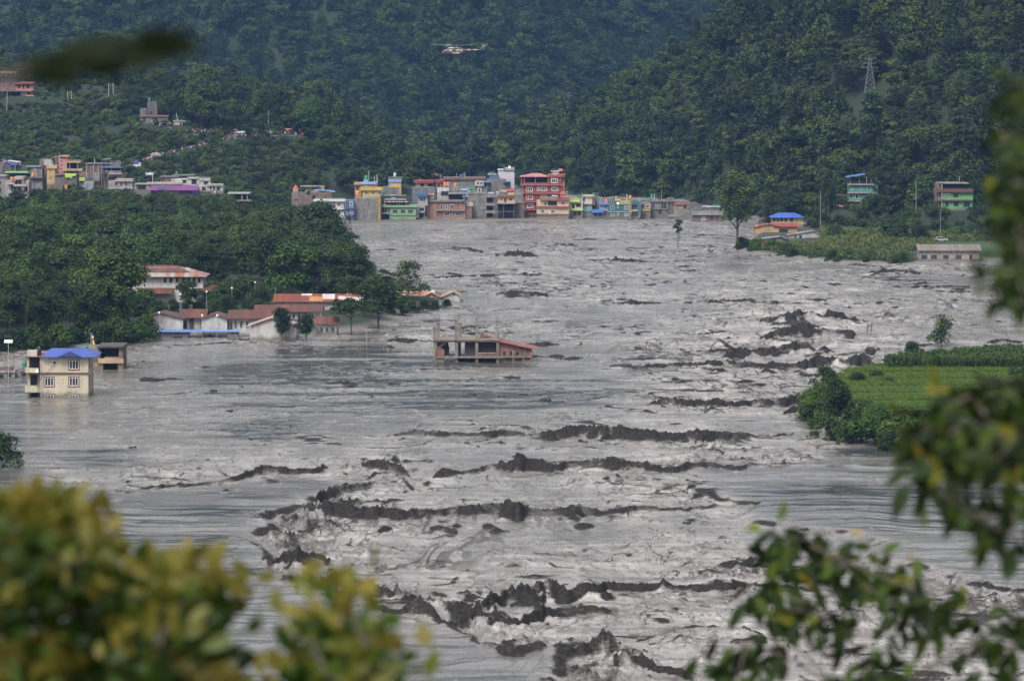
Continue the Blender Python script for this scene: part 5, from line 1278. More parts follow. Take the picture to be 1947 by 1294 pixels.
    pr = roofing(PURP, (.20,.03,.21), .4, 0, 1.2)
    b.mono(284.5, 376, 361.5, 353.5, pr, -1, 5); b.box('wall', 286, 374, 361.5, 380, P((.10,.11,.15)), .5, 6); b.hole(315, 336, 363, 368, .5); b.mono(316, 334, 378, 370, pr, -3, -.5, 'lower_roof'); b.box('blue_panel', 301, 313.5, 355.5, 360.5, paint((.08,.10,.26)), -1.2, -.9); b.box('blue_wall', 365, 376, 361.8, 367, paint((.12,.13,.40)), -.1, .4)
    b = B('white_colonnade_house', 'white house with round openings and pillars right of the purple roofs', 1370, 400, 366, group=TL, down=dn)
    b.box('wall', 376, 425, 353, 366, P((.58,.55,.52),.3), 0, 6); b.box('roof_slab', 392, 424, 350.3, 353.5, P((.46,.42,.40)), -.6, 6.3); b.hole(384, 391, 355, 362); b.hole(399, 402, 355, 361); b.hole(405, 408, 355, 361); b.hole(413, 418, 356, 362); b.posts([394, 411, 423], 1, 353.5, 366, P((.6,.57,.54)), -.5, .25); b.box('red_base', 380, 402, 362.5, 365.5, P((.35,.15,.13)), -.3, 0)
    b = B('gate_pillar', 'small peach pillar with a white ball among the trees', 1350, 409, 378, 'pillar', down=6)
    b.box('pillar', 406, 412, 368, 378, P((.60,.34,.22)), 0, .8); MB().lathe([(.1,0),(.32,.2),(.38,.45),(.25,.75),(.05,.85)], 10, 0, (0, .4, b.Z(368))).build('ball', P((.7,.68,.64)), b.root, smooth=True)
    b = B('open_pavilion', 'open grey pavilion with thin columns under a flat roof', 1345, 455, 386, 'pavilion', down=8)
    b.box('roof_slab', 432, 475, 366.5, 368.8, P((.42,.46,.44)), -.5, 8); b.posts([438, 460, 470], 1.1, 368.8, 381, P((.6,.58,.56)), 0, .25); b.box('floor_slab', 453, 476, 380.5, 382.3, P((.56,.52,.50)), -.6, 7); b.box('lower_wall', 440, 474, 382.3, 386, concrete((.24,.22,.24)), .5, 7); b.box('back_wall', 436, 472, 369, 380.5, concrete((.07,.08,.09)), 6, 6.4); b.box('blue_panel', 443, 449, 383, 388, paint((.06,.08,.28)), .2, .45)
    b = B('hidden_blue_roof', 'small blue roof peeping over the wood left of the white terraced house', 1372, 527, 398, 'shed', down=6)
    b.gable_x(519, 534, 391.5, 388, roofing((.10,.20,.50), None, .3), -.5, 4); b.box('wall', 520, 540, 391.8, 398, concrete((.28,.28,.3)), .2, 4)

# ================= things high on the knoll
def knoll_things():
    x, Y, z = on_ground(25, 184, 1450, 1660)
    PADS.append((x, Y+4, z, 9)); CLEAR.extend([(x, Y, 14), (x-2, Y-14, 9), (x+4, Y-8, 9)])
    b = B('hillside_house', 'red and pink house high on the hill at the left edge', Y, 28, 186, down=5)
    b.box('wall', -20, 28, 158, 174, brick((.26,.10,.09)), 1, 9); b.box('wall', -20, 30, 146, 158, concrete((.12,.10,.11)), 3, 9); b.box('roof_slab', -20, 30, 136, 139.5, P((.36,.24,.14)), 1, 10); b.box('wall', 29, 63, 158, 174, P((.55,.20,.17)), 0, 9); b.mono(26, 63, 159.5, 155, roofing((.36,.06,.07), None, .3), -.9, 8); b.box('balcony', 31, 64, 169.5, 173.5, P((.58,.20,.17)), -1.2, 0); b.win(33, 39.5, 162.5, 168, mull=0, fr=P((.5,.16,.14))); b.win(50, 57, 160.5, 168, mull=0, fr=P((.5,.16,.14))); b.hole(43, 46, 161, 169); b.box('lower_wall', 39, 60, 173.5, 186, P((.62,.42,.30)), .6, 8); b.hole(51, 58, 175.5, 180, .6)
    b.posts([2, 10, 20, 27], 1, 139.5, 146, P((.5,.36,.2)), 1.2, .25)
    b.box('awning', 50, 66, 181.5, 183, paint((.5,.28,.05)), -1.5, .5)
    x, Y, z = on_ground(290, 237, 1450, 1660); PADS.append((x, Y+3, z, 8)); CLEAR.extend([(x, Y, 9), (x, Y-9, 7)])
    b = B('concrete_hut', 'grey concrete house with a red roof edge among tall trees above the crowd', Y, 292, 236, down=4)
    b.box('wall', 266, 319, 222, 236, concrete((.18,.16,.155)), 0, 7); b.box('roof_edge', 265, 320, 219.5, 222, P((.32,.13,.12)), -.5, 7.4); b.box('upper_wall', 266, 278, 206, 219.5, concrete((.19,.18,.19)), 1, 6); b.box('upper_wall', 279, 298, 193, 219.5, concrete((.13,.125,.13)), 2, 7); b.hole(284, 289, 212, 218, 2); b.hole(272, 276, 225, 232); b.hole(292, 300, 225, 233)
    tank(284, 192.5, Y, 7, 'green', 'green tank on the grey house above the crowd', 4, 5.5)
    x, Y, z = on_ground(341, 240, 1450, 1660); PADS.append((x, Y+1, z, 4)); CLEAR.append((x, Y-5, 6))
    b = B('cream_kiosk', 'small cream hut with a blue awning beside the crowd path', Y, 340, 240, 'hut', down=3)
    b.box('wall', 330, 347, 230, 240, P((.58,.44,.32)), 0, 3); b.box('roof', 329, 348, 228.8, 230.2, roofing((.42,.40,.38), None, .3), -.4, 3.3); b.box('awning', 347, 353, 229.5, 232, paint((.10,.26,.60)), -.2, 1.5); b.hole(342, 345, 233, 238)
    pole(338, 215, 231, Y, 'leaning white pole on the small cream hut', .12, 1, tilt=-.6)
    x, Y, z = on_ground(473, 242, 1450, 1660)
    b = B('brick_hut', 'small brown brick hut under the tall trees on the ridge', Y, 473, 242, 'hut', down=3)
    b.box('wall', 467, 479, 231, 242, brick((.20,.10,.085)), 0, 3); b.box('roof', 466, 480, 228.6, 231, P((.62,.60,.58)), -.4, 3.3); b.hole(474, 477, 235, 242)
    x, Y, z = on_ground(459, 260, 1440, 1660)
    b = B('path_shelter', 'white sheet roof shelter over the crowded path', Y, 459, 260, 'shelter', down=2)
    a = MB().prism([(-1.9, 2.0), (1.3, 2.3), (1.9, 1.7), (-1.3, 1.5)], -1.5, 1.5, 'y').build('roof', paint((.52,.60,.55)), b.root)
    b.posts([452, 465], .8, 253, 260, LG, -.6, .15, 'post')
    x, Y, z = on_ground(555, 253, 1440, 1660)
    b = B('pink_banner', 'long pink banner strung at the end of the crowded path', Y, 555, 254, 'banner', down=1)
    b.box('cloth', 541, 571, 244.6, 249, paint((.62,.20,.22)), 0, .06); b.box('dark_arch', 548, 552, 246.5, 249, DK, -.05, -.01); b.posts([541, 571], .6, 243, 254, GR, -.05, .1, 'post')
    x, Y, z = on_ground(495, 252, 1440, 1660)
    b = B('blue_stall', 'stall with blue and turquoise sheet roofs in the crowd', Y, 495, 252, 'stall', down=1)
    b.slope(479, 243.5, 496, 243.5, paint((.08,.14,.40)), 0, 2.5, 'roof', .35); b.slope(493, 246, 510, 245, paint((.20,.36,.38)), 0, 2.5, 'roof', .35); b.posts([480, 494, 509], .6, 245, 252, GR, .4, .12, 'post'); b.box('counter', 482, 492, 247.5, 252, P((.5,.2,.12)), .8, 1.2)
    # boulder
    x, Y, z = on_ground(296, 304, 1420, 1660)
    bm = bmesh.new(); bmesh.ops.create_icosphere(bm, subdivisions=4, radius=1)
    for v in bm.verts:
        c = v.co; n = .16*math.sin(c.x*3.1+1)*math.sin(c.y*2.7)+.12*math.sin(c.z*4.3+c.x*2)+.05*math.sin(c.x*9+c.y*7)
        v.co = Vector((c.x*2.25*(1+n), c.y*2.0*(1+n), (c.z*1.75 + .22*c.x)*(1+n)))
    me = bpy.data.meshes.new('boulder'); bm.to_mesh(me); bm.free(); me.materials.append(concrete((.30,.265,.235)))
    me.polygons.foreach_set('use_smooth', [True]*len(me.polygons))
    tag(link('boulder', me, None, (x, Y+1, z+1.0)), 'big pale grey boulder beside the crowded hillside path', 'boulder'); CLEAR.append((x, Y-4, 7))
    # bus on the path
    x, Y, z = on_ground(257, 318, 1400, 1600)
    b = B('truck', 'small truck with a blue cover and white cab front on the lower path', Y, 257, 319, 'truck', down=0)
    b.box('cargo_cover', 254, 263, 307.5, 313, paint((.04,.06,.36)), 0, 2.2); b.box('body', 254, 263.5, 313, 317, paint((.62,.58,.60)), -.05, 2.2); b.box('cab', 263.6, 267.5, 309.5, 317, paint((.7,.68,.66)), 0, 2.1); b.win(264.3, 266.8, 310.5, 313.2, 0, mull=0, bar=.05, name='windscreen')
    for xx in (256, 265):
        m = MB(); m.tube([(b.X(xx), -.1, .4), (b.X(xx), .25, .4)], .42, 12); m.build('wheel', paint((.015,.015,.015)), b.root)
    CLEAR.append((x, Y-2, 6))
    # frames and poles on the slope
    for (p0, p1, yt, yb, lab) in ((129, 136, 174, 194, 'small pale two-post frame standing on the open hill slope'), (207, 216, 159, 188, 'tall pale goal-like two-post frame on the hill slope')):
        x, Y, z = on_ground((p0+p1)/2, yb, 1450, 1690); s = F/Y
        e = empty('post_frame', (x, Y, z)); w = (p1-p0)/s/2; h = (yb-yt)/s
        MB().tube([(-w,0,-.5),(-w*1.15,0,h)], .09, 6).build('post', paint((.55,.55,.53)), e); MB().tube([(w,0,-.5),(w*.75,0,h)], .09, 6).build('post', paint((.55,.55,.53)), e); MB().tube([(-w*1.1,0,h*.9),(w*.78,0,h*.9)], .05, 6).build('crossbar', paint((.5,.5,.48)), e)
        tag(e, lab, 'frame')
    for (px, yt, yb, lab) in ((13, 176, 215, 'tall grey utility pole on the hill below the red hillside house'), (149, 190, 200, 'short pale post on the hill slope'), (446, 221, 243, 'thin dead trunk-like pole by the brick hut'), (510, 210, 247, 'pale utility pole under the tall trees near the stalls')):
        x, Y, z = on_ground(px, yb, 1440, 1690)
        o = MB().tube([(0,0,-.5),(.1,0,(yb-yt)*Y/F)], [.13,.09], 6).build('utility_pole', paint((.40,.39,.37)), None, (x, Y, z)); tag(o, lab, 'pole', 'poles and masts')

# ================= flooded white buildings on the left bank
def campus():
    G = 'white buildings with rusty roofs on the left bank'
    W = plaster((.60,.58,.55), .35)
    b = B('two_storey_hall', 'large white two-storey hall with a rusty hipped roof among the trees', 905, 315, 588, group=G)
    b.box('wall', 240, 386, 527, 588, W, 0, 9); r = roofing((.36,.34,.33), (.30,.10,.05), .35, 0, 1.1)
    b.hip(232, 393, 525, 262, 352, 510, r, -1.2, 10.5); b.hip(236, 360, 517.5, 265, 330, 506.5, RUST, 1.2, 11.5, 'rusty_roof')
    for x in (252, 275, 314, 325, 337, 349, 359, 369, 379): b.win(x-2.6, x+2.6, 527.8, 537.5, mull=0, fr=GR)
    b.mono(262, 330, 556, 547, RUST, -3, -.02, 'porch_roof'); b.mono(366, 417, 552, 543, RUST, -2.5, 3, 'porch_roof'); b.box('porch_wall', 386.3, 413, 552, 588, W, .5, 6); b.win(397, 403, 558, 566, .5)
    b = B('gabled_hostel', 'long white building with two gables, rusty roof and a blue awning at the waterline', 818, 385, 643, group=G)
    b.gable_y(287, 352, 599, 605.5, 306, 594.5, RUST, -.6, 9, W); b.win(294.5, 303, 613, 626.5, mull=1, fr=GR); b.win(314.5, 323.5, 613, 626.5, mull=1, fr=GR); b.win(304, 314, 601.2, 606.5, mull=0, fr=GR)
    b.box('wall', 340, 388, 605, 643, plaster((.52,.50,.48), .4), 2.2, 9); b.gable_x(340, 392, 604.5, 590.5, RUST, 1.2, 10); b.hole(343, 346, 611, 626, 2.2); b.hole(349, 353, 611, 626, 2.2); b.hole(380, 385, 611, 626, 2.2); b.box('dark_bay', 359, 367, 607, 627, concrete((.06,.06,.07)), 2.0, 2.19)
    b.gable_y(379, 436, 606.5, 606.5, 408, 596.5, RUST, -.6, 9, W); b.win(401.5, 411, 600.8, 606, mull=0, fr=GR); b.box('floor_strip', 385, 434, 629.5, 632, GR, -.1, -.01)
    b.box('wall', 434, 520, 606, 643, W, 1.4, 8); b.gable_x(431, 522, 605.5, 591.5, RUST, .4, 9); b.wins([445, 455.5, 467], 4.5, 612, 624, d=1.4, fr=GR); b.win(437, 441, 612, 626, 1.4, fr=GR)
    b.mono(291, 387, 628.5, 626, paint((.12,.22,.52)), -2.6, 0, 'blue_awning'); b.mono(387, 457, 628.5, 626.3, paint((.14,.24,.54)), -2.4, -.62, 'blue_awning'); b.box('lower_wall', 292, 360, 629.5, 643, concrete((.17,.18,.21)), -2.0, 0); b.box('lower_wall', 433, 455, 630, 643, concrete((.18,.18,.21)), -2.0, -.1); b.hole(331, 348, 638, 642.5, -2.0); b.hole(395, 403, 636.5, 643, -.1); b.posts([380, 412, 430], .8, 628, 643, GR, -2.2, .15, 'post')
    b.box('chimney', 355.5, 361.5, 583, 592, concrete((.09,.09,.09)), 6, 7)
    b = B('white_gabled_house', 'white house with one gable and a dark double door between two trees', 808, 518, 647, group=G)
    b.gable_y(468, 572, 620.5, 620.5, 517, 603.5, roofing((.34,.13,.09), (.40,.38,.36), .4, 1), -.7, 8, W, inset=.9); b.win(486.5, 498, 631, 646, mull=1, fr=DGc, name='door')
    b = B('small_wing', 'small white wing with a dark red roof right of the white gabled house', 822, 617, 634, group=G)
    b.box('wall', 600, 641, 616, 634, W, 0, 6); b.gable_x(596, 643, 615.5, 603.5, RUST, -.8, 7); b.wins([609, 619.5, 630.5], 5, 622.5, 631.5, fr=GR, mull=0); b.slope(590, 609, 606, 621, roofing((.4,.36,.34), None, .4, 1), -1.5, -.5, 'lean_to')
    b = B('rusty_roofed_block', 'long low block with an even rust red roof in the middle of the white buildings', 852, 550, 616, group=G)
    b.box('wall', 486, 612, 592.5, 616, W, 0, 7); b.gable_x(482, 614, 592, 581, RUST, -.8, 8); b.wins([556, 566, 593, 601], 4.5, 597, 606, fr=GR, mull=0); b.posts([597, 604, 611], .7, 593, 613, W, -1, .2)
    b = B('patch_roofed_block', 'long block with a patchwork roof of rust, orange and pink-white sheets', 884, 604, 600, group=G)
    b.box('wall', 524, 690, 574, 600, W, 0, 7); b.gable_x(519, 692, 573, 560, roofing((.30,.09,.05), (.19,.055,.035), .5), -.8, 8)
    m = MB(); 
    for (x0, x1, t0, t1, mi) in ((572, 592, .75, .98, 0), (588, 614, .08, .62, 1), (612, 636, .30, .95, 0), (642, 668, .05, .70, 0), (655, 690, .60, .98, 2), (668, 691, .1, .55, 0)):
        e, r_ = b.Z(573)+.02, b.Z(560)+.02; d0, dm = -.8, 3.6
        P0 = lambda t: (d0+(dm-d0)*t, e+(r_-e)*t)
        (ya, za), (yb, zb) = P0(t0), P0(t1)
        m.prism([(ya, za), (yb, zb), (yb, zb+.03), (ya, za+.03)], b.X(x0), b.X(x1), 'x', mi)
    m.build('replaced_sheets', [roofing((.66,.56,.55), (.55,.42,.40), .3), roofing((.50,.25,.08), (.40,.16,.05), .3), roofing((.36,.10,.05), None, .3)], b.root)
    b.wins([566, 590, 640], 8, 579.5, 582.5, fr=GR, mull=0)
    b = B('far_gabled_house', 'farthest white house with two gables and a patched rusty roof at the water', 935, 835, 584, group=G)
    b.gable_y(801, 839, 566, 566, 820, 556, roofing((.40,.15,.09), (.30,.1,.06), .4), -.6, 8, W); b.win(823, 826, 560.5, 565, mull=0, fr=GR, d=-.1); b.gable_y(838, 877, 564, 563, 863, 553.5, roofing((.38,.37,.36), (.46,.22,.07), .4, 1), -1.2, 8, W); b.win(862.5, 865.5, 557.5, 562, mull=0, fr=GR, d=-.7); b.win(857, 862, 570.5, 575, mull=0, fr=GR, d=-.7)
    b.box('wall', 780, 803, 563, 584, W, 1, 8); b.gable_x(742, 826, 562, 553.5, roofing((.62,.55,.53), (.36,.14,.08), .5), .2, 9); b.box('wall', 744, 781, 563, 584, W, 1.2, 8)
    b = B('hidden_wing', 'low roof of faded orange and white sheets hidden behind the big green tree', 880, 120, 592, group=G)
    b.box('wall', 86, 262, 577.5, 592, W, 0, 6); b.gable_x(82, 266, 577, 568, roofing((.46,.36,.30), (.62,.58,.56), .45), -.8, 7)
    b = B('white_quarters', 'plain white house wall showing through the trees left of the hall', 930, 132, 580, group=G)
    b.box('wall', 115, 148, 530, 580, W, 0, 7); b.gable_x(112, 151, 529.5, 519, RUST, -.6, 7.6); b.win(122, 128, 540, 550)
    b = B('red_gabled_quarters', 'white house with a small red gable at the left edge of the wood', 900, 14, 588, group=G)
    b.box('wall', -20, 26, 566, 588, W, 0, 6); b.gable_x(-24, 31, 566, 555, roofing((.42,.10,.06), None, .3), -.6, 6.6); b.box('roof_cap', 2, 15, 552.5, 555, P((.6,.58,.55)), 1.5, 4); b.win(18, 23, 571, 579)
    b = B('white_quarters', 'white house half hidden in the trees above the patchwork roof', 1000, 575, 556, group=G)
    b.box('wall', 562, 580, 528, 556, W, 0, 6); b.win(566, 571, 532, 542, fr=GR)
    b.hip(560, 583, 528, 566, 577, 519, RUST, -.5, 6.5)

# ================= drowned houses near the left edge and mid-stream
def drowned():
    C = plaster((.66,.56,.38), .22)
    b = B('cream_house', 'cream three-storey house with a bright blue roof standing deep in the flood', 676, 115, 755)
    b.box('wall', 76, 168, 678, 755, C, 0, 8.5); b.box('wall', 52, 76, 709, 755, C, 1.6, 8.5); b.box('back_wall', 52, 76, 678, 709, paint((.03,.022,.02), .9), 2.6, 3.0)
    b.box('floor_band', 49.5, 169, 708, 710.2, P((.20,.05,.035)), -.25, 0); b.box('floor_band', 50, 76.2, 708, 710.2, P((.20,.05,.035)), .0, 1.6)
    b.box('terrace_slab', 50, 82, 677, 678.6, P((.25,.07,.04)), -.5, 8.7); b.box('parapet', 51, 69.5, 666.5, 677, C, .2, 2.2)
    b.box('balcony', 48.5, 74, 699, 708, C, -.6, -.2); b.box('balcony', 48.5, 50, 699, 708, C, -.2, 1.6); b.box('balcony', 48.5, 72, 733, 744, C, -.6, -.2); b.box('balcony_floor', 48.5, 76, 744, 745.4, C, -.6, 1.6); b.box('corner_post', 52, 54.8, 678.6, 699, C, .0, .3); b.box('corner_post', 52, 55.5, 710.2, 733, C, .6, .9); b.box('red_post', 74.8, 76.2, 679, 699, P((.22,.06,.04)), -.1, .1)
    b.hole(56, 69, 714, 733, 1.6); b.hole(56, 70, 747, 757, 1.6)
    rr = roofing((.035,.10,.46), (.03,.08,.36), .3, 0, .9, .4)
    b.hip(80.5, 183, 677.3, 92, 158, 665, rr, -1.0, 9.3)
    o = MB().prism([(b.X(111), b.Z(677)), (b.X(134), b.Z(665.5)), (b.X(157), b.Z(677))], -1.3, 3.2, 'y').build('roof_gable', rr, b.root)
    MB().prism([(b.X(115), b.Z(676.6)), (b.X(134), b.Z(667.3)), (b.X(153), b.Z(676.6))], -1.36, -1.31, 'y').build('gable_board', paint((.02,.035,.14)), b.root)
    RS = P((.26,.055,.035))
    for (x, w, yt, yb) in ((131.5, 18, 684.5, 701.5), (85, 17, 717, 733.5), (131.5, 17.5, 717, 733.5), (85, 17.5, 750, 766), (131.5, 17.5, 750, 766)):
        b.win(x, x+w, yt, yb, mull=2, bar=.10, surround=RS)
    b.win(100, 107, 686, 692.3, mull=0, bar=.06)
    # side wall windows
    for (d0, yt, yb) in ((1.6, 682, 701), (5.4, 682, 701), (1.6, 715, 735), (5.4, 715, 735)):
        a = b.X(168); m = MB().box(a-.05, a+.06, d0, d0+1.3, b.Z(yb), b.Z(yt)); f = m.build('window', RS, b.root); MB().box(a-.02, a+.09, d0+.15, d0+1.15, b.Z(yb)+.15, b.Z(yt)-.15).build('pane', glass_mat(), f)
    m = MB().tube([(b.X(107), -.15, b.Z(688)), (b.X(90), -.5, b.Z(708)), (b.X(66), -.9, b.Z(731))], .035, 5); m.build('cable', DK, b.root)
    m = MB().tube([(b.X(78), -.15, b.Z(678)), (b.X(78), -.15, b.Z(755))], .05, 6); m.build('drainpipe', paint((.45,.42,.36)), b.root)
    dish(71.5, 707, 676, 6.5, 'small satellite dish on the balcony corner of the cream flooded house', -.9)
    tank(74.5, 677, 676, 20, 'black', 'tall black tank on the terrace of the cream flooded house', 3, 9)
    tank(69, 668, 676, 7, 'black', 'small black tank tucked behind the parapet of the cream flooded house', 4.5, 7)
    b = B('peach_shell_house', 'open peach and brown house shell behind the cream flooded house', 733, 210, 704)
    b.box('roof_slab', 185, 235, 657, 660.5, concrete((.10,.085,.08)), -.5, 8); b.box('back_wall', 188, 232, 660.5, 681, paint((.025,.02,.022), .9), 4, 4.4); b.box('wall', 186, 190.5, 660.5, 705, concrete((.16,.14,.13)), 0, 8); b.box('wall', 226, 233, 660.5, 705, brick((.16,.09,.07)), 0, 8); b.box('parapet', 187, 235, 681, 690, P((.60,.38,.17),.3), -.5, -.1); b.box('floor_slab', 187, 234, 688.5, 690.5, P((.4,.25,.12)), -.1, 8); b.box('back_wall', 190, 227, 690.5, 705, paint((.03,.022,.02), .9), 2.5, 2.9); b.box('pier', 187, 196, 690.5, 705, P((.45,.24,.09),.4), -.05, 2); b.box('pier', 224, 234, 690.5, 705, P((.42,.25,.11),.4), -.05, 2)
    b.rail(197, 224, 664, 680, paint((.06,.05,.05)), 1.5, 5, 'grille')
    b.box('annexe', 172, 186, 668, 705, concrete((.13,.115,.11)), 1, 6); b.box('annexe_base', 176, 188, 690, 705, P((.46,.26,.10),.4), .5, 1)
    b.rail(166, 186, 656.5, 668, concrete((.35,.32,.30)), 2, 6, 'roof_posts')
    tank(161.5, 669.5, 733, 14, 'green', 'green tank standing behind the blue roof of the cream flooded house', 3, 11)
    b = B('tank_platform', 'low grey roof platform carrying a green tank behind the blue roof', 735, 150, 690, 'platform'); b.box('slab', 110, 172, 669.5, 672, concrete((.25,.23,.22)), 0, 6); b.box('wall', 112, 172, 672, 705, concrete((.2,.185,.18)), .3, 6)
    b = B('drowned_wall_house', 'grey low house with bare columns half drowned at the left edge', 715, 22, 722)
    b.box('wall', -20, 28, 708, 722, concrete((.36,.345,.33)), 0, 5); b.hole(-2, 7, 712, 721); b.hole(14, 21, 711, 716); b.box('brick_parapet', -20, 25, 697, 704.5, brick((.20,.09,.07)), .5, .9); b.box('roof_slab', -20, 29, 704.5, 708, concrete((.3,.28,.27)), -.3, 5); b.posts([8.5, 23.5], 3.4, 677, 704.5, concrete((.33,.31,.30)), .6, .4); b.box('side_wall', 28, 52, 706, 722, concrete((.22,.21,.205)), 1, 5); b.hole(40, 48, 708, 716, 1)
    tank(46, 698.5, 715, 13, 'green', 'green tank on the low grey house left of the cream flooded house', 2, 9); b.box('tank_base', 40, 52, 698.5, 706, concrete((.25,.24,.23)), 1, 4)
    # solar lamp
    s = F/712; e = empty('solar_lamp', (WX(16, 714), 714, WZ(705, 714)))
    MB().tube([(0,0,-3),(0,0,5.2)], .06, 8).build('pole', paint((.35,.36,.38)), e)
    p_ = MB().box(-.75, .75, -.35, .35, 0, .05).build('solar_panel', paint((.42,.45,.52), .25), e); p_.location = (0, 0, 5.5); p_.rotation_euler = (R(52), 0, 0)
    MB().box(-.78, .78, -.38, .38, -.04, -.002).build('frame', paint((.7,.7,.7)), p_)
    tag(e, 'solar lamp post with a tilted panel at the left edge', 'solar lamp')
    # prayer flag
    e = empty('prayer_flag', (WX(173, 745), 745, 3)); 
    MB().tube([(0,0,-3),(.0,0,WZ(632, 745)-3)], .05, 6).build('pole', paint((.4,.38,.36)), e)
    m = MB(); zt = WZ(634, 745)-3
    for i, mi in enumerate((0, 1, 2, 3, 3)):
        z1 = zt - i*.42; m.prism([(.05+.05*i, z1), (.42+.06*i, z1-.05), (.48+.07*i, z1-.42), (.10+.05*i, z1-.40)], -.03+.04*(i%2), .0+.04*(i%2), 'y', mi)
    m.build('flags', [paint((.03,.05,.25)), paint((.6,.6,.58)), paint((.4,.05,.05)), paint((.62,.48,.03))], e)
    tag(e, 'thin prayer flag pole with blue, red and yellow flags', 'flag')
    # unfinished mid-stream building
    b = B('unfinished_building', 'unfinished brick and concrete building with bare columns standing mid-flood', 752, 905, 689)
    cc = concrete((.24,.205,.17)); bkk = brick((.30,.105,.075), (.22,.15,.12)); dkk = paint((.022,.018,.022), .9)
    def col(x, w, yt, yb, d, rb):
        w *= 1.15
        b.box('column', x-w/2, x+w/2, yt, yb, cc, d, d+.45)
        m = MB(); s_ = b.s
        for i in range(4):
            xx = b.X(x) + (-.2 if i % 2 else .2)*1.05; dd = d+.08+(.28 if i > 1 else 0)
            m.tube([(xx, dd, b.Z(yt)-.1), (xx+random.uniform(-.06,.06), dd, b.Z(rb)+random.uniform(-.3,.4))], .035, 5)
        for k in range(3): m.box(b.X(x)-.23, b.X(x)+.23, d+.06, d+.09, b.Z(yt)+.35+k*.45, b.Z(yt)+.39+k*.45)
        m.build('rebar', paint((.07,.06,.06), .8), b.root)
    for x, yt in ((826, 622), (868, 620), (906.5, 621), (946.5, 621.5)): col(x, 5.0, yt, 690, 0, 600)
    for x, yt in ((832.5, 616.5), (873.5, 617.5)): col(x, 5.0, yt, 646, 5.5, 600)
    b.box('roof_slab', 823, 951, 644.8, 647.4, cc, -.35, 7); b.box('roof_beam', 829, 944, 647.4, 650.6, concrete((.27,.245,.22)), .05, .4)
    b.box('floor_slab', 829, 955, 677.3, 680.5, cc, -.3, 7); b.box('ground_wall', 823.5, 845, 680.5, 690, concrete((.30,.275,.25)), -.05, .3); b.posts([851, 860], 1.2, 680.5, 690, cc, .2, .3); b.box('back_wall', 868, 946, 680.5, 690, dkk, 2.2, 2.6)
    b.box('stair_wall', 829, 852, 650.6, 677, bkk, 3.6, 3.9); b.box('low_wall', 829, 845, 665, 680, bkk, .3, .5)
    m = MB()
    for i in range(7): m.box(b.X(829+3*i), b.X(832.2+3*i), .6, 2.0, b.Z(664-2*i), b.Z(661.5-2*i))
    m.build('stair', concrete((.36,.33,.30)), b.root); b.box('stair_soffit', 829, 841, 662, 664, cc, .55, 2.1)
    b.rail(853, 866, 668, 678, paint((.05,.05,.055)), .3, 6, 'scaffold'); b.box('wall', 845, 854, 659, 680, dkk, 1.8, 2.1)
    b.box('back_wall', 871, 876, 650.6, 677.3, dkk, 1.2, 1.5); b.box('back_wall', 883.5, 904, 650.6, 677.3, paint((.045,.035,.04), .9), 1.2, 1.5); b.rail(877, 883, 665, 677, paint((.1,.1,.12)), 1.4, 3, 'scaffold')
    b.box('back_wall', 909, 944, 650.6, 671, paint((.026,.02,.024), .9), 1.2, 1.5); b.box('brick_panel', 909, 944, 672, 677.3, bkk, .1, .3); b.box('sill', 908.8, 944.2, 670.4, 672, P((.46,.36,.32)), 0, .4)
    b.box('wing_wall', 949.2, 1011, 667, 678.5, bkk, .5, 7); MB().prism([(b.X(949.2), b.Z(667)), (b.X(1011), b.Z(667)), (b.X(1011), b.Z(666.5)), (b.X(949.2), b.Z(650.5))], .5, 6.9, 'y').build('wing_gable', bkk, b.root)
    b.box('wing_beam', 948, 1012, 677.6, 680, cc, .2, .5); b.box('wing_base', 949.2, 1012, 680, 689, concrete((.24,.21,.185)), .55, 7); b.posts([976, 996, 1010], 3, 667, 689, cc, .3, .25)
    for x in (955.7, 968, 980.2, 992): b.win(x, x+6.4, 667, 676.2, .5, mull=0, fr=cc, bar=.06)
    b.hole(960, 973, 682, 687, .55); b.hole(979, 992, 682, 687, .55); b.hole(999, 1007, 681, 684, .55)
    MB().prism([(b.X(920), b.Z(640)), (b.X(1023), b.Z(664.2)), (b.X(1023), b.Z(665.4)), (b.X(920), b.Z(641.2))], 3.8, 8.0, 'y').build('back_roof', roofing((.36,.12,.115), (.25,.085,.075), .4), b.root)
    MB().prism([(b.X(947.5), b.Z(646.8)), (b.X(1022), b.Z(663.6)), (b.X(1022), b.Z(665.4)), (b.X(947.5), b.Z(649.4))], -.3, 3.79, 'y').build('roof', roofing((.36,.12,.115), (.25,.085,.075), .4), b.root)
    b.box('gutter_end', 1012, 1014, 667, 676, concrete((.15,.13,.12)), .3, .6); b.box('brick_chimney', 913.5, 920.5, 634.5, 645, bkk, 3, 3.7); m = MB(); m.prism([(b.X(911), b.Z(645)), (b.X(913.4), b.Z(645)), (b.X(913.4), b.Z(637)), (b.X(911), b.Z(641))], 3, 3.6, 'y'); m.build('stair_head', cc, b.root)

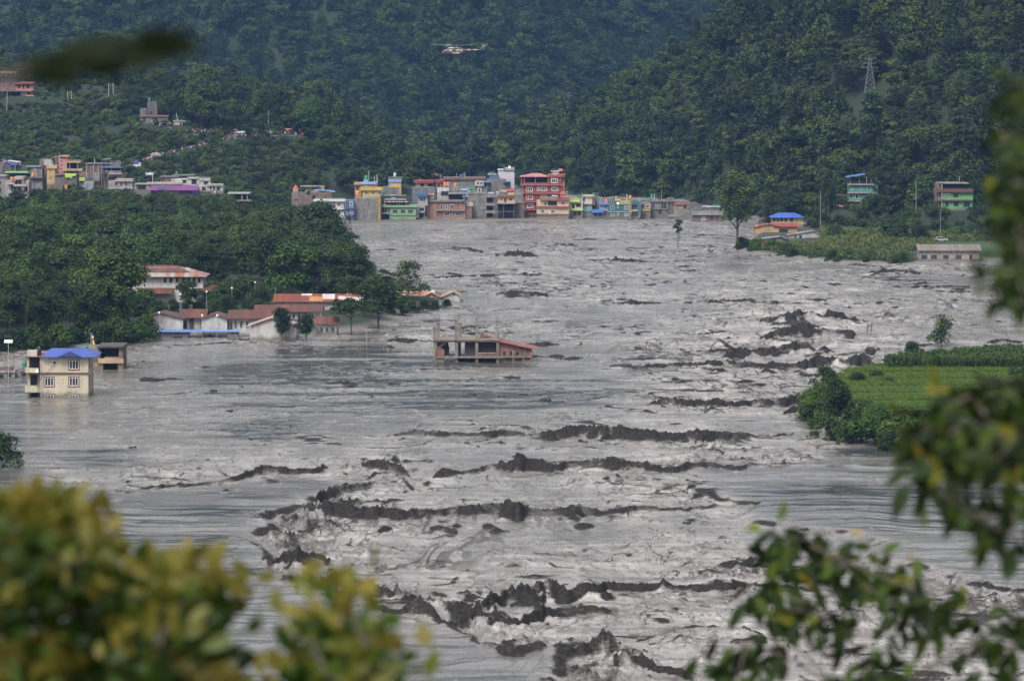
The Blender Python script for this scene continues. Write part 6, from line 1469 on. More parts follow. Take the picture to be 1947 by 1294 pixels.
# ================= the right bank
def right_bank():
    b = B('blue_hipped_house', 'yellow house with a bright blue hipped roof on the right bank', 1335, 1496, 430)
    b.box('wall', 1468, 1527, 413, 430, P((.58,.43,.14)), 0, 8); b.hip(1464, 1530, 413, 1482, 1512, 405, roofing((.05,.13,.55), (.04,.10,.42), .2), -1, 9); b.wins([1468.5, 1476, 1483.5, 1491, 1502], 6, 414, 421, mull=1, fr=P((.12,.11,.10))); b.box('balcony', 1466, 1500, 422, 425, P((.52,.40,.2)), -.8, 0)
    b = B('red_roofed_house', 'orange house with a dark red roof below the blue hipped house', 1278, 1478, 449)
    b.box('wall', 1437, 1516, 429.5, 449, P((.60,.34,.10)), 0, 8); b.gable_y(1433, 1484, 431.5, 430, 1462, 425.5, roofing((.34,.06,.045), (.25,.06,.04), .3), -.8, 8.5, P((.60,.34,.10))); b.gable_x(1470, 1519, 430.5, 424.5, roofing((.36,.05,.04), None, .3), -.8, 9); b.win(1481, 1498, 435.5, 442, mull=2, fr=P((.14,.11,.09))); b.win(1447, 1454, 436, 445, mull=0, fr=P((.14,.11,.09)))
    b = B('orange_shed', 'grey shed with an orange front and tin roof at the tip of the right bank', 1207, 1472, 468, 'shed')
    b.gable_y(1434, 1509, 455.5, 458, 1484, 449.5, TIN, -.7, 6.5, concrete((.17,.165,.17))); b.box('orange_front', 1438, 1470, 456.2, 468.4, P((.55,.14,.04)), -.55, -.21); b.hole(1441, 1447, 457.5, 466, -.55); b.hole(1452, 1455, 457.5, 466, -.55); b.hole(1462, 1468, 457, 464, -.55)
    b = B('white_shed_house', 'white house with a grey sheet roof right of the orange shed', 1238, 1530, 457, 'house')
    b.gable_y(1497, 1562, 446.5, 447, 1548, 438.5, TIN, -.8, 7, P((.56,.54,.50))); b.win(1519, 1525, 447.5, 454.5, mull=0, fr=DGc, d=-.3); b.box('door', 1510, 1514.5, 448, 457, P((.22,.06,.05)), -.36, -.28)
    b = B('low_sheet_roof', 'wide low grey sheet roof on the field beside the white house', 1262, 1588, 449, 'shed')
    b.gable_y(1552, 1624, 444, 441.5, 1602, 434, TIN, -1, 6, concrete((.14,.145,.15)))
    PADS.extend([(WX(1775, 1112), 1112, .05, 11), (WX(1840, 1112), 1112, .05, 11)])
    b = B('long_beige_house', 'long beige house with four dark windows and a brown grey roof', 1115, 1805, 497)
    b.box('wall', 1748, 1862, 476, 497, plaster((.47,.40,.33), .45), 0, 8); b.gable_x(1744, 1866, 476, 465.5, roofing((.23,.20,.185), (.16,.13,.11), .4), -.8, 8.8); b.gable_wall_x(1861, 1863.5, 476, 465.5, paint((.10,.12,.10)), .2, 7.8)
    for x in (1752, 1770.5, 1793, 1817): b.win(x, x+11, 484.5, 492.5, mull=2, fr=P((.14,.12,.11)))
    b.win(1843, 1848, 484, 493, mull=0, fr=P((.14,.12,.11))); b.wins_strip = None
    for x in (1749, 1768, 1785, 1808, 1832, 1852): b.box('pilaster', x-.8, x+.8, 476.5, 497, plaster((.42,.36,.30), .4), -.12, 0)
    b.box('plinth', 1747, 1863, 494, 497.5, concrete((.30,.27,.24)), -.25, 0)
    b = B('green_roofed_shed', 'low shed with a dark green sheet roof beside the long beige house', 1128, 1700, 493, 'shed')
    b.box('wall', 1668, 1740, 488, 493, plaster((.42,.37,.32), .5), 0, 6); b.gable_x(1657, 1742, 488.5, 478, roofing((.05,.11,.10), (.06,.10,.09), .3), -.8, 6.8)
    b = B('broken_yard_wall', 'low broken grey wall at the water left of the green-roofed shed', 1116, 1632, 500, 'wall')
    b.box('wall', 1597, 1632, 489, 500, concrete((.27,.24,.21)), 0, .5); b.box('wall', 1632.5, 1662, 491.5, 500, brick((.24,.15,.11)), .1, .5); b.box('post', 1644, 1646, 488, 500, P((.55,.18,.05)), -.2, .1)
    b.gable_y(1594, 1612, 500, 500, 1604, 488.5, concrete((.24,.22,.20)), -.4, .0)
    x, Y, z = WX(1638, 1325), 1325, WZ(386, 1325); PADS.append((x, Y+4, z, 10)); CLEAR.extend([(x, 1322, 12), (x, 1306, 9)]); PADS.append((WX(1815, 1252), 1256, WZ(400, 1252), 9)); CLEAR.extend([(WX(1815, 1252), 1250, 12), (WX(1815, 1238), 1236, 9)]); PADS.append((WX(1618, 1318), 1318, WZ(398, 1318), 5))
    b = B('turquoise_house', 'turquoise three-storey house with a blue sloping sheet roof on the wooded slope', 1325, 1638, 386, down=5)
    tq = P((.06,.30,.27),.2)
    b.box('wall', 1614, 1660, 352, 386, tq, 0, 9); b.box('side_wing', 1660, 1670, 351, 384, P((.07,.24,.21)), .6, 8); 
    for y in (349.5, 365.5, 381.5): b.box('floor_slab', 1611, 1664 if y < 370 else 1636, y, y+1.8, P((.48,.42,.36)), -.9, 0)
    b.posts([1617, 1634, 1648], 1.1, 336, 350, LG, .2, .25); b.slope(1609, 336.5, 1645, 331, roofing((.08,.20,.58), None, .2), -1, 7, 'roof', .2); b.box('back_wall', 1617, 1646, 338, 350, concrete((.06,.07,.08)), 4, 4.4)
    b.wins([1617.5, 1636], 4, 353.5, 361, mull=0); b.wins([1616, 1626, 1652], 6, 369.5, 377.5, mull=0); b.win(1650, 1655, 354, 361, mull=0); b.rail(1612, 1662, 346, 349.5, paint((.15,.13,.12)), -.8, 14)
    pole(1666, 338, 352, 1330, 'left thin pole on the turquoise house roof', .09); pole(1656, 341, 351, 1330, 'short post on the turquoise house terrace', .08)
    b = B('red_plank_shed', 'reddish plank shed left of the turquoise house', 1330, 1602, 384, 'shed', down=4); b.box('wall', 1594, 1612, 371, 384, P((.30,.13,.09),.5), 0, 4); b.mono(1592, 1613, 371, 369, roofing((.2,.12,.09), None, .4), -.6, 4.3); b.hole(1602, 1605, 374, 383)
    b = B('bright_green_house', 'bright green two-storey house with brown balconies on the right slope', 1252, 1815, 400, down=5)
    gn = P((.16,.46,.14),.15)
    b.box('wall', 1793, 1850, 366, 400, gn, 0, 8); b.box('front_bay', 1782, 1793, 349, 400, brick((.26,.12,.08)), .4, 8); b.slope(1784, 347, 1842, 347.5, TIN, -.8, 8, 'roof', .35); b.box('roof_room', 1794, 1838, 351, 359, concrete((.10,.08,.08)), 2, 7)
    b.box('balcony', 1775, 1850, 358.5, 365.5, P((.16,.055,.045)), -.9, 0); b.box('balcony', 1775, 1850, 379.5, 382, P((.16,.055,.045)), -.9, 0); b.posts([1790.5], 1.6, 350, 400, P((.55,.5,.42)), -.7, .3); b.win(1812.5, 1822.5, 368, 375.5, mull=1, fr=P((.10,.28,.1))); b.win(1813, 1822.5, 383.5, 392.5, mull=1, fr=P((.10,.28,.1))); b.win(1833, 1844, 384, 393, mull=1, fr=P((.10,.28,.1))); b.win(1798, 1803, 384, 393, mull=0, fr=P((.10,.28,.1))); b.rail(1794, 1806, 368, 379, paint((.45,.4,.4)), -.8, 4, 'rail'); b.box('pipe', 1784.5, 1786, 349, 400, P((.14,.5,.16)), .2, .4)
    pole(1824, 335, 347, 1256, 'thin pole on the bright green house roof', .08)
    # hut on the spur between the hills
    x, Y, z = on_ground(1034, 275, 1640, 2100)
    CLEAR.extend([(x, Y, 8), (x, Y-10, 7)])
    b = B('ridge_hut', 'tiny grey hut with a pale roof on the spur between the hills', Y, 1034, 275, 'hut', down=4)
    b.slope(1021, 266, 1043, 262.5, TIN, -1, 5, 'roof', .3); b.box('wall', 1023, 1040, 266, 275, concrete((.14,.13,.13)), 0, 4); b.box('side_shed', 1043, 1068, 268, 275, concrete((.16,.13,.12)), 2, 4); b.hole(1027, 1031, 268, 274)
    for (px, yt, yb, Y, lab) in ((1560, 362, 407, 1290, 'grey concrete utility pole between the blue hipped house and the turquoise house'), (1788, 398, 447, 1180, 'grey utility pole in the field below the bright green house'), (1742, 344, 375, 1262, 'pale utility pole left of the bright green house'), (1527, 290, 330, 1420, 'left one of two tall pale poles against the dark slope'), (1540, 300, 348, 1415, 'right one of two tall pale poles against the dark slope'), (1385, 312, 340, 1450, 'thin pale pole above the lone tall tree')):
        x = WX(px, Y); z = max(ground_z(x, Y), WZ(yb, Y)) if Y > 1380 else WZ(yb, Y)
        o = MB().tube([(0,0,-6),(0,0,(yb-yt)*Y/F)], [.13,.09], 7).build('utility_pole', paint((.20,.195,.185)), None, (x, Y, WZ(yb, Y))); tag(o, lab, 'pole', 'poles and masts')
mid_town(); left_town(); knoll_things(); campus(); drowned(); right_bank()

# ------------------------------------------------------------------ trees one can tell apart
WOOD = 'trees of the dense wood on the left bank'
def left_wood():
    rng = np.random.default_rng(21)
    n = 0
    poly = LEFT_LAND
    def blocked(p, Y):
        for a, b_, y0, y1 in ((283,700,770,862), (232,405,800,915), (400,530,800,950), (515,700,840,893), (690,900,850,1000), (70,280,842,884), (104,156,900,940), (-30,32,880,905)):
            if a < p < b_ and y0 < Y < y1: return True
        return False
    Y = 790.0
    rows = []
    while Y < 1345:
        step = 8.0 if Y < 900 else 9.6
        for x in np.arange(-175, 0, step):
            xx = x + rng.uniform(-.42, .42)*step; yy = Y + rng.uniform(-.42, .42)*step
            p = CX + F*xx/yy
            if p < -75 or p > 720 or blocked(p, yy): continue
            if sdf(poly, np.array([xx]), np.array([yy]))[0] < 3 or (p > 628 and yy > 960): continue
            rows.append((xx, yy, p))
        Y += step if Y < 900 else step*1.25
    LAB = {'broad_a': 'round-crowned dark green tree in the dense wood on the left bank', 'broad_b': 'spreading flat-topped tree in the dense wood on the left bank', 'broad_c': 'tree with layered open crown in the dense wood on the left bank',
           'tall_a': 'tall narrow tree rising out of the dense wood on the left bank', 'bright_a': 'fresh light green tree in the dense wood on the left bank', 'dark_a': 'very dark dense tree in the wood on the left bank'}
    top = np.full(1100, 9999.0)      # skyline of the trees in front, to leave out what cannot be seen
    for xx, yy, p in rows:
        k = rng.choice(['broad_a','broad_b','broad_c','tall_a','bright_a','dark_a'], p=[.27,.19,.16,.08,.2,.10])
        lim = 8.5 + (rng.random()*4.5) if yy < 860 else 9.5 + rng.random()*5.5 if yy < 1080 else (7.4 + rng.random()*3.4 + (2.2 if 70 < p < 260 else 0)) if p < 470 else (5.8 + rng.random()*3.4)
        if k == 'tall_a': lim *= 1.15
        s = lim/KINDS[k][2]
        gz = ground_z(xx, yy); hw = KINDS[k][3]*max(s, .62)*F/yy*.85; cols = np.arange(int(max(0, p+200-hw)), int(min(1099, p+200+hw))); prof = HY+(CAMZ-gz-lim*(1-.45*((cols-200-p)/hw)**2))*F/yy
        if (prof < top[cols]-4).mean() < .2: continue
        top[cols] = np.minimum(top[cols], prof)
        tree(k, xx, yy, gz-.2, max(s, .62), 'broadleaf_tree', LAB[k], 'tree', WOOD, sz=s); n += 1
    print('wood trees', n)
    def t(key, px, pyb, Y, hpx, label, wide=1.0, name='broadleaf_tree', cat='tree'): return plant(key, px, pyb, Y, hpx, label, name, cat, None, None, wide)
    t('broad_a', 214, 652, 812, 172, 'tallest bright green tree left of the gabled white building, at the waterline', 1.0)
    t('bright_a', 268, 652, 801, 42, 'small light green bush at the waterline left of the blue awning', 1.1, 'shrub', 'shrub')
    t('broad_a', 358, 588, 872, 55, 'dark rounded tree in front of the two-storey hall', 1.15); t('bright_a', 425, 585, 905, 50, 'light green bushy tree right of the two-storey hall', 1.2)
    t('dark_a', 535, 648, 806, 66, 'narrow dark tree standing in the water in front of the white gabled house', .85); t('dark_a', 583, 648, 806, 54, 'second dark tree in the water right of the white gabled house', .95)
    t('broad_b', 668, 634, 824, 66, 'spreading green tree at the water right of the small white wing', 1.2); t('broad_a', 720, 626, 842, 94, 'big dark tree at the water beside the patchwork-roofed block', 1.25)
    t('broad_a', 640, 540, 1010, 50, 'dark tree above the patchwork roof', 1.1); t('broad_c', 680, 565, 965, 58, 'broad dark tree behind the big waterline tree', 1.0); t('broad_c', 735, 575, 930, 62, 'layered dark tree at the right end of the wood', 1.0)
    t('open_tree', 776, 582, 924, 88, 'loose open-branched tree with gaps at the tip of the left bank', 1.15)
    t('broad_a', 602, 520, 1085, 132, 'tallest tree at the right edge of the wood, below the blank grey wall', .95); t('broad_b', 562, 510, 1110, 112, 'second tall tree at the right edge of the wood', 1.0); t('broad_c', 655, 500, 1120, 56, 'small tree below the lattice pylon', 1.0)
    t('broad_b', 688, 612, 862, 90, 'dark tree between the spreading waterline tree and the patchwork roof', .9); t('broad_c', 745, 604, 880, 64, 'bushy tree right of the big waterline tree', 1.0); t('dark_a', 655, 590, 895, 60, 'dark tree hiding the right half of the patchwork roof', .9); t('broad_a', 668, 540, 1000, 48, 'rounded tree on the right edge of the wood above the patchwork roof', 1.0); t('broad_c', 662, 470, 1190, 30, 'low tree at the foot of the lattice pylon', 1.3)
    for i, (px, pyb, Y, h, k) in enumerate(((805,590,900,22,'bush_c'),(825,588,905,20,'bush_c'),(848,584,912,17,'bush_c'),(765,598,884,26,'bush_a'),(785,594,892,22,'bush_a'))):
        plant(k, px, pyb, Y, h, ['dark bush standing in the water before the farthest gabled house', 'dark bush in the water at the tip of the left bank'][k == 'bush_a'], 'shrub', 'shrub', 'bushes before the farthest gabled house')
    # low growth along the waterline and between the buildings
    q = 0
    for px in np.arange(-40, 285, 13):
        pyb = np.interp(px, [-40, 0, 120, 250, 290], [672, 671, 664, 655, 642]) - rng.uniform(0, 5); Y = YW(pyb) + rng.uniform(-2, 6)
        plant(rng.choice(['bush_a','bush_b','bush_c']), px+rng.uniform(-5, 5), pyb, Y, rng.uniform(26, 52), 'leafy bush at the waterline of the left wood', 'shrub', 'shrub', 'bushes along the left waterline'); q += 1
    for (x0, x1, y0, y1, n_, h0, h1) in ((395,520,868,945,30,16,34),(285,420,868,890,14,14,24),(690,760,880,930,6,20,34),(530,640,900,960,14,14,26),(75,285,842,880,20,24,44)):
        for i in range(n_):
            px = rng.uniform(x0, x1); Y = rng.uniform(y0, y1); x = WX(px, Y)
            if sdf(poly, np.array([x]), np.array([Y]))[0] < 1: continue
            k = rng.choice(['bush_a','bush_b','bush_c']); sc = rng.uniform(h0, h1)/(F/Y)/KINDS[k][2]
            tree(k, x, Y, ground_z(x, Y)-.2, sc, 'shrub', 'garden bush among the white buildings on the left bank', 'shrub', 'bushes among the white buildings')
left_wood()

def knoll_trees():
    # the big trees standing on the ridge above the crowd
    for (key, px, pyb, h, w, lab) in (
        ('broad_a', 382, 246, 96, 1.0, 'big dark round tree above the crowd on the hill'), ('broad_b', 410, 252, 62, 1.05, 'lower spreading dark tree right above the crowd'), ('broad_c', 452, 244, 86, .95, 'tall layered tree left of the brick hut'),
        ('tall_a', 519, 246, 78, 1.0, 'tall dark tree with a bare trunk by the stalls'), ('bright_a', 592, 262, 76, 1.15, 'big light green tree at the right end of the crowded path'), ('bright_a', 622, 300, 60, 1.1, 'light green tree below the ridge end'), ('dark_a', 572, 250, 52, 1.0, 'dark tree behind the pink banner'),
        ('broad_c', 285, 225, 76, .9, 'thin tall tree beside the grey hut on the hill'), ('broad_a', 318, 232, 58, .9, 'dark tree right of the grey hut on the hill'), ('dark_a', 345, 232, 64, .8, 'narrow dark tree behind the cream hut'), ('broad_b', 255, 215, 50, .9, 'tree left of the grey hut on the hill'),
        ('bright_a', 736, 268, 58, 1.0, 'light green tree on the shoulder above the yellow house'), ('tall_a', 700, 320, 66, 1.1, 'tall feathery tree behind the yellow house'), ('broad_a', 660, 310, 70, 1.0, 'dark tree above the white terraced house'), ('bright_a', 805, 300, 40, .9, 'pale tree on the ridge above the red canopies'), ('tall_a', 782, 290, 34, .5, 'thin cypress-like tree on the shoulder'), ('dark_a', 470, 262, 24, 1.2, 'low rounded tree beside the white shelter')):
        x, Y, z = on_ground(px, pyb, 1440, 1780)
        hh = h*Y/F; sc = hh/KINDS[key][2]
        tree(key, x, Y+1, z-.3, sc*w, 'broadleaf_tree', lab, 'tree', None, sz=sc)
knoll_trees()

def right_trees():
    t = plant
    t('big_open', 1402, 474, 1183, 150, 'lone tall tree with an open crown and bare trunk at the right bank', 'lone_tree', 'tree')
    t('round_head', 1289, 471, 1193, 56, 'small round-headed tree on a thin trunk standing in the flood', 'young_tree', 'tree', None, None, 1.0)
    t('open_bush', 1790, 658, 793, 64, 'green tree with bare lower branches standing in the flood', 'broadleaf_tree', 'tree', None, None, 1.0); t('dark_a', 1734, 704, 735, 58, 'dark round bush-like tree at the far edge of the terrace island', 'broadleaf_tree', 'tree', None, None, .95)
    t('sparse_a', 1352, 488, 1142, 16, 'tiny half-drowned bush below the lone tall tree', 'shrub', 'shrub')
    I = 'bushes round the terrace island'
    for (k, px, pyb, h, w, lab) in (('broad_a',1592,826,98,.82,'biggest bushy green tree at the tip of the terrace island'), ('bright_a',1557,806,72,.85,'light green bushy tree at the left tip of the terrace island'), ('bush_a',1572,735,40,1.0,'low bush at the back left of the terrace island'), ('bush_c',1630,734,28,1.1,'dark bush behind the rice terraces'), ('bush_c',1668,728,26,1.2,'second dark bush behind the rice terraces'),
        ('bright_a',1668,846,72,1.0,'wide light green bush below the rice terraces'), ('broad_a',1640,838,60,.8,'dark bush between the two biggest island trees'), ('bush_b',1712,852,52,1.1,'bright bush on the front bank of the island'), ('bush_a',1748,862,60,1.1,'green bush on the front bank of the island, partly behind blurred leaves'), ('broad_a',1800,872,76,.9,'tree on the front bank behind the blurred leaves'), ('bush_c',1850,880,62,1.1,'dark bush at the right of the island front bank'), ('bush_a',1905,888,64,1.1,'bush at the right edge of the island front bank'), ('sparse_a',1936,748,58,1.0,'small tree on a thin trunk at the right edge above the terraces'), ('bush_a',1890,750,30,1.2,'low bush at the right side of the rice terraces'), ('bush_c',1778,752,18,1.3,'low dark bush in the middle of the rice terraces'), ('bush_b',1690,736,20,1.3,'pale bush at the left end of the maize'),
        ('bush_a',1540,775,38,1.0,'bush hanging over the water at the island tip'), ('bush_b',1545,800,34,1.0,'bright low bush at the island tip waterline'), ('bush_a',1580,836,36,1.1,'low bush at the foot of the biggest island tree'), ('bush_b',1622,842,34,1.1,'bright low bush at the waterline of the island'), ('bush_c',1690,856,30,1.1,'dark low bush at the island waterline')):
        Y = YW(pyb, 0 if pyb > 760 else 2.2)
        plant(k, px, pyb, Y, h + (8 if pyb > 780 else 0), lab, 'shrub' if k.startswith('bush') else 'broadleaf_tree', 'shrub' if k.startswith('bush') else 'tree', I, None, w)
    rng = np.random.default_rng(31)
    for i in range(64):
        px = rng.uniform(1528, 2010); pyb = np.interp(px, [1528,1536,1562,1640,1722,1850,1960,2100],[768,792,823,834,850,876,886,890]) - rng.uniform(-1, 16); Y = YW(pyb); x = WX(px, Y)
        k = rng.choice(['bush_a','bush_b','bush_c'], p=[.45,.3,.25]); sc = rng.uniform(22, 50)/(F/Y)/KINDS[k][2]
        tree(k, x, Y, min(ground_z(x, Y), 1.6)-.3, sc, 'shrub', 'leafy bush crowding the front bank of the terrace island', 'shrub', 'bushes crowding the island bank')
    for i in range(46):
        px = rng.uniform(1405, 1745); pyb = np.interp(px, [1405,1450,1600,1750], [476,483,499,503]) - rng.uniform(0, 7); Y = YW(pyb)
        plant(rng.choice(['bush_a','bush_b','bush_c']), px, pyb+1, Y, rng.uniform(11, 25), 'bush along the waterline of the right bank', 'shrub', 'shrub', 'bushes along the right waterline')
    for i in range(34):
        px = rng.uniform(1560, 1990); Y = rng.uniform(1190, 1300); x = WX(px, Y); z = ground_z(x, Y)
        if any(abs(px-a) < w and Y < yy for a, w, yy in ((1638, 42, 1330), (1815, 45, 1262))) : continue
        k = rng.choice(['bush_a','bush_c','dark_a','broad_a'], p=[.35,.3,.15,.2]); sc = rng.uniform(16, 34)/(F/Y)/KINDS[k][2]
        tree(k, x, Y, z-.2, sc*1.1, 'shrub', 'bush at the foot of the right wooded slope', 'shrub', 'bushes at the foot of the right slope', sz=sc)
    for (k, px, pyb, h, w, lab) in (('broad_a',1700,398,66,1.0,'tree between the turquoise and the bright green house'),('tall_a',1575,392,90,1.0,'tall tree left of the red plank shed'),('broad_c',1690,380,100,.9,'tall dark tree right of the turquoise house'),('bright_a',1740,392,44,1.3,'banana-like bright plant clump left of the bright green house'),('broad_a',1500,404,84,1.1,'big dark tree behind the blue hipped house'),('tall_a',1460,408,84,1.0,'tall dark tree right of the lone tall tree'),('broad_b',1545,404,70,1.0,'spreading tree behind the grey utility pole'),('bush_a',1655,398,30,1.2,'bush below the turquoise house'),('bush_c',1560,412,28,1.3,'bush at the foot of the utility pole')):
        Y = 1345 if px < 1560 else 1318 if px < 1720 else 1275
        x = WX(px, Y); z = ground_z(x, Y); hh = h*Y/F; sc = hh/KINDS[k][2]
        tree(k, x, Y, min(z, WZ(pyb, Y))-.3, sc*w, 'shrub' if k.startswith('bush') else 'broadleaf_tree', lab, 'shrub' if k.startswith('bush') else 'tree', None, sz=sc)
    plant('bush_c', 4, 886, YW(886), 66, 'dark bush at the left edge of the flood', 'shrub', 'shrub')
right_trees()

# ------------------------------------------------------------------ people
def person_meshes():
    SK = [(0,0,.93,.15),(0,0,1.15,.14),(0,0,1.36,.17),(0,0,1.48,.06),(0,.0,1.58,.095),(0,0,1.70,.085),
          (.20,0,1.38,.07),(.30,.02,1.12,.05),(.28,-.08,.88,.04),(.27,-.12,.80,.035),(-.20,0,1.38,.07),(-.30,.02,1.12,.05),(-.28,-.06,.88,.04),(-.27,-.1,.80,.035),
          (.10,0,.86,.11),(.12,-.03,.48,.075),(.13,.03,.09,.05),(.14,-.12,.04,.045),(-.10,0,.86,.11),(-.12,.05,.48,.075),(-.13,.12,.09,.05),(-.14,-.02,.04,.045)]
    E = [(0,1),(1,2),(2,3),(3,4),(4,5),(2,6),(6,7),(7,8),(8,9),(2,10),(10,11),(11,12),(12,13),(0,14),(14,15),(15,16),(16,17),(0,18),(18,19),(19,20),(20,21)]
    me = bpy.data.meshes.new('person_body'); me.from_pydata([v[:3] for v in SK], E, []); me.update()
    o = bpy.data.objects.new('person_tmp', me); COL.objects.link(o)
    md = o.modifiers.new('s', 'SKIN'); 
    for i, v in enumerate(SK): me.skin_vertices[0].data[i].radius = (v[3], v[3]*.85)
    me.skin_vertices[0].data[0].use_root = True
    o.modifiers.new('b', 'SUBSURF').levels = 1
    bpy.context.view_layer.update()
    m0 = bpy.data.meshes.new_from_object(o.evaluated_get(bpy.context.evaluated_depsgraph_get()))
    bpy.data.objects.remove(o)
    skin = paint((.22,.12,.08), .7); hair = paint((.012,.010,.010), .7)
    out = []
    for nm, sh, tr in (('white', (.40,.38,.37), (.05,.06,.10)), ('red', (.36,.04,.04), (.03,.03,.04)), ('blue', (.06,.12,.38), (.04,.04,.05)), ('black', (.022,.022,.026), (.06,.07,.12)), ('pink', (.38,.17,.22), (.20,.05,.08)), ('yellow', (.62,.46,.10), (.04,.04,.06)), ('light blue', (.30,.42,.58), (.03,.04,.07)), ('dark red', (.20,.03,.04), (.05,.03,.03))):
        m = m0.copy(); m.name = 'person_body'; m.materials.clear()
        for x in (skin, paint(sh, .8), paint(tr, .8), hair): m.materials.append(x)
        for p in m.polygons:
            c = p.center
            p.material_index = 3 if (c.z > 1.66 or (c.z > 1.56 and c.y > .02)) else 0 if (c.z > 1.44 or (abs(c.x) > .22 and c.z < .92)) else 1 if c.z > .88 else 2
            p.use_smooth = True
        out.append((nm, m))
    return out
PEOPLE = person_meshes()
def person(x, y, z, k, label, group, sc=1.0, rz=0):
    o = link('person', PEOPLE[k][1], None, (x, y, z)); o.scale = (sc, sc, sc); o.rotation_euler = (0, 0, rz)
    return tag(o, label, 'person', group)
PATHS = []
def crowd():
    rng = np.random.default_rng(41)
    lines = [([(238,319),(262,313),(300,303),(340,291),(380,283),(420,273),(447,264)], 96, 1.0, 'walking up the hillside path'), ([(430,268),(447,258),(470,262),(440,272)], 44, 7.0, 'in the crowd by the white shelter'), ([(366,256),(400,257),(430,257)], 42, 1.6, 'under the big dark trees above the path'), ([(470,260),(500,257),(535,259),(577,262)], 48, 1.6, 'by the stalls at the path end'), ([(280,238),(300,243),(328,247)], 26, 2.4, 'below the grey hut on the hill')]
    for pts, n, spread, where in lines:
        px = np.array([p[0] for p in pts], float); py = np.array([p[1] for p in pts], float); L = np.concatenate([[0], np.cumsum(np.hypot(np.diff(px), np.diff(py)))])
        for i in range(n):
            t = rng.random()*L[-1]; a = np.interp(t, L, px)+rng.normal(0, .8); b_ = np.interp(t, L, py)+rng.normal(0, .7)
            x, Y, z = on_ground(a, b_, 1400, 1690); Y2 = Y + rng.uniform(-.3, 1)*spread; z = ground_z(x, Y2)
            k = int(rng.choice(8, p=[.15,.13,.16,.30,.07,.04,.06,.09]))
            person(x, Y2, z, k, 'person in a %s top %s' % (PEOPLE[k][0], where), 'people '+where, rng.uniform(.85, 1.1)*1.0, rng.uniform(-1, 1))
            CLEAR.append((x, Y2-3, 4.0)); CLEAR_T.extend([(x, Y2-12, 7), (x, Y2-22, 7), (x, Y2-33, 7)] if i % 4 == 0 and a > 360 else [])
        if spread < 2:
            v = []; q = []
            for i, t in enumerate(np.linspace(0, L[-1], 60)):
                a = np.interp(t, L, px); b_ = np.interp(t, L, py); x, Y, z = on_ground(a, b_, 1400, 1690)
                for dy in (-1.0, .2, 1.4): v.append((x, Y+dy, ground_z(x, Y+dy)+.12))
                if i: 
                    k = 3*i; q += [(k-3, k, k+1, k-2), (k-2, k+1, k+2, k-1)]
            PATHS.append((v, q))
    for i, (px, k) in enumerate(((1592,1),(1597,0),(1601,5),(1606,1),(1611,7),(1616,1),(1620,0))):
        Y = 1318; x = WX(px, Y); person(x, Y, WZ(397.5+(i % 3)*.6, Y), k, 'person in a %s top standing below the turquoise house' % PEOPLE[k][0], 'people below the turquoise house', 1.05, .3*i); CLEAR.append((x, Y-6, 6))
    m = concrete((.15,.12,.09))
    V = []; Q = []
    for v, q in PATHS:
        b0 = len(V); V += v; Q += [tuple(i+b0 for i in f) for f in q]
    tag(link('path', np_mesh('path', V, Q, m)), kind='structure')
crowd()

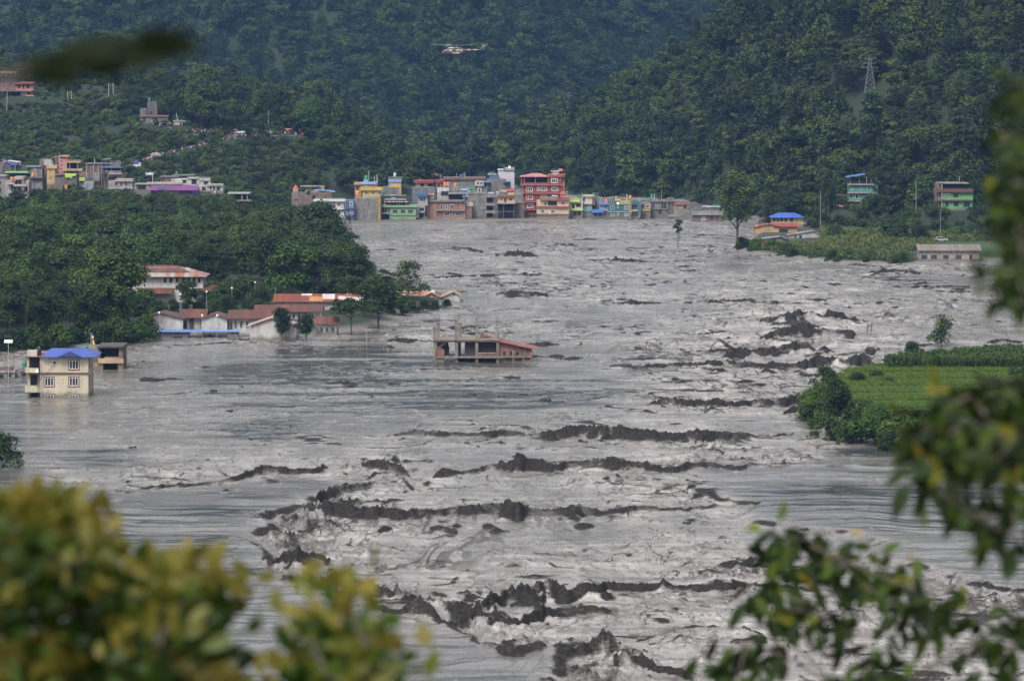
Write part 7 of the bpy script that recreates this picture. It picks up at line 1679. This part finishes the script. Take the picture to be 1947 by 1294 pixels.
# ------------------------------------------------------------------ helicopter with a person on its winch
def helicopter():
    Y = 1700.0; s = F/Y
    e = empty('helicopter', (WX(866, Y), Y, WZ(98, Y)), R(6))
    m, nt, p = base_mat('camouflage_paint')
    f1 = noise(nt, objco(nt), .55, 2, .5)
    r = ramp(nt, [(.38, (.30,.30,.28)), (.41, (.04,.055,.03)), (.50, (.04,.05,.03)), (.52, (.15,.055,.05)), (.60, (.18,.06,.055)), (.62, (.30,.30,.28))]); r.color_ramp.interpolation = 'CONSTANT'
    nt.links.new(f1, r.inputs[0]); nt.links.new(r.outputs[0], p.inputs['Base Color']); p.inputs['Roughness'].default_value = .5
    def loft(secs, n=14):
        v = []; f = []
        for (x, zc, hy, hz, sq) in secs:
            for k in range(n):
                t = 2*math.pi*k/n; c, q = math.cos(t), math.sin(t)
                v.append((x, hy*math.copysign(abs(c)**sq, c), zc+hz*math.copysign(abs(q)**sq, q)))
        for i in range(len(secs)-1):
            for k in range(n): f.append((i*n+k, i*n+(k+1) % n, (i+1)*n+(k+1) % n, (i+1)*n+k))
        f.append(tuple(range(n))); f.append(tuple((len(secs)-1)*n+k for k in reversed(range(n))))
        return MB().add(v, f)
    loft([(-5.9,-.55,.25,.25,.9),(-5.6,-.5,.7,.65,.85),(-5.0,-.35,1.05,.95,.8),(-4.2,-.2,1.22,1.15,.75),(-3,-.2,1.3,1.38,.7),(1.8,-.2,1.3,1.38,.7),(3.2,.0,1.15,1.15,.75),(4.6,.35,.8,.72,.85),(5.6,.55,.55,.48,.9)]).build('fuselage', m, e, smooth=True)
    loft([(5.3,.58,.55,.48,.9),(8.0,.62,.42,.38,.95),(11.0,.68,.30,.27,1.0)]).build('tail_boom', m, e, smooth=True)
    MB().prism([(10.6,.5),(11.3,.5),(13.2,2.7),(12.4,2.8),(11.0,1.0)], -.12, .12, 'y').build('tail_fin', m, e); MB().box(9.6,10.6,-1.6,1.6,.62,.70).build('stabiliser', m, e)
    loft([(-3.4,1.25,.5,.25,.8),(-2.8,1.45,.85,.5,.75),(.6,1.5,.85,.52,.75),(2.4,1.3,.5,.35,.8),(3.6,1.05,.2,.15,.9)]).build('engine_cowling', paint((.28,.27,.25), .5), e, smooth=True)
    MB().tube([(-.1,0,1.7),(-.1,0,2.75)], [.28,.18], 10).build('rotor_mast', paint((.06,.06,.06)), e)
    hub = MB().tube([(-.1,0,2.5),(-.1,0,2.85)], [.5,.35], 12).build('rotor_hub', paint((.10,.10,.10)), e)
    for i in range(5):
        a = math.radians(176 + 72*i)
        L_ = MB()
        n = 6; v = []; fcs = []
        for k in range(n+1):
            t = k/n; rr = .4+10.2*t; z = 2.68+.55*t*t; w = .42
            for (dx, dz) in ((-w, 0), (w*.2, .06), (w, 0), (w*.2, -.03)):
                v.append((-.1+rr*math.cos(a)-dx*math.sin(a), rr*math.sin(a)+dx*math.cos(a), z+dz))
        for k in range(n):
            for j in range(4): fcs.append((k*4+j, k*4+(j+1) % 4, (k+1)*4+(j+1) % 4, (k+1)*4+j))
        L_.add(v, fcs); L_.build('rotor_blade', paint((.60,.61,.62), .4), e)
    for i in range(3):
        a = math.radians(25+120*i); MB().tube([(12.9,-.35,2.5),(12.9+1.9*math.cos(a),-.4,2.5+1.9*math.sin(a))], [.10,.07], 5).build('tail_rotor_blade', paint((.35,.35,.36)), e)
    for sy in (-1, 1):
        MB().tube([(-1.6,sy*1.45,-.75),(-1.3,sy*1.5,-.75),(1.4,sy*1.5,-.75),(1.8,sy*1.45,-.75)], [.15,.4,.4,.15], 10).build('fuel_pod', paint((.40,.38,.35), .5), e)
        MB().tube([(1.6,sy*.9,-.9),(1.9,sy*2.0,-1.9)], .08, 6).build('gear_strut', paint((.1,.1,.1)), e); MB().tube([(1.9,sy*1.85,-2.0),(1.9,sy*2.15,-2.0)], .45, 12).build('wheel', paint((.012,.012,.012)), e)
    MB().tube([(-3.6,0,-1.2),(-3.6,0,-2.0)], .08, 6).build('gear_strut', paint((.1,.1,.1)), e); MB().tube([(-3.6,-.2,-2.1),(-3.6,.2,-2.1)], .33, 12).build('wheel', paint((.012,.012,.012)), e)
    for i, x in enumerate((-2.6,-1.2,.2,1.6)): MB().tube([(x,-1.2,.2),(x,-1.27,.2)], .24, 12).build('cabin_window', glass_mat(), e)
    MB().prism([(-5.25,-.1),(-4.2,.55),(-3.5,.6),(-3.5,-.05)], -1.2, 1.2, 'y').build('cockpit_window', glass_mat(), e)
    tag(e, 'camouflaged white, red and green helicopter hovering above the town', 'helicopter')
    MB().tube([(.4,-1.2,-.4),(.4,-1.2,-32.5)], .025, 4).build('winch_cable', paint((.03,.03,.03)), e)
    k = 1; x = WX(866, Y) + .4*math.cos(R(6)) + 1.2*math.sin(R(6)); person(x, Y-1.2, WZ(98, Y)-34.2, k, 'person in red hanging on a cable far below the helicopter', None, 1.1)
helicopter()

# ------------------------------------------------------------------ pylons, lamps, posts, drift
def pylon(x, y, z, h, label, w=2.2, arms=((.70,3.2),(.83,2.6),(.95,2.0)), c=(.16,.16,.17), t=.09):
    e = empty('electricity_pylon', (x, y, z))
    m = MB(); lv = 7
    def W(k): return w*(1-k)*(1-k*.1)+.28
    P4 = lambda k: [Vector((sx*W(k), sy*W(k), h*k)) for sx, sy in ((-1,-1),(1,-1),(1,1),(-1,1))]
    for i in range(lv):
        a, b = P4(i/lv), P4((i+1)/lv)
        for j in range(4):
            m.tube([a[j], b[j]], t, 4, cap=False); m.tube([a[j], b[(j+1) % 4]], t*.6, 3, cap=False); m.tube([a[(j+1) % 4], b[j]], t*.6, 3, cap=False); m.tube([b[j], b[(j+1) % 4]], t*.6, 3, cap=False)
    m.build('lattice', paint(c), e)
    for k, L in arms:
        q = MB(); zz = h*k
        for sx in (-1, 1):
            for sy in (-1, 1): q.tube([(sx*W(k), sy*W(k), zz), (sx*L, 0, zz+.15)], t*.7, 4, cap=False); q.tube([(sx*W(k), sy*W(k), zz+.7), (sx*L, 0, zz+.15)], t*.6, 4, cap=False)
        q.build('cross_arm', paint(c), e)
    return tag(e, label, 'pylon', 'lattice pylons')
Y = 1172; pylon(WX(661, Y), Y, WZ(478, Y), 96*Y/F, 'dark lattice pylon in front of the narrow blue house', 1.5, ((.62,2.8),(.80,3.0)), (.03,.03,.032), .10)
for (px, py, h, lab) in ((1654, 190, 66, 'pale lattice pylon on the right wooded hill'), (1081, 228, 44, 'faint lattice pylon between the two hills')):
    x, Y, z = on_ground(px, py, 1400, 2300); pylon(x, Y, z+2, h*Y/F, lab, 1.7, c=(.15,.16,.17), t=.075); CLEAR.append((x, Y-8, 12))

def lamp(px, py, pyb, Y, label, r=.26):
    e = empty('globe_lamp', (WX(px, Y), Y, WZ(pyb, Y))); h = (pyb-py)*Y/F
    MB().tube([(0,0,-.6),(0,0,h)], [.055,.04], 6).build('pole', paint((.30,.31,.32)), e)
    MB().lathe([(r*.25,-r),(r*.75,-r*.65),(r,0),(r*.75,r*.65),(r*.2,r)], 12, 0, (0,0,h+r)).build('globe', paint((.75,.75,.73), .3), e, smooth=True)
    return tag(e, label, 'street lamp', 'globe lamps among the white buildings')
for a in ((441,550,590,890,'globe lamp right of the two-storey hall'), (485,539,580,905,'globe lamp above the rusty roofs, second from the hall'), (524,531,575,925,'globe lamp left of the patchwork roof'), (342.7,562,600,866,'tall globe lamp in front of the two-storey hall'), (393,557,592,866,'globe lamp at the right corner of the two-storey hall'), (91.6,566,590,870,'globe lamp at the left end of the faded orange roof'), (117.6,568,592,868,'globe lamp behind the middle of the faded orange roof'),
          (302.8,597,643,808,'globe lamp at the left gable of the long white building'), (384.5,602,643,808,'globe lamp between the two gables of the long white building'), (413,602,643,808,'globe lamp before the second gable of the long white building')):
    lamp(*a)
def street_lamp(px, py, pyb, Y, dx, label):
    e = empty('street_lamp', (WX(px, Y), Y, WZ(pyb, Y))); h = (pyb-py)*Y/F; L = dx*Y/F
    MB().tube([(0,0,-2),(0,0,h*.72),(L*.3,0,h*.9),(L,0,h)], [.08,.06,.05,.04], 6).build('pole', paint((.32,.33,.34)), e); MB().box(L-.35 if L < 0 else L, L if L < 0 else L+.35, -.1, .1, h-.06, h+.06).build('lamp_head', paint((.6,.6,.6), .4), e)
    return tag(e, label, 'street lamp')
street_lamp(661, 545, 572, 884, -11, 'curved street lamp above the patchwork roof'); street_lamp(875, 543, 586, 912, -9, 'curved street lamp beside the farthest gabled house')
for (px, yt, yb, lab) in ((318, 671, 704, 'thin grey pole sticking out of the flood right of the cream house'), (697, 618, 654, 'thin pole in the water below the spreading tree')):
    Y = YW(yb); tag(MB().tube([(0,0,-2),(.05,0,(yb-yt)*Y/F)], [.11,.08], 6).build('pole', paint((.22,.21,.20)), None, (WX(px, Y), Y, 0)), lab, 'pole', 'poles and masts')

def snag():
    Y = YW(633); e = empty('dead_tree', (WX(1652, Y), Y, 0)); s = Y/F
    bk = bark_mat()
    MB().tube([(-.4,0,-2),(-.3,0,1.2),(-.05,0,26*s)], [.16,.12,.06], 6).build('trunk', bk, e); MB().tube([(.35,0,-2),(.5,0,1.2),(.75,0,27*s)], [.15,.11,.05], 6).build('trunk', bk, e)
    MB().tube([(-.35,0,1.0),(.05,0,1.5),(.55,0,1.9)], [.08,.06,.05], 5).build('branch', bk, e); MB().tube([(.6,0,1.7),(.95,0,2.3)], [.06,.03], 5).build('branch', bk, e)
    tag(e, 'two bare dead stems standing in the rough flood', 'dead tree')
snag()
def drift():
    rng = np.random.default_rng(51); bk = paint((.035,.030,.027), .8)
    def log(px, py, L, r, label, ang=0.0, group=None, name='driftwood_log'):
        Y = YW(py); n = 7; x = WX(px, Y)
        h = .12
        m = MB().tube([(L*(k/(n-1)-.5), rng.normal(0, r*.25), rng.normal(0, r*.2)) for k in range(n)], [r*(.75+.4*rng.random()) for k in range(n)], 8)
        q = m.build(name, bk, None, (x, Y, h+r*.35), smooth=True); q.rotation_euler = (0, 0, ang)
        return tag(q, label, 'driftwood', group)
    log(363, 974, 2.3, .3, 'thick dark log floating on the smooth water above the bush', .15); log(1036, 763, 1.7, .42, 'dark bulky lump floating in mid-stream below the unfinished building', .1); log(1186, 696, 3.0, .28, 'dark log stranded right of the unfinished building', -.1); log(405, 745, 1.2, .22, 'short dark log floating right of the cream flooded house', .3)
    for i in range(34):
        px = rng.uniform(200, 1650); py = rng.choice([rng.uniform(660, 760), rng.uniform(770, 1000)])
        if 800 < px < 1040 and py < 700: continue
        log(px, py, rng.uniform(.5, 1.7), rng.uniform(.06, .17), 'small piece of dark driftwood floating in the flood', rng.uniform(-.6, .6), 'small driftwood pieces in the flood')
drift()
def car():
    Y = 1185; e = empty('parked_car', (WX(1789, Y), Y, ground_z(WX(1789, Y), Y))); c = paint((.36,.36,.37), .35)
    MB().prism([(-2.1,.35),(2.1,.35),(2.15,.85),(1.4,.98),(.8,1.5),(-1.1,1.5),(-1.7,.98),(-2.15,.9)], -.8, .8, 'y').build('body', c, e); MB().prism([(-1.45,1.0),(1.15,1.0),(.72,1.42),(-1.02,1.42)], -.83, .83, 'y').build('side_window', glass_mat(), e)
    for x in (-1.3, 1.3):
        for y in (-.78, .78): MB().tube([(x, y-.1, .32), (x, y+.1, .32)], .33, 12).build('wheel', paint((.015,.015,.015)), e)
    tag(e, 'pale grey car parked in the field below the bright green house', 'car'); CLEAR.append((WX(1789, Y), Y-4, 5))
car()

# ------------------------------------------------------------------ crops
def blades(name, n, h, spread, droop, w, mat, seed):
    rng = np.random.default_rng(seed); V = []; Q = []; T = []
    for i in range(n):
        a = rng.uniform(0, 6.28); x, y = rng.normal(0, spread*.35, 2); z0 = rng.uniform(0, .55)*h; L = h*rng.uniform(.5, .9); d = Vector((math.cos(a), math.sin(a), 0)); s = Vector((-d.y, d.x, 0))
        pts = [Vector((x, y, z0)), Vector((x, y, z0+L*.55))+d*L*.22*droop, Vector((x, y, z0+L*.62))+d*L*.6*droop]
        b = len(V)
        for j, p in enumerate(pts):
            ww = w*(.6, 1, .1)[j]; V += [tuple(p-s*ww), tuple(p+s*ww)]; T += [.25+.6*j/2*rng.random()]*2
        Q += [(b, b+1, b+3, b+2), (b+2, b+3, b+5, b+4)]
    return np_mesh(name, V, Q, mat, {'tint': np.array(T)})
L_MAIZE = leaf_mat('maize_leaves', (.024,.054,.010), (.085,.135,.028), .25)
L_RICE = leaf_mat('rice_leaves', (.050,.100,.009), (.145,.205,.022), .2)
L_WEED = leaf_mat('weed_leaves', (.050,.074,.018), (.155,.190,.055), .35)
KINDS['maize'] = (blades('maize', 34, 2.4, 1.3, 1.0, .10, L_MAIZE, 1), None, 2.4, .8); KINDS['weed'] = (blades('weed', 34, 2.0, 1.5, 1.0, .11, L_WEED, 3), None, 2.0, .8); KINDS['rice'] = (blades('rice', 46, .62, 1.9, .7, .05, L_RICE, 2), None, .6, .8)
def crops():
    rng = np.random.default_rng(61)
    def put(name, key, X, Y, s0, s1, label, cat, sd):
        H = land(X, Y); s = rng.uniform(s0, s1, len(X)); scatter_stuff(name, np.stack([X, Y, H-.05], 1), np.stack([s, s, s], 1), np.zeros(len(X)), [key], label, cat, sd); print(name, len(X))
    P_ = lambda X, Y: CX+F*X/Y
    X, Y = spots(55, 110, 615, 740, .95, rng, lambda X, Y: (sdf(ISLAND, X, Y) > 4) & (land(X, Y) > 1.5) & (P_(X, Y) < 1990) & (Y < 700) & (np.mod((Y-615)/11.5, 1) > .24)); put('rice_field', 'rice', X, Y, .7, 1.1, 'bright green rice growing on the terraced island', 'rice', 7)
    X, Y = spots(60, 112, 695, 722, .85, rng, lambda X, Y: (sdf(ISLAND, X, Y) > -1) & (P_(X, Y) > 1688) & (P_(X, Y) < 1990)); put('maize_field', 'maize', X, Y, .55, .95, 'tall maize standing behind the rice terraces', 'maize', 8)
    X, Y = spots(75, 175, 1108, 1300, 1.9, rng, lambda X, Y: (sdf(RIGHT_LAND, X, Y) > 3) & (P_(X, Y) > 1440) & (P_(X, Y) < 1990) & ~((P_(X, Y) < 1560) & (Y > 1190)) & ~((P_(X, Y) > 1740) & (Y < 1128)) & ~((P_(X,Y) > 1780) & (Y < 1180) & (vn(X/20, Y/30, 5) > .4))); put('weedy_field', 'weed', X, Y, .5, 1.0, 'rough maize and weeds covering the right bank fields', 'crops', 9)
crops()
# ------------------------------------------------------------------ leaves close to the camera
def leaf_blades(spec, mat, name, parent, fold=.25):
    """spec: list of (base, direction, length, width, tint)"""
    V = []; Q = []; T = []
    for base, d, L, w, t in spec:
        d = Vector(d).normalized(); s = d.cross(Vector((random.gauss(0,.5), -1, random.gauss(0,.6)))); s = s.normalized() if s.length > 1e-4 else Vector((1,0,0)); n = s.cross(d)
        b = len(V)
        for j, (u, ww) in enumerate(((0,.06),(.22,.72),(.5,1.0),(.78,.66),(1.0,.03))):
            c = Vector(base)+d*L*u+n*(-.16*L*u*u)
            V += [tuple(c-s*w*ww*.5+n*fold*w*ww*.5), tuple(c), tuple(c+s*w*ww*.5+n*fold*w*ww*.5)]; T += [t]*3
        for j in range(4):
            k = b+3*j; Q += [(k, k+1, k+4, k+3), (k+1, k+2, k+5, k+4)]
    return link(name, np_mesh(name, V, Q, mat, {'tint': np.array(T)}, smooth=True), parent)
def D3(px, py, D): return Vector((WX(px, D), D, WZ(py, D)))
L_BUSH = leaf_mat('yellowing_leaves', (.016,.040,.006), (.19,.150,.026), .1, .35, .5)
nt_ = L_BUSH.node_tree
for n_ in nt_.nodes:
    if n_.type == 'VALTORGB' and len(n_.color_ramp.elements) == 2:
        q_ = n_.color_ramp.elements.new(.45); q_.color = (.045,.085,.010,1); q_ = n_.color_ramp.elements.new(.7); q_.color = (.12,.115,.016,1)
L_BRANCH = leaf_mat('dark_branch_leaves', (.006,.012,.004), (.26,.17,.015), .1, .22, .75)
for n_ in L_BRANCH.node_tree.nodes:
    if n_.type == 'VALTORGB' and len(n_.color_ramp.elements) == 2:
        q_ = n_.color_ramp.elements.new(.35); q_.color = (.020,.042,.007,1); q_ = n_.color_ramp.elements.new(.65); q_.color = (.070,.110,.012,1)

def join_twigs(nodes, root, r0, r1, name, parent, sag=.0):
    """stems: every shoot hangs on the nearest shoot already joined"""
    m = MB(); done = [root]; todo = sorted(nodes, key=lambda p: (p-root).length)
    for p in todo:
        a = min(done, key=lambda q: (q-p).length+.25*(q-root).length)
        mid = a.lerp(p, .5)+Vector((0, random.uniform(-.02,.02), sag*(a-p).length))
        m.tube([a, mid, p], [r0 if a is root else r1*1.5, r1*1.2, r1*.7], 5, cap=False); done.append(p)
    return m.build(name, bark_mat(), parent)

def near_bush(label, pts, D0, D1, root_px, n_leaf, L0, name='bush'):
    g = ground_z(WX(root_px, (D0+D1)/2), (D0+D1)/2); Dm = (D0+D1)/2
    e = empty(name, (WX(root_px, Dm), Dm, g)); o = Vector(e.location)
    tips = []; spec = []
    for (px, py, k) in pts:
        D = random.uniform(D0, D1); c = D3(px, py, D)-o; tips.append(c)
        for i in range(int(n_leaf*k)):
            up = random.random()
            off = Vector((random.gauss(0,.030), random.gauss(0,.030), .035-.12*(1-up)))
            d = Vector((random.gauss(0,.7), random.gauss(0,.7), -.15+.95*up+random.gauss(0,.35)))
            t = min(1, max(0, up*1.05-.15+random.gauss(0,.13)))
            spec.append((c+off*1.3, d, L0*random.uniform(.65,1.2), L0*random.uniform(.40,.58), t))
    leaf_blades(spec, L_BUSH, 'leaves', e)
    low = [Vector((WX(root_px+random.uniform(-200,200), Dm), Dm+random.uniform(-.4,.4), WZ(1420, Dm)))-o for _ in range(5)]
    join_twigs(low+tips, Vector((0,0,-.2)), .035, .0045, 'stems', e)
    return tag(e, label, 'bush')

def foreground():
    random.seed(77)
    poly = [(-60,905),(15,900),(80,925),(150,945),(185,985),(200,1040),(280,1035),(370,1030),(415,1075),(435,1150),(425,1230),(440,1330),(-60,1330)]
    pts = []
    tries = 0
    while len(pts) < 84 and tries < 6000:
        tries += 1; p = (random.uniform(-60, 480), random.uniform(905, 1330))
        if sdf(poly, np.array([p[0]]), np.array([p[1]]))[0] > 14 and all(math.hypot(p[0]-q[0], p[1]-q[1]) > 52 for q in pts): pts.append((p[0], p[1]+70, 1.0))
    near_bush('yellow-green bush filling the lower left corner, out of focus', pts, 5.7, 7.0, 210, 42, .046)
    near_bush('smaller yellow-green sprig right of the big corner bush, out of focus', [(645,1140,1.0),(620,1155,.7),(670,1165,.9),(650,1185,.9),(628,1205,.7),(592,1225,.6),(648,1235,.8),(690,1240,.5),(712,1268,.6),(680,1295,.8),(640,1295,.8),(590,1310,.9),(615,1330,.9),(560,1335,.7),(660,1335,1.0),(705,1330,.8)], 5.6, 6.4, 640, 34, .045, 'sprig')
    # the tree at the right, its trunk outside the view
    Dt = 8.0; g = ground_z(WX(2420, Dt), Dt); e = empty('overhanging_tree', (WX(2420, Dt), Dt, g)); o = Vector(e.location)
    def spray(pts, D0, D1, n, L, hang, yel, name, root):
        spec = []; tips = []
        for p in pts:
            D = random.uniform(D0, D1); c = D3(p[0], p[1], D)-o; tips.append(c); k = p[2] if len(p) > 2 else 1.0
            for i in range(int(n*k)):
                off = Vector((random.gauss(0,.018), random.gauss(0,.03), random.gauss(.0,.015)))*(D/7.5)
                d = Vector((random.gauss(-.1,.75), random.gauss(0,.6), -hang+random.gauss(0,.45)))
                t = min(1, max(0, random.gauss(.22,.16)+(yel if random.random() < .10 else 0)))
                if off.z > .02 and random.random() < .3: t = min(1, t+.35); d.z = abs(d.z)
                spec.append((c+off*1.2, d, L*random.uniform(.6,1.2), L*random.uniform(.30,.42), t))
        b = join_twigs(tips, root-o, .007, .0026, 'branch', e)
        leaf_blades(spec, L_BRANCH, 'leaves', b)
    spray([(1945,160,.8),(1925,200,.8),(1938,250),(1908,262,.6),(1940,310),(1920,350,.8),(1945,370),(1915,400,.8),(1930,430),(1945,460),(1900,505,.7),(1925,520),(1945,510),(1915,552,.7),(1940,570,.7),(1975,200),(1985,300),(1980,400),(1985,500),(1975,570),(1990,350)], 5.6, 6.8, 16, .042, .35, .35, 'branch', D3(2380, 420, 6.2))
    spray([(1950,730,.7),(1905,750,.7),(1850,752),(1800,775),(1768,800),(1835,800),(1880,785),(1925,770),(1740,835),(1790,845),(1850,840),(1900,835),(1940,840),(1760,885,.8),(1820,885),(1880,885),(1930,880),(1965,800),(1975,860)], 6.0, 7.2, 20, .050, .5, .4, 'branch', D3(2380, 700, 7.0))
    spray([(1735,905,.6),(1775,935,.8),(1812,915,.6),(1830,965,.7),(1868,935,.8),(1882,985,.8),(1915,925,.8),(1925,975,.7),(1930,1025,.7),(1945,1060,.4),(1970,960),(1905,1010,.4)], 7.0, 8.2, 9, .070, 1.1, .3, 'branch', D3(2380, 860, 8.2))
    spray([(1476,1040),(1500,1020,.9),(1530,1030),(1512,1062),(1560,1050),(1588,1060),(1570,1085,.7),(1612,1040,.7),(1625,1085),(1650,1100),(1690,1095),(1715,1115),(1660,1125),(1700,1140,.8),(1760,1130,.8),(1790,1150),(1780,1185),(1745,1165,.6),(1830,1180,.6),(1580,1115,.5)], 8.6, 9.6, 11, .070, .65, .45, 'branch', D3(2380, 1000, 9.2))
    spray([(1440,1125,.9),(1470,1118),(1500,1132),(1485,1155),(1545,1165,.7),(1580,1180,.8),(1605,1175,.7),(1625,1205,.5),(1560,1150,.6),(1700,1185,.5)], 8.8, 9.6, 11, .070, .8, .4, 'branch', D3(1800, 1150, 9.2))
    spray([(1362,1235),(1385,1255,.9),(1420,1225,.6),(1440,1260),(1480,1240,.7),(1500,1215,.6),(1400,1285,.7),(1460,1285,.6),(1630,1275),(1665,1290,.9),(1700,1265,.7),(1730,1290,.8),(1690,1310),(1830,1250,.6),(1860,1215,.8),(1900,1190,.7),(1930,1225,.8),(1905,1250,.6),(1950,1170,.6),(1880,1275,.5),(1600,1310)], 8.6, 9.8, 11, .072, .85, .35, 'branch', D3(2380, 1180, 9.2))
    m = MB().tube([(0,0,-.3),(.05,.1,2.5),(-.05,.3,g*0+4.2),(-.1,.2,6.2)], [.16,.12,.10,.06], 9)
    tr = m.build('trunk', bark_mat(), e)
    for (px, py, D) in ((2380,420,6.2),(2380,700,7.0),(2380,860,8.2),(2380,1000,9.2),(2380,1180,9.2)):
        p = D3(px, py, D)-o; a = Vector((0,.2,max(.8, p.z-.9))); MB().tube([a, a.lerp(p,.5)+Vector((0,0,.12)), p], [.04,.018,.007], 6).build('limb', bark_mat(), e)
    tag(e, 'dark-leaved tree hanging into the view from the right, out of focus', 'tree')
    # one dark spray close by at the upper left
    D = 3.6; g = ground_z(WX(-620, D), D); e = empty('sapling', (WX(-620, D), D, g)); o = Vector(e.location)
    A, B_, C_ = D3(-620, 300, D), D3(20, 142, D), D3(290, 92, D)
    MB().tube([(0,0,-.2),(.02,.05,1.2),A-o], [.03,.022,.014], 7).build('stem', bark_mat(), e)
    tw = MB().tube([A-o, A.lerp(B_,.5)-o+Vector((0,0,.02)), B_-o, C_-o], [.008,.006,.004,.002], 5).build('twig', bark_mat(), e)
    spec = []
    for i in range(34):
        t = i/33; c = (B_.lerp(C_, t*1.02))-o+Vector((0, random.gauss(0,.006), random.gauss(0,.004)))
        spec.append((c, (1.0, random.gauss(0,.5), .16+random.gauss(0,.16)), random.uniform(.040,.060), .015+.008*math.sin(3.14*t), random.uniform(0,.10)))
    leaf_blades(spec, L_BRANCH, 'leaves', tw)
    tag(e, 'dark blurred leafy twig reaching in at the upper left', 'twig')
foreground()
# ------------------------------------------------------------------ woods on the slopes (uncountable) 
def hill_wood():
    rng = np.random.default_rng(5)
    allp, alls, allk = [], [], []
    def put(X, Y, smin, smax, ks, pr=None, top=12):
        H = land(X, Y); v = visible_front(X, Y, H, top); X, Y, H = X[v], Y[v], H[v]
        n = len(X); s = rng.uniform(smin, smax, n)*(.75+.5*fbm(X/40, Y/40, 91, 2))
        allp.append(np.stack([X, Y, H-.4], 1)); alls.append(np.stack([s, s, s*rng.uniform(.85, 1.25, n)], 1)); allk.append(rng.choice(ks, n, p=pr))
    def P_(X, Y): return CX + F*X/Y
    # right hill
    def keep(X, Y):
        t = Y - np.interp(P_(X, Y), RT[:,0], RT[:,1]); rr = np.interp(P_(X, Y), RR[:,0], RR[:,1])
        return (t > -60) & (t < 560) & (rr > -2) & (land(X, Y) > 1.2) & ((sdf(RIGHT_LAND, X, Y) < 2) | (t > 4))
    X, Y = spots(-20, 420, 1000, 2150, 6.5, rng, keep); put(X, Y, .50, 1.02, [0,1,2,3,4,5,6])
    # long left hill
    def keep(X, Y):
        t = Y - np.interp(P_(X, Y), LT[:,0], LT[:,1])
        return (t > -20) & (t < 520) & (P_(X, Y) < 1500)
    X, Y = spots(-430, 320, 2170, 3300, 7.4, rng, keep); put(X, Y, .62, 1.15, [0,1,2,3,4,5,6])
    X, Y = spots(-60, 45, 1792, 1990, 7.5, rng, lambda X, Y: (P_(X, Y) > 770) & (P_(X, Y) < 1110) & (land(X, Y) > .6)); put(X, Y, .5, 1.0, [0,1,2,3,4,5,6])
    # the farthest slope
    X, Y = spots(150, 420, 3250, 3900, 14, rng, lambda X, Y: (P_(X, Y) > 1330)); put(X, Y, .9, 1.3, [0,1,2,3])
    # knoll: trees on its crest and its right-hand shoulder
    def keep(X, Y):
        p = P_(X, Y); t = Y - np.interp(p, KT[:,0], KT[:,1])
        return (((p > 470) & (p < 900) & (t > 25)) | ((p <= 470) & (Y > 1610) & (Y < 1760))) & (Y < 1790) & (vn(X/9, Y/9, 12) > .12) & (land(X, Y) > 0)
    front = lambda X, Y: (P_(X, Y) > 400) & (P_(X, Y) < 620) & (Y < 1575)
    X, Y = spots(-240, 0, 1400, 1790, 7.0, rng, lambda X, Y: keep(X, Y) & ~front(X, Y)); put(X, Y, .5, .9, [0,1,2,3,4,5])
    X, Y = spots(-140, -60, 1410, 1575, 4.6, rng, lambda X, Y: front(X, Y) & (P_(X, Y) > 470) & (land(X, Y) > 1), .7); put(X, Y, .2, .42, [0,1,4,5,5])
    o = scatter_stuff('hillside_forest', np.concatenate(allp), np.concatenate(alls), np.concatenate(allk), ['hill_a','hill_b','hill_c','hill_d','hill_e','hill_f','hill_g'],
        'dense dark green forest covering the steep valley sides', 'forest', 3)
    print('hill trees', sum(map(len, allp)))
    # scrub over the open face of the knoll and the foot of the right hill
    allp.clear(); alls.clear(); allk.clear()
    def keep(X, Y):
        p = P_(X, Y); t = Y - np.interp(p, KT[:,0], KT[:,1])
        b = (np.abs(vn(X/16, Y/22, 77)-.5) > .025)
        return (p < 620) & (t > 2) & (Y < 1640) & b & (land(X, Y) > .5)
    X, Y = spots(-260, -60, 1320, 1640, 3.1, rng, keep, .55); put(X, Y, .3, .95, [0,1,2], top=3)
    def keep(X, Y):
        t = Y - np.interp(P_(X, Y), RT[:,0], RT[:,1])
        return (P_(X, Y) > 930) & (t > -45) & (t < 60) & (land(X, Y) > .6)
    X, Y = spots(-12, 260, 1080, 1720, 3.8, rng, keep, .45); put(X, Y, .5, 1.1, [0,1], top=3)
    scatter_stuff('hillside_scrub', np.concatenate(allp), np.concatenate(alls), np.concatenate(allk), ['scrub_a','scrub_b','scrub_c'],
        'low green scrub over the open hillside', 'scrub', 4)
    print('scrub', sum(map(len, allp)))
hill_wood()
# ------------------------------------------------------------------ the damp air of the valley
def haze():
    mb = MB().box(-900, 900, -60, 6700, -6.5, 420)
    m = bpy.data.materials.new('valley_haze'); m.use_nodes = True
    nt = m.node_tree; nt.nodes.clear()
    out = nt.nodes.new('ShaderNodeOutputMaterial'); v = nt.nodes.new('ShaderNodeVolumePrincipled')
    v.inputs['Color'].default_value = HAZE_COL; v.inputs['Density'].default_value = HAZE_D; v.inputs['Anisotropy'].default_value = 0.0
    nt.links.new(v.outputs[0], out.inputs['Volume'])
    tag(mb.build('haze', m), kind='stuff')
HAZE_COL, HAZE_D = (.27, .51, 1.0, 1), 4.5e-5
haze()
V_, Q_, A_ = make_ground()
ground = link('ground', np_mesh('ground', V_, Q_, soil_mat(), A_, smooth=True))
tag(ground, kind='structure')
